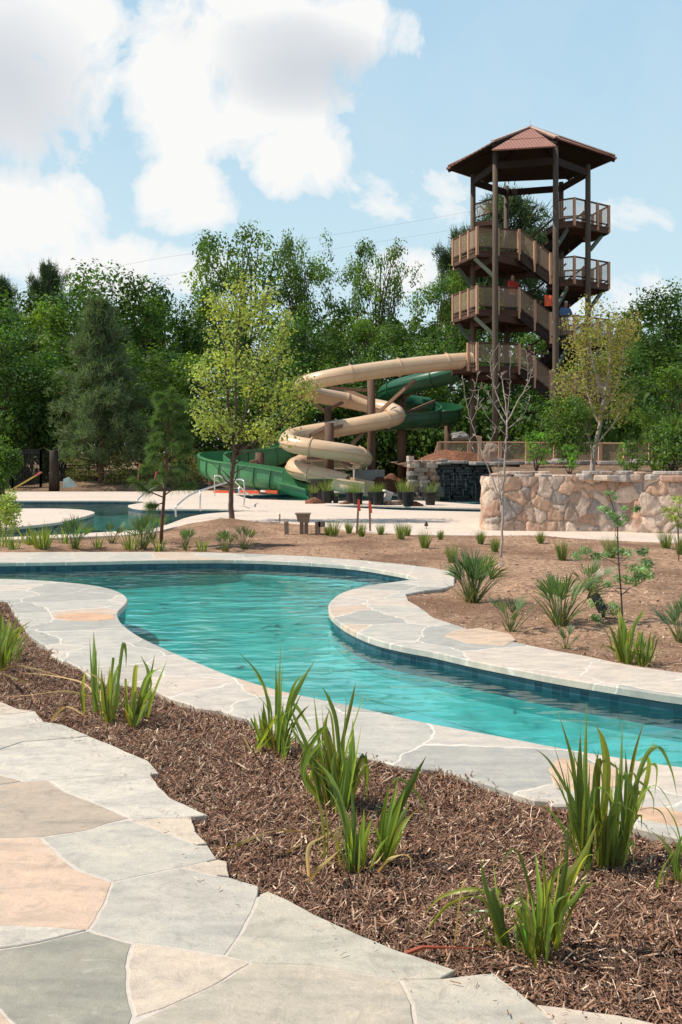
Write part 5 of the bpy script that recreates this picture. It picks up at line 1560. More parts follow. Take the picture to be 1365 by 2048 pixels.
PROTO = {}
def place(kind, data, mt, ml, px, ytop, Y, wpx, label, Hp=12.0, Rp=3.6, rz=None, group='trees of the wood behind the pool', zb=0.0, ybase=None):
    """px centre, ytop of crown, crown width in px"""
    X, _, zt = at(px, ytop, Y)
    sz = (zt - zb) / Hp; sx = (wpx / F * Y) / (2 * Rp)
    rz = random.uniform(0, 6.28) if rz is None else rz
    key = kind
    name = 'pine_tree' if 'pine' in kind else 'tree'
    if key not in PROTO:
        t_ = tree_thing(name, (X, Y, zb), data[0], data[1:], mt, ml, label, group=group)
        t_.rotation_euler = (0, 0, rz); t_.scale = (sx, sx, sz); PROTO[key] = t_
    else:
        t_ = copy_tree(PROTO[key], (X, Y, zb), rz, (sx, sx, sz), label)
        t_['_w'] = [X, Y, zb]
        if group: t_['group'] = group
    return t_
def dec(k, px, ytop, Y, wpx, label, **kw):
    d = {'A': (protoA, 3.9), 'B': (protoB, 3.6), 'C': (protoC, 3.2), 'D': (protoD, 4.4)}[k]
    return place('dec' + k, d[0], 'bark', 'leaf_mid' if k in 'BC' else 'leaf_dark', px, ytop, Y, wpx, label, 12.0, d[1], **kw)

FT = [
 # px, ytop, depth, width, kind, label
 (10, 560, 60, 240, 'A', 'dark broad tree behind the iron fence at the left edge'),
 (90, 590, 56, 210, 'B', 'mid green tree left of the tall young pine'),
 (205, 522, 58, 230, 'D', 'tall rounded tree directly behind the tall young pine'),
 (285, 548, 57, 190, 'A', 'dense tree between the tall pine and the bright green tree'),
 (365, 562, 60, 150, 'B', 'tree whose crown shows left of the bright green tree'),
 (20, 640, 50, 200, 'D', 'lower shadowed tree behind the left shrub'),
 (130, 690, 51, 190, 'A', 'low dark tree between the left fence and the tall pine'),
 (290, 680, 50, 190, 'D', 'low dark tree right of the tall pine trunk'),
 (390, 690, 49, 190, 'B', 'low leafy tree behind the small pine'),
 (482, 450, 61, 215, 'C', 'highest broadleaf crown rising above the bright green tree'),
 (608, 457, 62, 135, 'C', 'tall open crown just right of the highest broadleaf tree'),
 (530, 620, 55, 190, 'D', 'dense tree directly behind the bright green tree'),
 (650, 585, 57, 150, 'A', 'tree above the left loop of the tan slide'),
 (748, 470, 66, 130, 'C', 'airy tall tree with sky showing through its crown'),
 (725, 615, 56, 150, 'B', 'leafy tree above the middle of the tan slide'),
 (650, 700, 51, 210, 'D', 'low tree behind the tan slide loops'),
 (785, 625, 60, 110, 'A', 'tree left of the low gap of sky beside the tower'),
 (800, 700, 52, 180, 'B', 'low tree behind the green slide'),
 (885, 520, 58, 150, 'C', 'yellowish tree just left of the tower poles'),
 (900, 640, 54, 170, 'A', 'tree behind the lower left landing of the tower'),
 (1010, 600, 60, 170, 'C', 'tree seen through the middle of the tower'),
 (1020, 700, 53, 190, 'D', 'dark low tree behind the foot of the tower'),
 (1110, 640, 57, 170, 'B', 'tree behind the right poles of the tower'),
 (1140, 760, 50, 170, 'A', 'low dark tree behind the golden tree'),
 (1215, 640, 56, 170, 'B', 'tree behind the top of the golden tree'),
 (1330, 552, 54, 190, 'D', 'big dark tree at the right edge of the sky'),
 (1270, 660, 50, 170, 'A', 'shaded tree between the golden tree and the right edge'),
 (1345, 720, 44, 190, 'B', 'leafy tree above the right end of the wall'),
 (1440, 600, 50, 220, 'A', 'tree just beyond the right edge'), (-90, 600, 54, 220, 'B', 'tree just beyond the left edge'),
]
for px, yt, Y, w, k, lab in FT:
    dec(k, px, yt, Y, w * (1.0 if k == 'C' else 1.25), lab)
# pines on the skyline
bigpine = pine(21, 12, 2.6, low=.52, whorls=11, size=.42, conic=-1, nleaf=30)
place('pineA', bigpine, 'bark', 'needle_far', 1012, 372, 60, 190, 'tall dark pine with layered branches behind the tower', 12.4, 2.5)
place('pineA', None, 'bark', 'needle_far', 100, 518, 72, 72, 'small distant pine top standing above the left wood', 12.4, 2.5)
place('pineA', None, 'bark', 'needle_far', 8, 548, 75, 60, 'pine top poking up at the left edge of the skyline', 12.4, 2.5)
place('pineA', None, 'bark', 'needle_far', 930, 450, 62, 100, 'lower pine left of the tall pine behind the tower', 12.4, 2.5)
# distant wood, one mass
r_ = np.random.default_rng(4)
Cn = []; Rn = []
for k in range(520):
    px = r_.uniform(-300, 1650); Y = r_.uniform(66, 74)
    zt = at(0, 640, 70)[2] * (0.86 + .2 * float(fbm(np.array([px * .012]), np.array([0.]), 3)[0]))
    Cn.append(np.array((at(px, 0, Y)[0], Y, r_.uniform(.3, zt)))); Rn.append(r_.uniform(1.3, 2.1))
V, Fq, C = clump_crown(Cn, Rn, 26, .5, 77)
tag(mk('far_woodland', V, Fq, M['leaf_dark'], loc=(0, 70, 0), col=C * .8), 'distant mass of dark woodland filling the gaps between nearer trees', 'woodland', kind='stuff')

# understorey shrubs
def shrub_data(seed, H=2, R=1.2, n=26, per=230, size=.14, rc=(.32, .55)):
    r = random.Random(seed); mb = MB(); C = []; Rr = []
    for k in range(n):
        a = r.uniform(0, 6.28); q = R * r.random() ** .5 * .8; z = H * r.uniform(.12, .88)
        q *= math.sin(math.pi * (.2 + .65 * z / H))
        C.append(np.array((math.cos(a) * q, math.sin(a) * q, z))); Rr.append(r.uniform(*rc))
        if k % 3 == 0: limb(mb, (r.uniform(-.1, .1), r.uniform(-.1, .1), -.05), C[-1], .03, .008, seed + k, .12, 4, 4)
    V, Fq, Cc = clump_crown(C, Rr, per, size, seed, .9, tint=(1.3, 1.15, .8))
    return mb, V, Fq, Cc
SH = {}
def shrub(kind, px, ytop, Y, wpx, label, zb=0.0, mat='leaf_bush', group='shrubs along the wood edge', seed=1, Hp=2.1, Rp=1.25, **kw):
    X, _, zt = at(px, ytop, Y); sz = (zt - zb) / Hp; sx = (wpx / F * Y) / (2 * Rp); rz = random.uniform(0, 6.28)
    if kind not in SH:
        d = shrub_data(seed, **kw)
        t_ = tree_thing('shrub', (X, Y, zb), d[0], d[1:], 'bark', mat, label, 'shrub', group, 'foliage'); t_.scale = (sx, sx, sz); SH[kind] = t_
    else:
        t_ = copy_tree(SH[kind], (X, Y, zb), rz, (sx, sx, sz), label)
    t_['group'] = group
    return t_
for i, (px, yt, Y, w, lab) in enumerate([(240, 888, 43, 90, 'olive shrub just right of the tall pine trunk'), (300, 895, 43.5, 80, 'shrub behind the pink marker flags'), (365, 878, 43, 90, 'shrub left of the green flume curve'),
                                         (400, 905, 45, 70, 'low shrub tucked against the green flume curve'), (160, 905, 46, 70, 'shrub between the dark stump and the tall pine')]):
    shrub('olive', px, yt, Y, w, lab, mat='leaf_olive' if 'leaf_olive' in M else 'leaf_bush', seed=31, size=.16)
for i, (px, yt, Y, w, lab) in enumerate([(-20, 820, 47, 130, 'dark shrub behind the far left fence'), (60, 800, 48, 140, 'dark shrub rising above the iron fence'), (470, 840, 48, 130, 'dark shrub behind the bright green tree trunk'),
                                         (560, 830, 49, 130, 'dark shrub behind the left loops of the tan slide'), (640, 860, 49, 120, 'dark shrub behind the slide columns'), (760, 850, 49, 140, 'dark shrub behind the right loop of the tan slide'),
                                         (860, 850, 49, 130, 'dark shrub behind the rock pier'), (960, 800, 47, 150, 'dark shrub behind the tower foot'), (1060, 820, 46, 140, 'dark shrub right of the tower foot'),
                                         (1180, 800, 44, 150, 'dark shrub behind the golden tree trunk'), (1290, 800, 38, 150, 'dark shrub near the right end of the railing')]):
    shrub('dark', px, yt, Y, w, lab, mat='leaf_dark', seed=37, n=34, size=.2, per=200, rc=(.35, .65))

# --- tall young pine at left
hp = pine(8, 8.6, 2.55, low=.12, whorls=20, size=.30, nleaf=26, conic=1.0)
t_ = tree_thing('pine_tree', (at(203, 975, 43)[0], 43, 0), hp[0], hp[1:], 'barkred', 'needle', 'tall soft grey green pine with a conical crown at the left', 'pine tree')
# --- small young pine in front, drooping tufts
def young_pine():
    bx, by = g(322, 1090); r = random.Random(4); rn = np.random.default_rng(4)
    t_ = thing('pine_sapling', (bx, by, 0), 'thin young pine with drooping needle tufts beside the far pool', 'pine sapling')
    mb = MB(); st = [Vector(at(x, y, by)) for x, y in ((322, 1094), (325, 1040), (329, 990), (333, 930), (337, 880), (338, 830), (340, 795))]
    mb.tube(st, [.035, .03, .028, .024, .02, .014, .008], 8)
    P = []; D = []
    S = [(1010, (255, 955), .5), (990, (300, 1000), .3), (985, (345, 1000), .3)]
    def br(a, e, up):
        a = Vector(a); e = Vector(e); mid = a.lerp(e, .55) + Vector((0, 0, up)); pts = [Vector(tuple(q)) for q in spline([tuple(a), tuple(mid), tuple(e)], 5)]
        mb.tube(pts, [.014 * (1 - .5 * i / (len(pts) - 1)) for i in range(len(pts))], 5)
        for i in range(len(pts) - 1):
            t0 = (pts[i + 1] - pts[i]).normalized()
            f = i / len(pts)
            if f < .25: continue
            for q in range(int(26 + 60 * f)):
                P.append(tuple(pts[i].lerp(pts[i + 1], r.random()))); D.append(tuple(t0))
    br(st[2] + Vector((0, 0, -.05)), at(268, 958, by - .2), -.05)
    br(st[1].lerp(st[2], .7), at(300, 1010, by - .3), -.02)
    for k in range(34):
        f = (k + .5) / 34; z = f ** .9
        i = min(5, int(1.9 + z * 3.9)); a = st[i].lerp(st[min(6, i + 1)], (1.9 + z * 3.9) % 1)
        an = k * 2.4; L = (.52 - .30 * z) * r.uniform(.6, 1.1)
        e = a + Vector((math.cos(an) * L, math.sin(an) * L * .9, L * r.uniform(.25, .75)))
        br(a, e, L * r.uniform(.1, .3))
    br(st[5], st[6] + Vector((.03, 0, .12)), .05)
    P = np.array(P); D = np.array(D); n = len(P)
    d = D * .7 + rn.normal(0, .45, (n, 3)); d[:, 2] -= .12; d /= np.linalg.norm(d, axis=1)[:, None]
    s = np.cross(d, rn.normal(0, 1, (n, 3))); s /= np.linalg.norm(s, axis=1)[:, None]
    L = rn.uniform(.10, .19, (n, 1)); w = .0028
    m = P + d * L * .6 + np.array((0, 0, -.012)); e = P + d * L + np.array((0, 0, -.05)) * (L / .19)
    V = np.stack([P - s * w, P + s * w, m + s * w, m - s * w, e, e + s * w * .2], 1).reshape(-1, 3)
    b = np.arange(n)[:, None] * 6; Fq = np.concatenate([b + np.array([0, 1, 2, 3]), b + np.array([3, 2, 5, 4])])
    C = np.repeat(rn.uniform(.6, 1.4, (n, 1)) * np.ones(3), 6, axis=0)
    mb.build('trunk', M['barkred'], t_, smooth=True); mk('needles', V, Fq, M['needle_young'], t_, col=C)
young_pine()

# --- bright young tree
def branch_tree(px, pybase, limbs, label, name, cat, mt, ml, leafn, leafs, clr, depth_j=.5, twigs=5, seed=1, zb=None, Y=None, rc=(.16, .34), trunk_r=.07, aspect=1.5, fill_env=None, twl=.45, per=None, ymax=None):
    """limbs: [[(px,py,dY,r)...]] drawn from the photo, dY offset in depth"""
    r = random.Random(seed)
    if Y is None:
        X, Y = g(px, pybase)
    X = at(px, 0, Y)[0]; zb = at(0, pybase, Y)[2]
    t_ = thing(name, (X, Y, zb), label, cat); mb = MB(); tips = []
    for li in limbs:
        pts = [Vector(at(p[0], p[1], Y + p[2])) for p in li]; rad = [p[3] for p in li]
        sp = spline([tuple(p) + (q,) for p, q in zip(pts, rad)], 5)
        mb.tube([Vector(q[:3]) + Vector((r.uniform(-1, 1), r.uniform(-1, 1), 0)) * .008 for q in sp], [max(.003, q[3]) for q in sp], 7)
        n = len(sp)
        if twigs and len(li) > 2:
            for k in range(twigs * (n // 6 + 1)):
                f = r.uniform(.35, 1.0); i = min(n - 1, int(f * n)); a = Vector(sp[i][:3])
                an = r.uniform(0, 6.28); L = twl * r.uniform(.4, 1.1) * (1.15 - .5 * f)
                e = a + Vector((math.cos(an) * L * .75, math.sin(an) * L * .75, L * r.uniform(.2, 1.0)))
                limb(mb, a, e, max(.006, sp[i][3] * .45), .003, r.randint(0, 9999), .12, 4, 4); tips.append(tuple(e))
                if r.random() < .6: tips.append(tuple(a.lerp(e, .55)))
        tips.append(tuple(Vector(sp[-1][:3])))
    mb.build('trunk', M[mt], t_, smooth=True)
    if leafn:
        if fill_env:
            for (ex, ey, rx, ry, n_) in fill_env:
                for _ in range(n_):
                    a = r.uniform(0, 6.28); q = r.random() ** .5; b_ = r.uniform(-1, 1)
                    tips.append(at(ex + math.cos(a) * rx * q, ey + math.sin(a) * ry * q, Y + b_ * rx / F * Y * (1 - q * .6)))
        if ymax: tips = [q for q in tips if q[2] > at(0, ymax, Y)[2]]
        Rr = [r.uniform(*rc) for _ in tips]
        V, Fq, C = clump_crown([np.array(t) for t in tips], Rr, leafn, leafs, seed, .9, tone=.25, tint=clr, aspect=aspect)
        mk('crown', V, Fq, M[ml], t_, col=C)
    return t_
branch_tree(465, 1041, [
    [(465, 1046, 0, .075), (462, 1000, 0, .062), (464, 950, 0, .055), (470, 905, 0, .05), (472, 870, 0, .045)],
    [(470, 905, 0, .045), (462, 850, .1, .035), (455, 780, .3, .028), (450, 700, .4, .018), (447, 640, .4, .010), (446, 610, .4, .006)],
    [(472, 880, 0, .04), (472, 800, -.2, .032), (474, 700, -.2, .02), (480, 620, -.1, .012), (482, 580, 0, .006)],
    [(472, 890, 0, .035), (490, 830, -.3, .027), (510, 740, -.5, .018), (522, 660, -.4, .01), (526, 600, -.3, .006)],
    [(474, 895, 0, .035), (510, 850, .2, .027), (540, 780, .4, .018), (565, 700, .5, .012), (572, 630, .5, .006)],
    [(474, 905, 0, .03), (515, 880, -.2, .024), (560, 850, -.4, .016), (600, 800, -.5, .010), (612, 770, -.5, .006)],
    [(466, 880, 0, .03), (440, 850, -.1, .02), (420, 800, 0, .012), (408, 740, 0, .006)],
    [(468, 900, 0, .025), (445, 880, .2, .018), (420, 862, .3, .010), (404, 840, .3, .006)],
    [(474, 910, 0, .02), (500, 902, -.3, .014), (530, 895, -.5, .010), (552, 885, -.5, .005)]],
    'young tree with bright yellow green leaves standing by the far pool', 'young_tree', 'tree', 'bark', 'leaf_young', 330, .085, (1.3, 1.15, .75), twigs=8, seed=3, rc=(.12, .30),
    fill_env=[(460, 650, 45, 65, 18), (540, 690, 50, 80, 22), (440, 740, 40, 55, 10), (500, 810, 75, 65, 18), (425, 850, 30, 38, 8), (588, 800, 30, 50, 10), (495, 615, 40, 35, 10)], twl=.75, ymax=882)
# golden tree on the terrace
branch_tree(1186, 944, [
    [(1184, 950, 0, .075), (1190, 900, 0, .06), (1200, 850, 0, .055), (1208, 800, 0, .05), (1218, 750, 0, .035), (1222, 700, 0, .022), (1228, 650, 0, .010)],
    [(1200, 850, 0, .035), (1180, 800, .2, .026), (1165, 740, .4, .016), (1158, 680, .4, .008)],
    [(1208, 800, 0, .03), (1190, 740, -.3, .022), (1180, 680, -.4, .012), (1185, 630, -.4, .006)],
    [(1205, 825, 0, .03), (1235, 770, .3, .02), (1248, 700, .4, .012), (1252, 640, .4, .006)],
    [(1186, 935, 0, .03), (1180, 880, -.2, .022), (1150, 820, -.3, .015), (1125, 760, -.3, .006)],
    [(1192, 890, 0, .025), (1225, 850, -.2, .016), (1255, 800, -.3, .006)]],
    'golden olive young tree with a pale trunk on the terrace', 'young_tree', 'tree', 'barkpale', 'leaf_gold', 330, .075, (.75, 1.0, .8), twigs=7, seed=6, Y=25.5, rc=(.14, .32),
    fill_env=[(1195, 670, 68, 80, 70), (1155, 770, 50, 60, 30), (1235, 770, 35, 70, 14)], twl=.5)
# bare sapling
bs = [
    [(1003, 1120, 0, .021), (1005, 1060, 0, .019), (1007, 990, 0, .018), (1010, 930, 0, .016), (1013, 880, 0, .014), (1015, 840, 0, .013)],
    [(1015, 840, 0, .011), (1011, 800, 0, .009), (1006, 765, .1, .007), (1002, 745, .1, .004)],
    [(1015, 845, 0, .011), (1032, 810, -.1, .009), (1055, 770, -.2, .007), (1066, 735, -.2, .004), (1070, 700, -.2, .002)],
    [(1013, 850, 0, .010), (995, 820, .1, .007), (978, 790, .1, .005), (962, 770, .1, .003)],
    [(1014, 835, 0, .009), (1000, 805, .1, .007), (986, 760, .2, .005), (982, 720, .2, .003), (996, 690, .2, .002)],
    [(1004, 1010, 0, .011), (996, 985, 0, .010), (982, 950, 0, .009), (962, 900, .1, .008), (945, 850, .1, .006), (932, 800, .1, .004), (926, 750, .1, .002)],
    [(943, 845, .1, .005), (955, 815, 0, .004), (958, 780, 0, .002)],
    [(936, 815, .1, .004), (950, 775, .1, .003), (956, 745, .1, .001)],
    [(1003, 1000, 0, .008), (997, 960, -.1, .006), (1000, 920, -.1, .004), (1010, 880, -.1, .002)],
    [(975, 935, 0, .006), (970, 900, -.1, .004), (985, 875, -.1, .003), (992, 855, -.1, .002)],
    [(1013, 860, 0, .008), (1035, 842, .1, .006), (1052, 820, .1, .004), (1060, 790, .1, .002)],
    [(1012, 870, 0, .007), (990, 850, -.1, .005), (970, 825, -.1, .004), (955, 795, -.1, .002)],
    [(1015, 840, 0, .007), (1018, 800, .1, .005), (1020, 760, .1, .003), (1022, 700, .1, .0015)],
    [(968, 915, .1, .005), (950, 905, 0, .004), (940, 880, 0, .002)],
    [(1055, 770, -.2, .004), (1056, 735, -.2, .003), (1052, 700, -.2, .0015)]]
branch_tree(1003, 1115, bs, 'leafless grey sapling with forked branches in front of the stone wall', 'bare_sapling', 'sapling', 'barkpale', None, 0, 0, None, twigs=3, seed=9, twl=.16)

# left edge shrub tree (two crowns)
branch_tree(2, 1066, [[(0, 1072, 0, .035), (2, 1000, 0, .03), (0, 930, 0, .02), (4, 880, 0, .01)], [(0, 1010, 0, .02), (18, 950, -.1, .012), (24, 910, -.1, .006)]],
    'leafy green small tree cut off by the left edge', 'young_tree', 'tree', 'bark', 'leaf_bush', 3000, .06, (1.2, 1.15, .8), twigs=5, seed=12, rc=(.10, .19), fill_env=[(-8, 940, 34, 60, 46), (-5, 1000, 28, 30, 14)], twl=.25)
branch_tree(14, 1082, [[(10, 1085, 0, .015), (14, 1040, 0, .012), (18, 1000, 0, .006)]],
    'bright light green bush at the left edge beside the island', 'shrub', 'shrub', 'bark', 'leaf_young', 3600, .045, (1.1, 1.2, .8), twigs=5, seed=14, rc=(.08, .14), fill_env=[(10, 1010, 28, 32, 26), (18, 1048, 20, 20, 12)], twl=.2)

# bushes on the terrace and wall
def bush_px(px, yt, yb, w, Y, label, mat='leaf_bush', n=30, leaf=.075, seed=1, per=420):
    X = at(px, 0, Y)[0]; zb = at(0, yb, Y)[2]; r = random.Random(seed); mb = MB(); C = []; Rr = []
    H = (yb - yt) / F * Y; R = w / 2 / F * Y
    for k in range(n):
        a = r.uniform(0, 6.28); z = H * r.uniform(.15, .92); q = R * r.random() ** .5 * math.sin(math.pi * (.22 + .6 * z / H)) * .9
        C.append(np.array((X + math.cos(a) * q, Y + math.sin(a) * q, zb + z))); Rr.append(r.uniform(.22, .36) * R * 1.1)
        if k % 3 == 0: limb(mb, (X + r.uniform(-.04, .04), Y, zb - .05), C[-1], .018, .004, k, .12, 4, 4)
    t_ = thing('shrub', (X, Y, zb), label, 'shrub')
    mb.build('stems', M['bark'], t_); V, Fq, Cc = clump_crown(C, Rr, 11 / leaf ** 2, leaf, seed, .95, tint=(1.3, 1.2, .8), jit=.6); mk('foliage', V, Fq, M[mat], t_, col=Cc)
bush_px(1140, 790, 925, 105, 24, 'round dark green shrub in front of the golden tree', 'leaf_mid', 60, .075, 2, 800)
bush_px(1072, 862, 938, 55, 22.5, 'small bright green shrub left of the round dark shrub', 'leaf_bright', 22, .06, 3, 1100)
bush_px(1140, 885, 945, 42, 21.8, 'small bright shrub directly on top of the stone wall', 'leaf_bright', 18, .06, 4, 1100)
bush_px(1255, 880, 948, 60, 22.2, 'open green shrub right of the golden tree trunk', 'leaf_bush', 24, .07, 5, 900)
bush_px(1345, 840, 950, 110, 22.5, 'large glossy dark green shrub at the right end of the wall', 'leaf_mid', 46, .09, 6, 700)
bush_px(1310, 800, 950, 90, 26, 'taller dark shrub behind the large glossy shrub', 'leaf_mid', 30, .10, 7, 600)

# --- grass tufts in the soil
TUFT = [(668, 1068, 40, 'tuft'), (698, 1062, 30, ''), (724, 1070, 34, ''), (762, 1066, 28, ''), (802, 1083, 40, ''), (815, 1070, 30, ''), (850, 1098, 42, ''), (882, 1083, 22, ''), (905, 1122, 42, ''), (962, 1090, 32, ''),
        (990, 1102, 34, ''), (1082, 1090, 30, ''), (1125, 1116, 46, ''), (1333, 1096, 44, ''), (1222, 1112, 50, ''), (655, 1066, 22, ''), (1362, 1108, 50, '')]
TL = ['grass tuft right of the outlet post', 'grass tuft just left of the left survey stake', 'grass tuft at the foot of the two survey stakes', 'grass tuft right of the right survey stake', 'nearer grass tuft of the close pair before the channel',
      'farther grass tuft of the close pair before the channel', 'grass tuft right of the close pair of tufts', 'small pale grass tuft on the deck edge left of the bare sapling', 'rounded grass tuft nearest the pool tip', 'grass tuft left of the bare sapling',
      'grass tuft touching the bare sapling trunk', 'grass tuft below the left part of the stone wall', 'large grass tuft right of the bare sapling', 'tall grass tuft near the right edge below the wall', 'grass tuft behind the top of the leafy sapling', 'low pale grass tuft against the outlet post', 'grass tuft cut off by the right edge']
for k, (px, py, h, _) in enumerate(TUFT):
    X, Y = g(px, py); z = SZ(X, Y) - .01; hh = h / F * Y
    V, Fq, C = blades((X, Y, z), 150, hh * 1.05, hh * .16, .32, .0065, seed=100 + k, droop=.35)
    tag(mk('grass_tuft', V, Fq, M['grass'], loc=(X, Y, z), col=C), TL[k], 'grass tuft', 'grass tufts in the soil bed')
# --- palmettos
def palmetto(px, py, h, n, label, seed, mat='palm', cat='palmetto', wide=1.0):
    X, Y = g(px, py); z = SZ(X, Y) if py < 1500 else -.04
    r = np.random.default_rng(seed); VV = []; FF = []; CC = []; H = h / F * Y; mb = MB(); off = 0
    n = int(n * 1.5)
    for k in range(n):
        a = 2 * math.pi * k / n + r.uniform(-.4, .4); el = r.uniform(.8, 1.45)
        d = Vector((math.cos(a) * math.cos(el), math.sin(a) * math.cos(el), math.sin(el)))
        L = H * r.uniform(.42, .72); b = Vector((X, Y, z)); e = b + d * L
        limb(mb, b, e, H * .014, H * .009, int(seed + k), .06, 4, 3)
        side = d.cross(Vector((0, 0, 1))); side = side.normalized() if side.length > .1 else Vector((1, 0, 0))
        tw_ = r.uniform(-.9, .9); up = side.cross(d); side = side * math.cos(tw_) + up * math.sin(tw_)
        nb = 9; c = r.uniform(.6, 1.4)
        for q in range(nb):
            f = (q / (nb - 1) - .5) * 2; ang = f * .6 * wide + r.uniform(-.08, .08)
            dd = (d * math.cos(ang) + side * math.sin(ang)).normalized()
            l = H * .62 * (1 - .25 * abs(f)) * r.uniform(.85, 1.1); s = dd.cross(side.cross(d)).normalized() * H * .0165
            tip = e + dd * l + Vector((0, 0, -.16 * l)); mid = e + dd * l * .5
            VV += [tuple(e - s * .25), tuple(e + s * .25), tuple(mid + s), tuple(mid - s), tuple(tip + s * .1), tuple(tip - s * .1)]
            FF += [(off, off + 1, off + 2, off + 3), (off + 3, off + 2, off + 4, off + 5)]; off += 6
            CC += [(c * r.uniform(.8, 1.2),) * 3] * 6
    t_ = thing('palmetto', (X, Y, z), label, cat, 'palmettos in the soil beds'); mb.build('stalks', M['palm_stalk'], t_)
    mk('fronds', VV, np.array(FF), M[mat], t_, col=np.array(CC))
    V, Fq, C = blades((X, Y, z), int(n * 1.6), H * .85, H * .12, .75, H * .035, seed=seed + 50, droop=.5, wy=(.5, 1.2), hv=(.4, 1.1)); mk('young_blades', V, Fq, M['palm'], t_, col=C)
    V, Fq, C = blades((X, Y, z), int(n * 1.0), H * .45, H * .15, 1.1, H * .03, seed=seed + 90, droop=1.0, wy=(.35, .8)); mk('dead_fronds', V, Fq, M['dry'], t_, col=C)
M['palm_stalk'] = m_simple('palm_stalk', (0.20, 0.20, 0.09), 0.7)
for k, (px, py, h, n, lab) in enumerate([(945, 1200, 98, 15, 'large bushy palmetto nearest the pool tip on the right bank'), (1022, 1258, 76, 6, 'slender upright palmetto right of the large bushy one'), (1122, 1250, 105, 11, 'broad spiky palmetto in the middle of the right bank'),
                                         (1178, 1186, 62, 6, 'palmetto behind the broad spiky one, left of the leafy sapling'), (1132, 1292, 46, 5, 'low sprawling palmetto at the edge of the coping'), (1362, 1275, 90, 6, 'palmetto cut off by the right edge of the picture'),
                                         (225, 1085, 46, 5, 'small palmetto left of the young pine trunk on the soil strip'), (285, 1098, 66, 8, 'yellowish palmetto just left of the young pine trunk'), (305, 1085, 60, 5, 'palmetto directly behind the young pine trunk'),
                                         (372, 1098, 44, 7, 'dark low palmetto right of the young pine'), (452, 1098, 42, 8, 'small palmetto under the bright green tree'), (490, 1095, 48, 7, 'small upright palmetto right of the bright green tree'), (150, 1100, 62, 8, 'palmetto between the grass clump and the left palmetto')]):
    palmetto(px, py, h, n, lab, 200 + k)
# leafy saplings
def sapling(px, py, stem, cl, label, seed, leaf, mat='leaf_pale', cnt=900):
    X, Y = g(px, py); z = SZ(X, Y); t_ = thing('leafy_sapling', (X, Y, z), label, 'sapling'); mb = MB(); r = random.Random(seed)
    S = [Vector(at(a, b, Y)) for a, b in stem]; mb.tube(S, [.009 - .006 * i / len(S) for i in range(len(S))], 6)
    C = []; Rr = []
    for (cx, cy, cr, sy) in cl:
        a = min(S, key=lambda p: abs(p.z - at(0, cy + 25, Y)[2])); e = Vector(at(cx, cy, Y + r.uniform(-.15, .15)))
        limb(mb, a, e, .004, .0015, r.randint(0, 999), .1, 4, 4)
        for q in range(3):
            C.append(np.array(e) + np.array((r.uniform(-1, 1) * cr, r.uniform(-1, 1) * cr, r.uniform(-.4, .4) * cr)) / F * Y); Rr.append(cr * .62 / F * Y)
    mb.build('stem', M['bark'], t_)
    V, Fq, Cc = clump_crown(C, Rr, cnt / max(.0001, np.mean(np.square(Rr))) * .06, leaf, seed, .6, aspect=2.6, droop=.7, jit=.5); mk('leaves', V, Fq, M[mat], t_, col=Cc)
sapling(1245, 1245, [(1246, 1250), (1243, 1190), (1238, 1130), (1236, 1080), (1235, 1040), (1222, 1000), (1218, 990)],
        [(1219, 990, 14, 1), (1215, 1020, 16, 1), (1245, 1030, 18, 1), (1262, 1018, 14, 1), (1228, 1045, 14, 1), (1180, 1104, 22, 1), (1205, 1115, 16, 1), (1260, 1110, 24, 1), (1285, 1130, 24, 1), (1300, 1150, 18, 1), (1265, 1160, 24, 1), (1200, 1165, 18, 1), (1210, 1210, 22, 1), (1200, 1240, 16, 1), (1225, 1225, 16, 1)],
        'pale leafed thin sapling standing in the soil on the right bank', 5, .045)
sapling(1358, 1120, [(1358, 1122), (1358, 1080), (1356, 1040), (1362, 1000)], [(1362, 1000, 16, 1), (1345, 1025, 18, 1), (1362, 1035, 16, 1), (1375, 1015, 16, 1), (1352, 1050, 14, 1)], 'yellow green sapling cut off by the right edge below the wall', 7, .05, 'leaf_young')

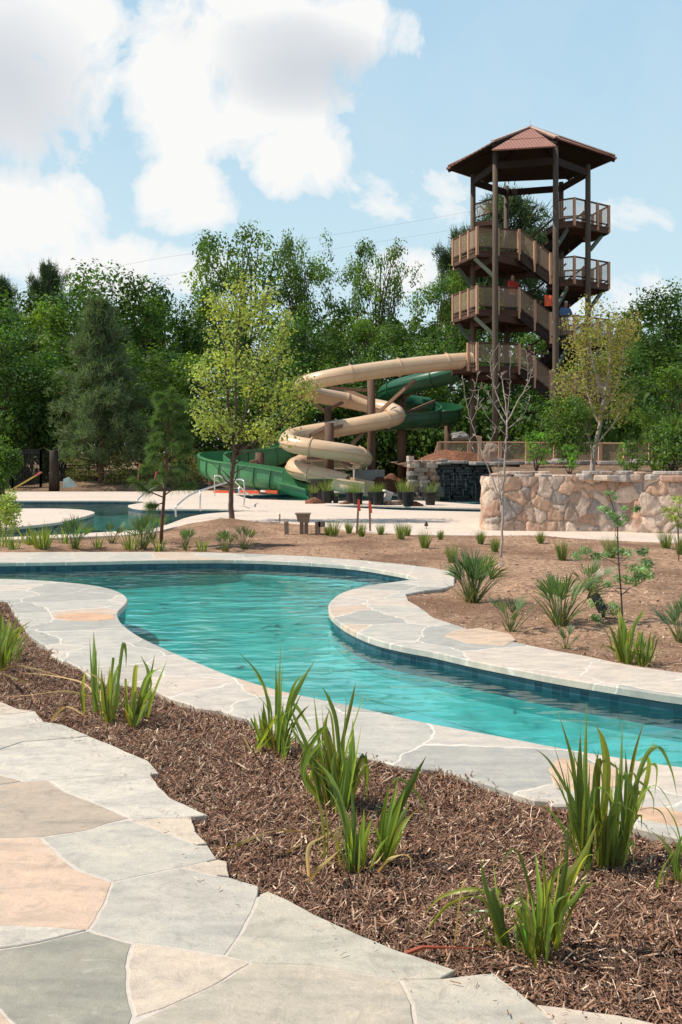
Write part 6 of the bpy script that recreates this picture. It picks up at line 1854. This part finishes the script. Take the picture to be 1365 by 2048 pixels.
# --- irises: every blade traced
Z8 = lambda p: (p[0] / 1.95, 1080 + p[1] / 1.95)
Z9 = lambda p: (400 + p[0] / 2.275, 1260 + p[1] / 2.275)
Z10 = lambda p: (800 + p[0] / 2.416, 1380 + p[1] / 2.416)
Z6 = lambda p: (865 + p[0] / 2.73, 860 + p[1] / 2.73)
def iris(base_px, conv, sc, items, label, seed, z=-.035, group='irises in the mulch bed', extra=0, eh=.25):
    r = random.Random(seed); X0, Y0 = g(*base_px, z)
    t_ = thing('iris_plant', (X0, Y0, z), label, 'iris plant', group)
    sets = {'blade': MB(), 'dry': MB()}
    def ribbon(mb, P, w, col, yaw, tipk=.5):
        tipb = r.choice((0, 0, .7, 1)); sp = [Vector(tuple(q)) for q in spline([tuple(p) for p in P], 6)]; n = len(sp); V = []; Fc = []; C = []
        for i, p in enumerate(sp):
            t = (sp[min(n - 1, i + 1)] - sp[max(0, i - 1)]).normalized(); f = i / (n - 1)
            s = Vector((math.cos(yaw), math.sin(yaw), 0)); s = (s - t * s.dot(t)); s = s.normalized() if s.length > .15 else Vector((0, 1, 0))
            nn = s.cross(t)
            ww = w * (.75 + .4 * math.sin(math.pi * min(1, f * 1.2))) * (1 if f < .62 else max(.05, 1 - ((f - .62) / .38) ** 1.6)) / 2
            V += [p - s * ww, p + nn * ww * .30, p + s * ww]
            k = (.72 + .55 * f); yb = max(0, 1 - f * 4)
            cc = (col[0] * k * (1 + .7 * yb), col[1] * k * (1 + .45 * yb), col[2] * k)
            tb = max(0, (f - .86) / .14) * tipb
            cc = tuple(u_ * (1 - tb) + b_ * tb for u_, b_ in zip(cc, (2.2, 1.1, 1.2)))
            C += [cc] * 3
        for i in range(n - 1):
            Fc += [(3 * i, 3 * i + 1, 3 * i + 4, 3 * i + 3), (3 * i + 1, 3 * i + 2, 3 * i + 5, 3 * i + 4)]
        o = len(mb.V); mb.V += [tuple(v) for v in V]; mb.C += C; mb.F += [tuple(i + o for i in q) for q in Fc]
    for it in items:
        pts, w = it[0], it[1]; kind = it[2] if len(it) > 2 else 'g'
        px = [conv(p) for p in pts]
        yb = min(max(px[0][1], base_px[1] - 14), base_px[1] + 14)
        Yb = g(px[0][0], yb, z)[1] + r.uniform(-.03, .03)
        dr = r.uniform(-.14, .14)
        n = len(px); P = []
        if kind == 'lay':
            for i, p in enumerate(px):
                hh = z + .045 + .06 * math.sin(math.pi * i / (n - 1)); P.append((*g(p[0], p[1], hh), hh))
        else:
            for i, p in enumerate(px): P.append(at(p[0], p[1], Yb + dr * i / (n - 1)))
            if kind != 'hang':
                P[0] = (P[0][0], P[0][1], min(P[0][2], z + .005) - .02)
        mtl = 'dry' if kind in ('dry', 'lay') else 'blade'
        v = r.choice((.5, .7, .9, 1.1, 1.35)) * r.uniform(.9, 1.1); yel = r.random()
        col = (v * (1 + .7 * (yel > .68)), v * (1 + .28 * (yel > .68)), v * .95)
        if mtl == 'dry': col = (v, v * (.95 if kind == 'dry' else .9), v * .9)
        ribbon(sets[mtl], P, w * 1.3 / sc / F * Yb, col, r.uniform(-.75, .75))
        if kind == 'g':
            for q in range(2):
                k_ = r.uniform(.45, .95); jx, jy = r.gauss(0, .018), r.gauss(0, .03); bx_, by_, bz_ = P[0]
                P2 = [(bx_ + jx * .6 + (p[0] - bx_) * k_ * r.uniform(.85, 1.1) + jx * i / n * 2, by_ + jy + (p[1] - by_) + jy * i / n, bz_ + (p[2] - bz_) * k_) for i, p in enumerate(P)]
                v2 = r.choice((.6, .9, 1.2, 1.5)); ye = r.random() > .7
                ribbon(sets[mtl], P2, w * r.uniform(.5, .95) / sc / F * Yb, (v2 * (1.5 if ye else 1), v2 * (1.2 if ye else 1), v2), r.uniform(-1.1, 1.1))
        if r.random() < .25 and kind == 'g':   # a withered leaf at the base
            a = r.uniform(0, 6.28); L_ = r.uniform(.06, .16)
            ribbon(sets['dry'], [P[0], (P[0][0] + math.cos(a) * L_ * .5, P[0][1] + math.sin(a) * L_ * .5, z + .03), (P[0][0] + math.cos(a) * L_, P[0][1] + math.sin(a) * L_, z + .008)], .006, (.8, .65, .6), a)
    for k in range(int(extra * 1.8)):
        a = r.uniform(0, 6.28); b = Vector((X0 + math.cos(a) * .05 * r.random(), Y0 + math.sin(a) * .05 * r.random(), z - .01)); h = eh * r.uniform(.5, 1.1); q = h * r.uniform(.1, .5)
        ribbon(sets['blade'], [b, b + Vector((math.cos(a) * q * .3, math.sin(a) * q * .3, h * .55)), b + Vector((math.cos(a) * q, math.sin(a) * q, h * r.uniform(.75, 1)))], r.uniform(.005, .012), (r.uniform(.5, 1.8), r.uniform(.5, 1.4), .9), r.uniform(-1.4, 1.4))
    sets['blade'].build('leaves', M['blade'], t_, smooth=False)
    if sets['dry'].V: sets['dry'].build('dry_leaves', M['dry'], t_)
iris((218, 1447), Z8, 1.95, [([(425, 718), (405, 620), (395, 500)], 13), ([(430, 720), (425, 600), (430, 490)], 13), ([(435, 715), (455, 600), (480, 410), (492, 440), (492, 500)], 12), ([(372, 640), (370, 500), (366, 355)], 13), ([(390, 640), (365, 560), (380, 420)], 8),
     ([(440, 700), (465, 590), (455, 510)], 9), ([(400, 650), (400, 560), (330, 510)], 7, 'dry'), ([(415, 700), (440, 560), (470, 470)], 10), ([(330, 600), (325, 560), (335, 510)], 7), ([(398, 645), (398, 600), (402, 570)], 13, 'dry'),
     ([(380, 620), (330, 560), (210, 530), (60, 515)], 8, 'lay'), ([(360, 610), (250, 590), (120, 605), (0, 612)], 8, 'lay'), ([(200, 700), (260, 650), (340, 690)], 8, 'lay')], 'left of the two iris fans by the dry bent leaves beside the flagstones', 1, extra=8)
iris((264, 1452), Z8, 1.95, [([(505, 735), (490, 650), (485, 595)], 10), ([(510, 735), (520, 640), (530, 500), (542, 495)], 13), ([(520, 735), (560, 570), (590, 520), (628, 498)], 11), ([(555, 700), (570, 600), (590, 520), (606, 440)], 10), ([(530, 700), (565, 600), (580, 520), (550, 450)], 12),
     ([(570, 690), (588, 620), (585, 570)], 9), ([(500, 720), (510, 660), (515, 600)], 10), ([(515, 730), (545, 640), (550, 590)], 11)], 'right of the two iris fans beside the flagstones at left', 2, extra=6)
iris((8, 1340), Z8, 1.95, [([(10, 500), (30, 400), (75, 290)], 11), ([(20, 480), (40, 380), (130, 310)], 8), ([(5, 500), (15, 380), (10, 285)], 12), ([(30, 450), (60, 400), (90, 330)], 10), ([(0, 520), (-10, 400), (30, 330)], 12), ([(60, 450), (80, 400), (115, 360)], 8), ([(40, 440), (30, 360), (38, 300)], 10),
     ([(-10, 510), (-40, 420), (-60, 330)], 12), ([(10, 520), (60, 540), (120, 560)], 8, 'lay'), ([(0, 510), (80, 490), (270, 540)], 8, 'lay'), ([(20, 380), (0, 300), (-20, 250)], 10)], 'iris clump cut off by the left edge of the picture', 3, extra=16, eh=.35)
iris((558, 1506), Z9, 2.275, [([(355, 560), (358, 400), (368, 50)], 13), ([(345, 550), (350, 330), (345, 150)], 11), ([(320, 540), (310, 330), (265, 200), (165, 88)], 9), ([(375, 550), (400, 380), (450, 260), (522, 140)], 18), ([(368, 560), (385, 430), (430, 250), (500, 185)], 12),
     ([(240, 545), (300, 470), (385, 335)], 14), ([(290, 520), (260, 450), (245, 375)], 12), ([(330, 550), (300, 430), (288, 325)], 16), ([(385, 590), (380, 480), (420, 340), (480, 410), (510, 470)], 13), ([(340, 540), (370, 440), (380, 330)], 14), ([(300, 530), (240, 420), (235, 400)], 10),
     ([(375, 560), (430, 430), (470, 370), (500, 340)], 8), ([(380, 600), (395, 540), (415, 530)], 10), ([(200, 490), (240, 550), (300, 520)], 6, 'lay'), ([(320, 540), (350, 470), (365, 380)], 16)], 'iris clump farthest back in the middle of the mulch bed', 4, extra=14)
iris((668, 1612), Z9, 2.275, [([(590, 800), (550, 560), (518, 285)], 14), ([(620, 810), (600, 600), (570, 450), (590, 360)], 18), ([(640, 820), (650, 600), (668, 300)], 12), ([(665, 820), (690, 600), (697, 405)], 28), ([(650, 800), (625, 450), (590, 320), (555, 255)], 13), ([(610, 810), (640, 560), (690, 330), (710, 235)], 11),
     ([(600, 800), (540, 640), (500, 575), (480, 640), (478, 780)], 12), ([(580, 790), (470, 620), (560, 450), (590, 460)], 14), ([(650, 810), (620, 640), (575, 450), (500, 500), (445, 600)], 14), ([(680, 800), (700, 690), (745, 570), (755, 660), (740, 780)], 16), ([(560, 790), (530, 600), (550, 470)], 12),
     ([(640, 820), (660, 640), (640, 520)], 26), ([(630, 820), (610, 640), (620, 540)], 22), ([(560, 780), (500, 560), (440, 420), (410, 340)], 14), ([(660, 820), (620, 600), (600, 400), (568, 340)], 8), ([(610, 800), (590, 660), (600, 560)], 20)], 'tall dense iris clump in the middle of the mulch bed', 5, extra=22, eh=.3)
iris((705, 1738), Z9, 2.275, [([(695, 1080), (660, 850), (600, 680), (515, 580)], 20), ([(700, 1090), (702, 900), (690, 700)], 18), ([(722, 1100), (738, 930), (748, 810)], 15), ([(738, 1090), (755, 960), (782, 858)], 16), ([(690, 1080), (680, 900), (640, 780)], 18), ([(570, 1040), (560, 880), (520, 680)], 10),
     ([(495, 1120), (495, 990), (560, 940), (672, 878)], 13, 'lay'), ([(490, 1145), (570, 1060), (655, 985)], 13, 'lay'), ([(60, 1005), (170, 975), (340, 915), (560, 925)], 15, 'lay'), ([(400, 1010), (440, 985), (470, 965)], 9, 'lay'), ([(700, 1095), (690, 1000), (630, 960)], 14), ([(640, 1080), (630, 960), (620, 880)], 7, 'dry'),
     ([(520, 1080), (600, 1060), (680, 1040)], 9, 'lay'), ([(710, 1095), (720, 980), (730, 900)], 18)], 'iris clump with long yellow fallen leaves nearest the path', 6, extra=10)
iris((770, 1722), Z9, 2.275, [([(838, 1050), (885, 860), (960, 700), (1030, 575)], 26), ([(842, 1050), (862, 880), (900, 680)], 24), ([(848, 1050), (895, 900), (960, 780)], 22), ([(850, 1045), (910, 900), (1010, 800)], 15, 'dry'), ([(880, 700), (910, 675), (985, 740), (1050, 865)], 10, 'hang'), ([(835, 1045), (815, 950), (790, 880)], 12),
     ([(810, 1100), (860, 1045), (930, 1022), (975, 1052)], 10, 'lay'), ([(750, 1085), (800, 1060), (840, 1010)], 8, 'lay'), ([(840, 1050), (875, 900), (935, 720)], 24)], 'flat fan shaped iris leaning to the right beside the yellow leaved clump', 7)
iris((1210, 1728), Z10, 2.416, [([(880, 830), (850, 580), (800, 470), (720, 340), (650, 280)], 12), ([(885, 840), (860, 560), (830, 330), (765, 105)], 20), ([(905, 850), (895, 500), (903, 55)], 18), ([(880, 840), (870, 450), (873, 200)], 20), ([(915, 850), (935, 600), (945, 400), (962, 285)], 16), ([(965, 840), (985, 600), (1000, 380), (980, 240), (945, 165)], 26),
     ([(1030, 840), (1060, 550), (1070, 350), (1075, 148)], 12), ([(1040, 830), (1085, 600), (1095, 420), (1090, 290)], 22), ([(1045, 840), (1090, 600), (1130, 330), (1185, 138)], 20), ([(1055, 840), (1110, 580), (1180, 340), (1250, 275), (1310, 380), (1342, 520)], 14), ([(1060, 840), (1105, 560), (1170, 400), (1240, 370), (1230, 535)], 20),
     ([(1035, 830), (1050, 560), (1075, 410), (1120, 480), (1155, 645)], 22), ([(1050, 840), (1080, 700), (1100, 650), (1112, 820)], 18), ([(970, 840), (955, 520), (965, 350), (1010, 350), (1080, 400)], 18), ([(1050, 800), (1110, 620), (1200, 570), (1270, 600), (1305, 720)], 8), ([(880, 820), (770, 640), (670, 530)], 9), ([(1015, 850), (1035, 640), (1010, 510)], 32),
     ([(990, 850), (1000, 660), (1045, 590)], 30), ([(1000, 850), (1030, 700), (1060, 600)], 26), ([(890, 840), (840, 620), (800, 400)], 18), ([(860, 780), (810, 500), (735, 230)], 7), ([(930, 860), (900, 700), (960, 330)], 16), ([(870, 800), (850, 500), (840, 260)], 8), ([(1060, 830), (1120, 640), (1190, 450), (1200, 330), (1130, 350)], 16)],
     'largest tallest iris clump at the right side of the mulch bed', 8, extra=12, eh=.35)
iris((1066, 1908), Z10, 2.416, [([(510, 1250), (450, 1060), (410, 930), (385, 780)], 16), ([(480, 1130), (430, 1000), (340, 965), (200, 1000), (105, 1100)], 14), ([(490, 1140), (410, 1018), (260, 1025), (170, 1110), (112, 1215)], 13), ([(545, 1250), (480, 1080), (445, 975), (480, 965), (495, 1000)], 20), ([(630, 1275), (645, 1080), (605, 870), (560, 770), (515, 800), (475, 880)], 11),
     ([(650, 1285), (680, 1080), (655, 775)], 24), ([(670, 1285), (700, 1010), (688, 715)], 12), ([(690, 1280), (745, 1100), (800, 850), (815, 600)], 20), ([(700, 1275), (715, 1020), (750, 880), (815, 825)], 20), ([(655, 1285), (700, 1000), (735, 900)], 22), ([(740, 1230), (790, 960), (880, 820), (955, 635)], 30), ([(735, 1240), (840, 930), (895, 810), (945, 795)], 16),
     ([(620, 1270), (600, 1100), (540, 1040), (450, 1070), (370, 1118)], 14), ([(610, 1260), (575, 1080), (530, 1040), (500, 1055)], 14), ([(520, 1250), (490, 1120), (500, 1030)], 22), ([(715, 1280), (710, 1150), (705, 1060)], 18), ([(640, 1285), (620, 1150), (600, 1060)], 18), ([(260, 1000), (300, 950), (345, 900)], 7, 'dry'), ([(690, 1280), (730, 1120), (725, 1000)], 20)],
     'front iris clump with arching leaves closest to the camera', 9, extra=10)
iris((1372, 1765), Z10, 2.416, [([(1380, 930), (1335, 850), (1350, 740), (1400, 650)], 12), ([(1400, 950), (1260, 980), (1255, 900), (1330, 760)], 10), ([(1420, 1000), (1365, 1040), (1320, 1080), (1255, 1068)], 10), ([(1400, 940), (1400, 800), (1370, 700)], 16), ([(1420, 940), (1440, 760), (1480, 600)], 16), ([(1380, 900), (1340, 660), (1250, 520)], 5)], 'iris clump cut off by the right edge of the picture', 10, extra=6)
iris((1250, 1318), Z6, 2.73, [([(1050, 1270), (1030, 1100), (1015, 960)], 16), ([(1060, 1270), (1050, 1100), (1030, 990)], 14), ([(1070, 1270), (1100, 1080), (1140, 1010), (1155, 975)], 12), ([(1040, 1270), (990, 1120), (960, 1060)], 10), ([(1080, 1270), (1130, 1120), (1080, 1100)], 12), ([(1050, 1250), (980, 1190), (925, 1180), (920, 1210)], 7),
     ([(1060, 1270), (1070, 1130), (1095, 1060)], 16), ([(1045, 1270), (1040, 1130), (1050, 1020)], 15), ([(1070, 1270), (1120, 1180), (1140, 1100)], 14), ([(1000, 1240), (960, 1120), (900, 1040)], 6)], 'light green iris clump at the coping edge below the leafy sapling', 11, -.02, 'irises on the far bank', 12, .3)
iris((1288, 1328), Z6, 2.73, [([(1150, 1285), (1140, 1150), (1155, 1090)], 12), ([(1160, 1285), (1180, 1180), (1195, 1090)], 12), ([(1155, 1285), (1150, 1190), (1160, 1120)], 14), ([(1165, 1285), (1200, 1200), (1210, 1130), (1240, 1110)], 8), ([(1145, 1280), (1110, 1200), (1100, 1140)], 8), ([(1160, 1280), (1190, 1220), (1195, 1150)], 10)], 'smaller light green iris just right of the clump below the leafy sapling', 12, -.02, 'irises on the far bank', 8, .22)
# green clumps of the left soil strip
for k, (px, py, h, n, lab) in enumerate([(28, 1098, 42, 26, 'yellowish daylily clump at the left end of the soil strip'), (85, 1100, 60, 60, 'large green daylily clump on the left soil strip'), (2, 1090, 55, 24, 'daylily clump cut off by the left edge on the soil strip'), (130, 1085, 50, 16, 'thin green blades behind the large daylily clump'), (196, 1098, 30, 14, 'low sparse blades between two palmettos on the left strip'), (262, 1100, 52, 30, 'yellow green blades at the left foot of the yellowish palmetto'), (318, 1101, 34, 20, 'arching blades in front of the young pine trunk'), (405, 1100, 34, 16, 'sparse brownish blades right of the dark low palmetto'), (60, 1086, 44, 22, 'blades between the yellowish clump and the large daylily clump')]):
    X, Y = g(px, py); z = SZ(X, Y); hh = h / F * Y
    V, Fq, C = blades((X, Y, z), n, hh * 1.05, hh * .25, .5, .022, seed=300 + k, droop=.6)
    tag(mk('daylily', V, Fq, M['blade'], loc=(X, Y, z), col=C), lab, 'daylily', 'daylilies on the left soil strip')
# red twig in the mulch
P = [(*g(*Z10((25, 1258)), .0), -.012), (*g(*Z10((110, 1228)), .02), .01), (*g(*Z10((250, 1218)), .03), .012), (*g(*Z10((420, 1208)), .02), -.01)]
V, Fc = tube(P, [.009, .007, .003, .002], 6)
tag(mk('red_twig', V, Fc, M['redtwig'] if 'redtwig' in M else m_simple('red_twig', (.35, .07, .03), .7)), 'reddish brown dead stalk lying on the mulch at the path edge', 'dead stalk')
# loose light stones and scraps
for px, py, r0, lab in ((1000, 1126, .022, 'small white scrap at the foot of the bare sapling'), (40, 1050, .03, 'white scrap at the left end of the soil strip')):
    mb = MB(); X, Y = g(px, py); rough_slab(mb, (X, Y, SZ(X, Y) + .02), (r0 * 2, r0 * 1.5, .04), .4, (1, 1, 1), px, 7, (.4, .2)); tag(mb.build('paper_scrap', M['white']), lab, 'scrap')

# ============================================================ SKY, SUN, CAMERA
SUN_EL, SUN_AZ = math.radians(52), math.radians(-88)      # azimuth from +Y, clockwise to +X
w = bpy.data.worlds.new('World'); scene.world = w; w.use_nodes = True
nt = w.node_tree; nt.nodes.clear()
class WT(NT):
    def __init__(self):
        self.t = nt; self.pos = nt.nodes.new('ShaderNodeTexCoord').outputs['Generated']
wt = WT()
sky = wt.n('ShaderNodeTexSky', sky_type='NISHITA'); sky.sun_disc = False; sky.sun_elevation = SUN_EL; sky.sun_rotation = SUN_AZ; sky.air_density = 1.0; sky.dust_density = 0.6; sky.ozone_density = 1.2
sep = wt.n('ShaderNodeSeparateXYZ', {0: wt.pos})
az = wt.math('ARCTAN2', sep.outputs[0], sep.outputs[1]); el = wt.math('ARCSINE', sep.outputs[2])
AE = lambda px, py: (math.atan((px - CX) / F), math.atan((HZ - py) / math.hypot(F, px - CX)))
uv = wt.n('ShaderNodeCombineXYZ', {0: az, 1: el}).outputs[0]
nz = wt.noise(11.0, 10, 0.62, uv, 0.5); nz2 = wt.noise(4.0, 3, 0.5, uv)
wisp = wt.noise(26.0, 7, 0.65, uv)
def blob(px, py, rx, ry, s=1.0, p=1.0):
    a, e = AE(px, py)
    dx = wt.math('DIVIDE', wt.math('SUBTRACT', az, a), rx / F); dy = wt.math('DIVIDE', wt.math('SUBTRACT', el, e), ry / F)
    d2 = wt.math('ADD', wt.math('MULTIPLY', dx, dx), wt.math('MULTIPLY', dy, dy))
    return wt.math('MAXIMUM', wt.math('MULTIPLY', wt.math('SUBTRACT', 1.0, d2), s), -1.7)
def union(bs):
    o = bs[0]
    for b in bs[1:]: o = wt.math('SMOOTH_MAX', o, b, 0.25)
    return o
clouds = union([blob(50, 130, 190, 190), blob(150, 40, 120, 100), blob(360, 170, 130, 170), blob(520, 90, 250, 150), blob(700, 60, 150, 70, .8), blob(595, 300, 115, 95), blob(520, 210, 150, 100), blob(360, 390, 110, 85), blob(50, 430, 170, 100), blob(220, 530, 300, 60, .8), blob(800, 550, 90, 60, .8), blob(825, 408, 95, 45, .25), blob(770, 358, 70, 24, .2), blob(1230, 600, 110, 50, .5),
                blob(-500, 200, 320, 260), blob(1290, 420, 90, 24, .12)])
dens = wt.math('ADD', clouds, wt.math('MULTIPLY', wt.math('SUBTRACT', nz, 0.5), 3.2))
dens = wt.math('ADD', dens, wt.math('MULTIPLY', wt.math('SUBTRACT', wisp, 0.5), 0.8))
dens = wt.math('SUBTRACT', dens, wt.ramp(el, [(0.47, 0.0), (0.7, 1.0)]))
mask = wt.ramp(dens, [(0.0, 0.0), (0.22, .55), (0.6, 1.0)])
shade = union([blob(40, 180, 190, 170), blob(600, 140, 200, 90, .9), blob(560, 90, 160, 60, .7), blob(360, 60, 60, 40, .3)])
shd = wt.ramp(wt.math('ADD', shade, wt.math('MULTIPLY', wt.math('SUBTRACT', nz2, 0.5), 1.6)), [(0.0, 0.0), (0.9, 1.0)])
ccol = wt.mix(shd, (9.6, 9.6, 9.5), (6.6, 7.0, 7.5))
CLEAR_MIX, CLEAR = 0.60, None
grad = wt.mix(1.0, wt.ramp(el, [(0.02, (.84, .96, 1.0)), (0.20, (.64, .85, .95)), (0.45, (.46, .71, .90)), (0.62, (.30, .48, .70)), (0.9, (.14, .26, .46))]), (10, 10, 10), 'MULTIPLY')
thin = wt.math('MULTIPLY', wt.ramp(wt.noise(2.2, 5, 0.6, uv), [(0.45, 0.0), (0.75, 1.0)]), 0.30)
base = wt.mix(0.88, sky.outputs[0], grad)
base = wt.mix(thin, base, (8.6, 9.0, 9.2))
# no painted clouds overhead or behind beyond the modelled ones: they fade out below the horizon
back = wt.ramp(wt.math('ADD', wt.math('MULTIPLY', sep.outputs[1], 0.5), 0.5), [(0.35, .85), (0.80, 1.0)])
base = wt.mix(1.0, base, back, 'MULTIPLY')
colr = wt.mix(mask, base, ccol)
bg = wt.n('ShaderNodeBackground', {0: colr, 1: 0.10})
nt.links.new(bg.outputs[0], wt.n('ShaderNodeOutputWorld').inputs[0])

sd = bpy.data.lights.new('sun', 'SUN'); sd.energy = 5.0; sd.angle = math.radians(0.53); sd.color = (1.0, 0.93, 0.82)
so = bpy.data.objects.new('sun', sd); COL.objects.link(so)
dirv = Vector((math.sin(SUN_AZ) * math.cos(SUN_EL), math.cos(SUN_AZ) * math.cos(SUN_EL), math.sin(SUN_EL)))
so.rotation_euler = dirv.to_track_quat('Z', 'Y').to_euler(); so.location = (-20, 0, 30)

cd = bpy.data.cameras.new('camera'); cam = bpy.data.objects.new('camera', cd); COL.objects.link(cam)
cam.location = (0, 0, HC); cam.rotation_euler = (math.radians(90), 0, 0)
cd.sensor_fit = 'VERTICAL'; cd.sensor_height = 36; cd.lens = 36 * F / 2048; cd.shift_y = -(1024 - HZ) / 2048
cd.clip_end = 3000; cd.clip_start = .05
scene.camera = cam
scene.view_settings.view_transform = 'Standard'; scene.view_settings.look = 'None'; scene.view_settings.exposure = 0; scene.view_settings.gamma = 1
scene.cycles.max_bounces = 8; scene.cycles.transparent_max_bounces = 24; scene.cycles.diffuse_bounces = 3; scene.cycles.glossy_bounces = 3
scene.cycles.use_denoising = True
for o in bpy.data.objects:
    for k in ('_w', '_p', '_kids'):
        if k in o: del o[k]
